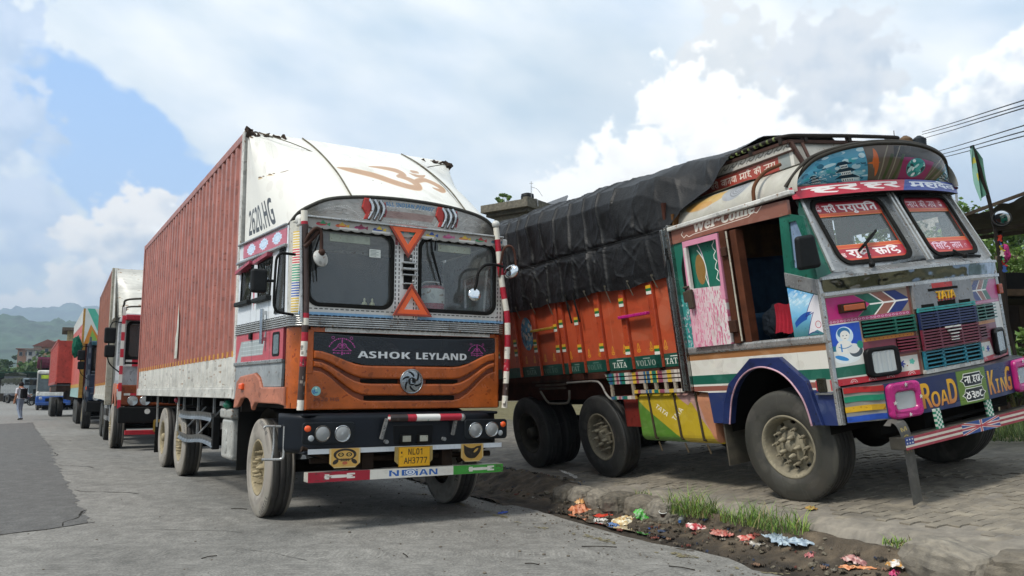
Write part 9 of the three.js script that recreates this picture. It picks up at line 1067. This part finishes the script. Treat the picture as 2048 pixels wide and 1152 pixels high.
// ---------- right: tarpaulin shed, flag, plants ----------
{
  const t = thing('tarpaulin_shed', 'open shed with a black plastic roof on timber posts at the right edge', 'shed', [0, 0, 0]);
  const q = (a, b, c, d) => sheet((s, k) => { const P_ = [0, 1, 2].map((i) => lerpv(lerpv(a[i], b[i], s), lerpv(d[i], c[i], s), k)); P_[1] += 0.05 * N2(s * 5, k * 4) - 0.12 * sin(PI * s) * 0.6; return P_; }, 24, 16, true);
  mesh('roof_sheet', q(place(1908, 436, 12.5), place(2150, 345, 12), place(2160, 440, 17), place(1930, 470, 17)), new THREE.MeshStandardMaterial({ color: 0x16171a, roughness: 0.6, bumpMap: T_BUMP, bumpScale: 0.01 }), t);
  for (const [a, b, w] of [[place(1925, 468, 13), place(2140, 438, 12.6), 0.06], [place(1908, 438, 12.5), place(2150, 350, 12), 0.05], [place(1938, 478, 15), place(2140, 452, 15), 0.07]]) mesh('beam', beam(a, b, w, w), matt(0x4c433a, 0.9), t);
  for (const [u, v, d] of [[1997, 452, 13], [2110, 430, 12.8], [1945, 470, 16.5], [2100, 450, 16.5]]) { const p = place(u, v, d); mesh('post', rod([p[0], 0.4, p[2]], p, 0.055, 0.05), matt(0x2c2320, 0.95), t); }
  const c0 = place(1990, 545, 13.6), c1 = place(2140, 598, 13.6); mesh('counter', [bx(c0[0], c1[0], c1[1], c0[1], -14.6, -13.6, 0.02)], matt(0x1a1918, 0.8), t); mesh('plank', bx(c0[0] - 0.05, c1[0], place(0, 586, 13.5)[1] - 0.04, place(0, 578, 13.5)[1], -13.75, -13.5), matt(0x6a5646, 0.9), t);
  const w0 = place(1990, 596, 15.5), wn = 26; for (let i = 0; i < wn; i++) { const x = w0[0] + i * 0.12; mesh('board', bx(x, x + 0.112, 0.55, w0[1] + 0.03 * ((i * 7) % 5) * 0.4, -15.6, -15.57 + 0.006 * (i % 3)), matt([0x2a211c, 0x33281f, 0x241c18][i % 3], 0.95), t); }
  const f = thing('board_fence', 'weathered upright board fence seen under the shed roof', 'fence', [0, 0, 0]); const f0 = place(1992, 512, 20), f1 = place(0, 545, 20); for (let i = 0; i < 26; i++) { const x = f0[0] + i * 0.12; mesh('board', bx(x, x + 0.11, 0.9, f0[1] + 0.02 * (i % 3), -20.05, -20 + 0.008 * (i % 2)), matt([0x7a6e62, 0x6a5f55, 0x857a70, 0x5f554c][i % 4], 0.95), f); } mesh('rail', bx(f0[0], f0[0] + 3.2, f0[1] - 0.1, f0[1] - 0.04, -19.98, -19.94), matt(0x5a4a40, 0.9), f);
  const cl = place(2008, 508, 19), cm = tag(mesh('pink_cloth', bend(new THREE.SphereGeometry(0.13, 20, 14), (v) => { v.multiplyScalar(1 + 0.4 * fbm3(v.x * 6, v.y * 6, v.z * 6, 3)); v.y *= 1.6; }), matt(0xb0387a, 0.9)), 'bright pink cloth hung by the board fence under the shed', 'cloth'); cm.position.set(...cl);
  // flag on a leaning bamboo pole with streamers
  const a = place(1944, 291, 11), b = place(1976, 392, 11), c = place(1992, 470, 11), d = place(2003, 545, 11), e = place(2014, 640, 11), fl = thing('flag', 'tattered green flag with yellow marks on a leaning dark pole', 'flag', a);
  const rel = (p) => [p[0] - a[0], p[1] - a[1], p[2] - a[2]]; mesh('pole', pipe([rel(a), rel(b), rel(c), rel(d), rel(e), [rel(e)[0] + 0.25, -a[1] + 0.8, 0]], 0.026, 40), matt(0x2a2522, 0.9), fl);
  const fc = (L, R, m, ph) => mesh('flag_cloth', sheet((s, k) => { const at = (P_) => { const i = min(P_.length - 2, floor(k * (P_.length - 1))), f = k * (P_.length - 1) - i, p = place(lerpv(P_[i][0], P_[i + 1][0], f), lerpv(P_[i][1], P_[i + 1][1], f), 10.97); return rel(p); }, l = at(L), q2 = at(R); return [lerpv(l[0], q2[0], s), lerpv(l[1], q2[1], s), 0.04 * sin(s * 7 + k * 5 + ph)]; }, 12, 24), m, fl);
  fc([[1944, 292], [1950, 320], [1960, 350], [1977, 385]], [[1945, 291], [1966, 318], [1973, 345], [1979, 382]], printed(canvas(64, 128, (x, w, h) => { x.fillStyle = '#3f6a5a'; x.fillRect(0, 0, w, h); x.fillStyle = '#27483f'; x.fillRect(0, 0, 0.3 * w, h); }, 4, 0.7), 0.9), 0);
  fc([[1944, 296], [1948, 325], [1953, 365], [1961, 402]], [[1946, 300], [1954, 325], [1964, 360], [1972, 390]], printed(canvas(64, 128, (x, w, h) => { x.fillStyle = '#7aa696'; x.fillRect(0, 0, w, h); x.fillStyle = '#b0a83a'; x.fillRect(0.3 * w, 0.35 * h, 24, 16); x.fillRect(0.2 * w, 0.66 * h, 26, 18); x.fillStyle = '#4f7f70'; x.fillRect(0.6 * w, 0, 0.4 * w, 0.7 * h); }, 4, 0.7), 0.9), 2);
  const scol = ['#b03a2a', '#3a5a9a', '#c9b23a', '#d8d4cc', '#3a8a5a']; for (let i = 0; i < 7; i++) { const k = rel(place(1994 + i * 1.6, 478 + i * 10, 11)); mesh('streamer', mv(bend(new THREE.BoxGeometry(0.05, 0.09, 0.02, 2, 3, 1), (v) => { v.x += 0.02 * sin(v.y * 60 + i); }), k[0] + 0.02, k[1], 0.03, 0, i, 0.4), matt(parseInt(scol[i % 5].slice(1), 16), 0.9), fl); }
  const mk = place(2003, 437, 10.9), mm = thing('round_mirror', 'round convex mirror on a bracket beside the flag pole', 'mirror', mk, -0.5); mesh('glass', ap(lathe([[0, 0.02], [0.07, 0.016], [0.105, 0]], 28), new THREE.Matrix4().makeRotationFromEuler(new THREE.Euler(1.85, 0, 0.3))), MIRROR, mm); mesh('rim', ap(new THREE.TorusGeometry(0.108, 0.014, 8, 30), new THREE.Matrix4().makeRotationFromEuler(new THREE.Euler(-0.15, 0, 0.3))), BLACK, mm); mesh('bracket', rod([0, 0, -0.02], [-0.12, -0.05, -0.08], 0.015), BLACK, mm);
  // trees and bushes beyond
  const Tr = (u, v, d, h, rx, n, leaf, lab, seed, tones) => { const p = place(u, v, d); tree(lab, [p[0], p[1] - h, p[2]], h, rx, h * 0.45, n, leaf, seed, tones); };
  Tr(1912, 408, 34, 6.4, 1.7, 2600, 0.2, 'bright green tree rising left of the shed roof', 301, BRIGHT); Tr(1985, 445, 26, 4.8, 3.0, 5000, 0.16, 'leafy tree behind the shed, seen under its roof', 302, GREENS); Tr(2060, 455, 28, 4.6, 3, 4000, 0.16, 'dark tree at the right edge behind the shed', 303, DEEP); Tr(1800, 440, 30, 5.4, 3, 3000, 0.2, 'green tree hidden behind the painted lorry cab', 304, GREENS); Tr(1700, 455, 34, 6, 3.4, 3000, 0.22, 'broad tree behind the windscreen of the painted lorry', 305, GREENS);
  const bush = (u, v, d, r_, n, lab, seed, tones) => { const p = place(u, v, d), s = thing('bush', lab, 'bush', p); mesh('stem', [0, 1, 2, 3, 4].map((i) => rod([0, -r_ * 1.2, 0], [r_ * 0.6 * cos(i * 1.3), r_ * 0.2, r_ * 0.6 * sin(i * 1.3)], 0.02, 0.008, 6)), matt(0x4a4a30, 0.9), s); mesh('foliage', crown(0, 0, 0, r_ * 1.2, r_, r_, n, 0.12, seed, tones), LEAF, s); };
  bush(1962, 505, 20, 0.9, 1800, 'bright bush left of the board fence under the shed', 401, BRIGHT); bush(2040, 500, 21, 0.8, 1500, 'bush above the board fence at the right edge', 402, GREENS); bush(2030, 745, 11.6, 0.5, 900, 'low weedy bush right of the pink lamp frame', 403, GREENS); bush(2052, 715, 12.4, 0.55, 900, 'taller weeds at the right edge beside the bumper', 404, BRIGHT); bush(1955, 760, 12, 0.45, 700, 'weeds behind the bumper of the painted lorry', 405, GREENS);
  // rough grass between pavement and shed
  const r = rng(71), pos = [], col = []; for (let i = 0; i < 26000; i++) { const x = 2.05 + 4.5 * r() ** 1.3, z = -6 + 11 * r(); if (fbm2(x * 0.9, z * 0.9, 3) < -0.12 - 0.4 * sm(x, 2.0, 3.0) + 0.2) continue; const y = pavementY(x, z) + 0.02, h = 0.05 + 0.2 * r() * sm(x, 1.9, 3), a = r() * 6.3, w = 0.006, lx = (r() - 0.5) * h, lz = (r() - 0.5) * h; const P_ = S(x, y, z); pos.push(P_.x - w * cos(a), P_.y, P_.z - w * sin(a), P_.x + w * cos(a), P_.y, P_.z + w * sin(a), P_.x + lx, P_.y + h, P_.z + lz); const k = 0.6 + 0.7 * r(), t2 = GREENS[floor(r() * 4)]; for (let q2 = 0; q2 < 3; q2++) col.push(t2[0] * k * 1.2, t2[1] * k, t2[2] * k); }
  const gg = new THREE.BufferGeometry(); gg.setAttribute('position', new THREE.Float32BufferAttribute(pos, 3)); gg.setAttribute('color', new THREE.Float32BufferAttribute(col, 3)); gg.computeVertexNormals(); gg.setAttribute('uv', new THREE.Float32BufferAttribute(new Float32Array(pos.length / 3 * 2), 2)); tag(mesh('grass', keep(gg), LEAF), 'rough green grass between the pavement and the shed', null, null, 'stuff');
}
// ---------- grass tufts and litter along the gutter ----------
function tuft(label, x, z, y, r0, n, h, seed) {
  const r = rng(seed), pos = [], col = []; for (let i = 0; i < n; i++) { const a = r() * 6.3, q = r0 * Math.sqrt(r()), bx_ = q * cos(a) * 0.8, bz = q * sin(a) * 1.3, hh = h * (0.25 + 1.1 * r() * r() + 0.2 * (1 - q / r0)), la = r() * 6.3, l = hh * (0.3 + 1.3 * r()), w = 0.0035, c = GREENS[floor(r() * 4)], k = 0.9 + 0.8 * r(), dry = r() < 0.15; const pts = [[bx_, 0, bz], [bx_ + l * 0.3 * cos(la), hh * 0.6, bz + l * 0.3 * sin(la)], [bx_ + l * cos(la), hh, bz + l * sin(la)]], wx = -sin(la) * w, wz_ = cos(la) * w; const A = [pts[0][0] - wx, 0, pts[0][2] - wz_], B = [pts[0][0] + wx, 0, pts[0][2] + wz_], C = [pts[1][0] - wx, pts[1][1], pts[1][2] - wz_], D = [pts[1][0] + wx, pts[1][1], pts[1][2] + wz_]; for (const t3 of [[A, B, D], [A, D, C], [C, D, pts[2]]]) for (const p of t3) { pos.push(...p); if (dry) col.push(0.24 * k, 0.2 * k, 0.08 * k); else col.push(c[0] * 1.7 * k, c[1] * 1.5 * k, c[2] * k); } }
  const g = new THREE.BufferGeometry(); g.setAttribute('position', new THREE.Float32BufferAttribute(pos, 3)); g.setAttribute('color', new THREE.Float32BufferAttribute(col, 3)); g.computeVertexNormals(); g.setAttribute('uv', new THREE.Float32BufferAttribute(new Float32Array(pos.length / 3 * 2), 2));
  const p = S(x, y, z), m = tag(mesh('grass_tuft', keep(g), LEAF), label, 'grass tuft', 'grass tufts along the kerb'); m.position.copy(p); m.rotation.y = SYAW;
}
tuft('largest grass tuft on the kerb, below the fuel tank of the painted lorry', -1.84, -1.37, 0.17, 0.24, 420, 0.24, 1); tuft('low spreading grass tuft on the kerb near the painted front wheel', -1.82, -0.66, 0.18, 0.22, 230, 0.19, 2); tuft('grass tuft just right of the low spreading one', -1.82, -0.28, 0.18, 0.22, 250, 0.19, 3); tuft('thin dry grass tuft at the kerb below the rubber strip', -1.72, 0.85, 0.22, 0.14, 160, 0.07, 4); tuft('sparse grass tuft between kerb stones, near the credit corner stones', -1.74, 1.35, 0.22, 0.1, 90, 0.06, 5); tuft('small grass tuft left of the largest kerb tuft', -1.72, -2.3, 0.23, 0.1, 60, 0.07, 6);
function crumple(w, h, seed, dome = 0.5) {         // a creased wrapper
  return sheet((s, q) => { const x = (s - 0.5) * w, z = (q - 0.5) * h, k = 1 - max(abs(2 * s - 1), abs(2 * q - 1)) ** 3; const f = 1 - abs(N2(x * 26 + seed, z * 26)) * 2, e = N2(x * 60 + seed, z * 60 - 5); return [x * (1 + 0.3 * N2(seed, q * 3)), 0.006 + dome * 0.36 * min(w, h) * k * (0.5 + 0.45 * f) + 0.008 * e + 0.01 * N2(s * 3 + seed, q * 3), z * (1 + 0.3 * N2(s * 3, seed))]; }, 18, 18);
}
const WRAP = new THREE.MeshStandardMaterial({ vertexColors: true, roughness: 0.45, side: THREE.DoubleSide }), WRAP_DULL = new THREE.MeshStandardMaterial({ vertexColors: true, roughness: 0.95, side: THREE.DoubleSide });
function packet(label, cat, x, y, z, w, h, seed, cols, opts = {}) {
  const g = clean(crumple(w, h, seed, opts.dome ?? 0.6)), p = g.attributes.position, c = new Float32Array(p.count * 3), L = cols.map((q) => LIN(...[1, 3, 5].map((k) => parseInt(q.slice(k, k + 2), 16))));
  for (let i = 0; i < p.count; i++) { const a = N2(p.getX(i) * 14 + seed, p.getZ(i) * 14), d = N2(p.getX(i) * 30, p.getZ(i) * 30 + seed), q = a > 0.2 ? L[1] : a < -0.35 ? L[L.length - 1] : L[0]; for (let k = 0; k < 3; k++) c[i * 3 + k] = q[k] * (1 + 0.25 * d); }
  g.setAttribute('color', new THREE.BufferAttribute(c, 3));
  const m = tag(mesh(opts.name ?? 'litter_packet', keep(g), opts.rough ? WRAP_DULL : WRAP), label, cat); m.position.copy(S(x, y, z)); m.rotation.set(opts.tilt ?? 0.1, opts.turn ?? seed * 1.7, opts.roll ?? -0.1); return m;
}
packet('cream orange crumpled bag in the gutter, upper of two', 'wrapper', -1.97, 0.08, -3.14, 0.2, 0.16, 1, ['#b98a52', '#d0a878', '#a8703a'], { dome: 1.1 });
packet('peach orange crumpled bag at the puddle edge, lower of two', 'wrapper', -2.12, 0.02, -2.95, 0.2, 0.2, 2, ['#b8704a', '#c98a66', '#a85a3a'], { dome: 1.1 });
packet('thin white plastic bag beside the kerb stones', 'plastic bag', -1.97, 0.07, -2.7, 0.3, 0.12, 3, ['#cfcfcb', '#b5b6b4'], { dome: 0.5, name: 'plastic_bag' });
packet('bright red orange wrapper floating on the puddle', 'wrapper', -2.1, 0.02, -2.47, 0.26, 0.12, 4, ['#c23a22', '#d0563a', '#b02a1c'], { dome: 0.5 });
packet('white scrap of foam at the road edge, left of the cream cardboard', 'foam scrap', -2.22, 0.0, -2.39, 0.14, 0.1, 5, ['#d2d0ca', '#8a867e'], { dome: 0.7, name: 'foam_scrap' });
packet('cream torn cardboard scrap in the puddle', 'cardboard scrap', -2.1, 0.02, -2.12, 0.24, 0.2, 6, ['#cdbf9c', '#b0905a', '#e0d8c0'], { dome: 0.6, name: 'cardboard_scrap' });
packet('small blue scrap at the road edge below the cream cardboard', 'plastic scrap', -2.26, 0.0, -2.08, 0.12, 0.06, 7, ['#3a5a8a', '#5a7aa8'], { dome: 0.5, name: 'plastic_scrap' });
packet('green and clear plastic packet standing by the kerb', 'wrapper', -1.95, 0.08, -1.97, 0.16, 0.2, 8, ['#8aa884', '#4aa83a', '#3f9c30'], { dome: 1.2, tilt: 0.9 });
packet('pink and red wrapper pieces left of the kerb tufts', 'wrapper', -1.95, 0.08, -1.16, 0.2, 0.14, 11, ['#c98a86', '#b03a44', '#e0d0cc'], { dome: 0.6 });
packet('faded pink torn bag in the dry gutter', 'plastic bag', -1.96, 0.08, -0.82, 0.28, 0.18, 12, ['#b8756a', '#a85a52', '#c9978c'], { dome: 0.4, name: 'plastic_bag' });
packet('salmon red wrapper right of the faded pink bag', 'wrapper', -1.93, 0.09, -0.5, 0.2, 0.12, 13, ['#b86a5c', '#a8443c', '#d0a094'], { dome: 0.6 });
packet('pale blue cloth rag at the kerb, left of two', 'rag', -1.91, 0.12, -0.19, 0.24, 0.16, 14, ['#a9b8c0', '#8a9aa8'], { dome: 0.5, rough: 0.95, name: 'rag' });
packet('grey blue cloth rag at the kerb, right of two', 'rag', -1.89, 0.13, 0.05, 0.26, 0.16, 15, ['#93a4b0', '#7a8a98', '#b4c0c6'], { dome: 0.5, rough: 0.95, name: 'rag' });
packet('white paper scrap lying low in the gutter mud', 'paper scrap', -1.99, 0.06, -0.4, 0.18, 0.1, 16, ['#b8b4ac', '#8a857c'], { dome: 0.4, name: 'paper_scrap' });
packet('small pink scrap below the kerb rags', 'wrapper', -1.97, 0.07, 0.2, 0.1, 0.07, 17, ['#b06a6a', '#8c4a4a'], { dome: 0.6 });
packet('dirty pink packet in the mud before the big kerb stones', 'wrapper', -1.93, 0.09, 0.6, 0.18, 0.12, 18, ['#b0807a', '#8a5a58', '#c0a8a0'], { dome: 0.5 });
packet('white packet with brown print against a big kerb stone', 'wrapper', -1.9, 0.12, 0.93, 0.2, 0.12, 19, ['#d0ccc4', '#b98a4a', '#e0dcd8'], { dome: 0.6 });
packet('orange strip of wrapper near the bottom edge', 'wrapper', -2.0, 0.06, 0.67, 0.24, 0.06, 20, ['#b86a3a', '#c98a5a'], { dome: 0.5 });
packet('small magenta wrapper near the bottom edge', 'wrapper', -1.96, 0.07, 0.95, 0.08, 0.08, 21, ['#b0305a', '#c04a7a'], { dome: 0.8 });
packet('colourful foil packet at the foot of the last kerb stone', 'wrapper', -1.93, 0.1, 1.58, 0.16, 0.12, 24, ['#b8b0c0', '#b86a3a', '#6a6a9a'], { dome: 0.7 });
packet('red crumpled packet far back in the dark gutter', 'wrapper', -2.15, 0.04, -4.67, 0.14, 0.1, 25, ['#9c3a3a', '#b0645a'], { dome: 0.9 });
packet('dry brown leaf scrap on the pavement below the front wheel', 'leaf', -1.32, 0.305, -0.39, 0.1, 0.07, 26, ['#8a6a3a', '#a8884a'], { dome: 0.7, rough: 0.9, name: 'dry_leaf' });
packet('tiny red scrap on the earth under the lower bar', 'wrapper', 1.9, 0.76, 0.3, 0.2, 0.1, 27, ['#b04a3a', '#c07060'], { dome: 0.5 });
packet('small blue scrap lying on the asphalt by the yellow line', 'plastic scrap', -2.9, 0.003, -3.3, 0.1, 0.05, 28, ['#2f4a9a', '#3f5ab0'], { dome: 0.15, name: 'plastic_scrap' });
packet('torn white paper under the middle wheels of the painted lorry', 'paper scrap', -1.45, 0.27, -4.3, 0.3, 0.06, 29, ['#c9c6be', '#a8a49c'], { dome: 0.1, name: 'paper_scrap' });
packet('grey plastic sheet scrap half buried in the gutter mud', 'plastic scrap', -2.05, 0.04, -3.9, 0.24, 0.14, 30, ['#6a6660', '#8a857c'], { dome: 0.3, name: 'plastic_scrap' });
packet('green plastic scrap at the back of the gutter', 'plastic scrap', -2.0, 0.07, -4.9, 0.22, 0.06, 31, ['#2f6a3a', '#3f7a4a'], { dome: 0.4, name: 'plastic_scrap' });
{
  const c = thing('paper_cup', 'brown paper cup with a white rim lying by the puddle', 'cup', S(-1.96, 0.1, -1.64).toArray(), 0.4); const q = lathe([[0, 0], [0.028, 0], [0.042, 0.1], [0.045, 0.1], [0.045, 0.105], [0.04, 0.105], [0.026, 0.006]], 20); mesh('cup', mv(q, 0, -0.02, 0, 0.25, 0, 0.3), paint(0x4a332a, 0.5), c); mesh('rim', mv(mv(new THREE.TorusGeometry(0.044, 0.004, 8, 24), 0, 0, 0.105), 0, -0.02, 0, 0.25 - PI / 2, 0, 0.3), WHITEP, c);
  const b = thing('plastic_bottle', 'clear plastic bottle lying right of the paper cup', 'bottle', S(-1.93, 0.11, -1.42).toArray(), 1.2); mesh('bottle', mv(lathe([[0, 0], [0.03, 0], [0.033, 0.02], [0.03, 0.07], [0.033, 0.12], [0.026, 0.16], [0.012, 0.18], [0.012, 0.2]], 20), 0.1, 0.01, 0, 0, 0, PI / 2), new THREE.MeshPhysicalMaterial({ color: 0xd5dcdc, roughness: 0.15, transmission: 0.7, thickness: 0 }), b); mesh('cap', mv(new THREE.CylinderGeometry(0.014, 0.014, 0.02, 14), -0.11, 0.01, 0, 0, 0, PI / 2), paint(0x3a6aa8, 0.5), b);
  const b2 = thing('plastic_bottle', 'grey bottle lying at the last kerb stone near the bottom edge', 'bottle', S(-1.93, 0.1, 1.42).toArray(), 0.5); mesh('bottle', mv(lathe([[0, 0], [0.035, 0], [0.037, 0.02], [0.035, 0.09], [0.037, 0.14], [0.028, 0.18], [0.014, 0.2], [0.014, 0.22]], 20), 0.12, 0.01, 0, 0, 0, PI / 2), paint(0xa9aca8, 0.35), b2); mesh('cap', mv(new THREE.CylinderGeometry(0.016, 0.016, 0.02, 14), -0.11, 0.01, 0, 0, 0, PI / 2), paint(0xc9643a, 0.5), b2);
  const cap = tag(mesh('bottle_cap', lathe([[0, 0.012], [0.016, 0.012], [0.018, 0]], 16), paint(0x2a5aa8, 0.4)), 'tiny blue bottle cap at the road edge below the green packet', 'bottle cap'); cap.position.copy(S(-2.14, 0.015, -1.66));
  const r = rng(81), sc = []; for (let i = 0; i < 460; i++) { const z = -5.6 + 7.6 * r(), x = -2.35 + 0.5 * r() + (z < -3.4 ? 0.15 : 0), q = 0.007 + 0.03 * r() ** 2.6; const g = mv(crumple(q * 2, q * 1.4, i, 0.5), x, bankY(x) + 0.012 + (z < -3.4 ? 0.05 : 0), z, 0, r() * 6); const cc = [[0.5, 0.48, 0.44], [0.35, 0.12, 0.1], [0.12, 0.1, 0.08], [0.3, 0.26, 0.2], [0.45, 0.3, 0.22], [0.06, 0.055, 0.05], [0.1, 0.15, 0.3], [0.2, 0.18, 0.15], [0.16, 0.14, 0.11], [0.24, 0.21, 0.17]][floor(r() ** 0.8 * 10)]; const h = clean(g), col = new Float32Array(h.attributes.position.count * 3); for (let k = 0; k < col.length; k += 3) { col[k] = cc[0]; col[k + 1] = cc[1]; col[k + 2] = cc[2]; } h.setAttribute('color', new THREE.BufferAttribute(col, 3)); sc.push(h); }
  const m = tag(mesh('litter_scraps', sc, new THREE.MeshStandardMaterial({ vertexColors: true, color: 0xb0aaa0, roughness: 0.9, side: THREE.DoubleSide })), 'countless small scraps and leaves in the gutter mud', null, null, 'stuff'); m.position.set(...SIDE); m.rotation.y = SYAW;
  const st = []; for (let i = 0; i < 160; i++) { const z = -5.6 + 7.6 * r(), x = -2.3 + 0.55 * r(), q = 0.008 + 0.028 * r() ** 2.4; st.push(mv(bend(new THREE.IcosahedronGeometry(q, 1), (v) => { v.multiplyScalar(1 + 0.3 * N3(v.x * 40 + i, v.y * 40, v.z * 40)); v.y *= 0.7; }), x, bankY(x) + q * 0.3 + (z < -3.4 ? 0.05 : 0), z)); } const sm2 = tag(mesh('gutter_pebbles', st, matt(0x7c766b, 0.95)), 'small stones and pebbles lying in the gutter', null, null, 'stuff'); sm2.position.set(...SIDE); sm2.rotation.y = SYAW;
}
renderer.render(scene, camera);
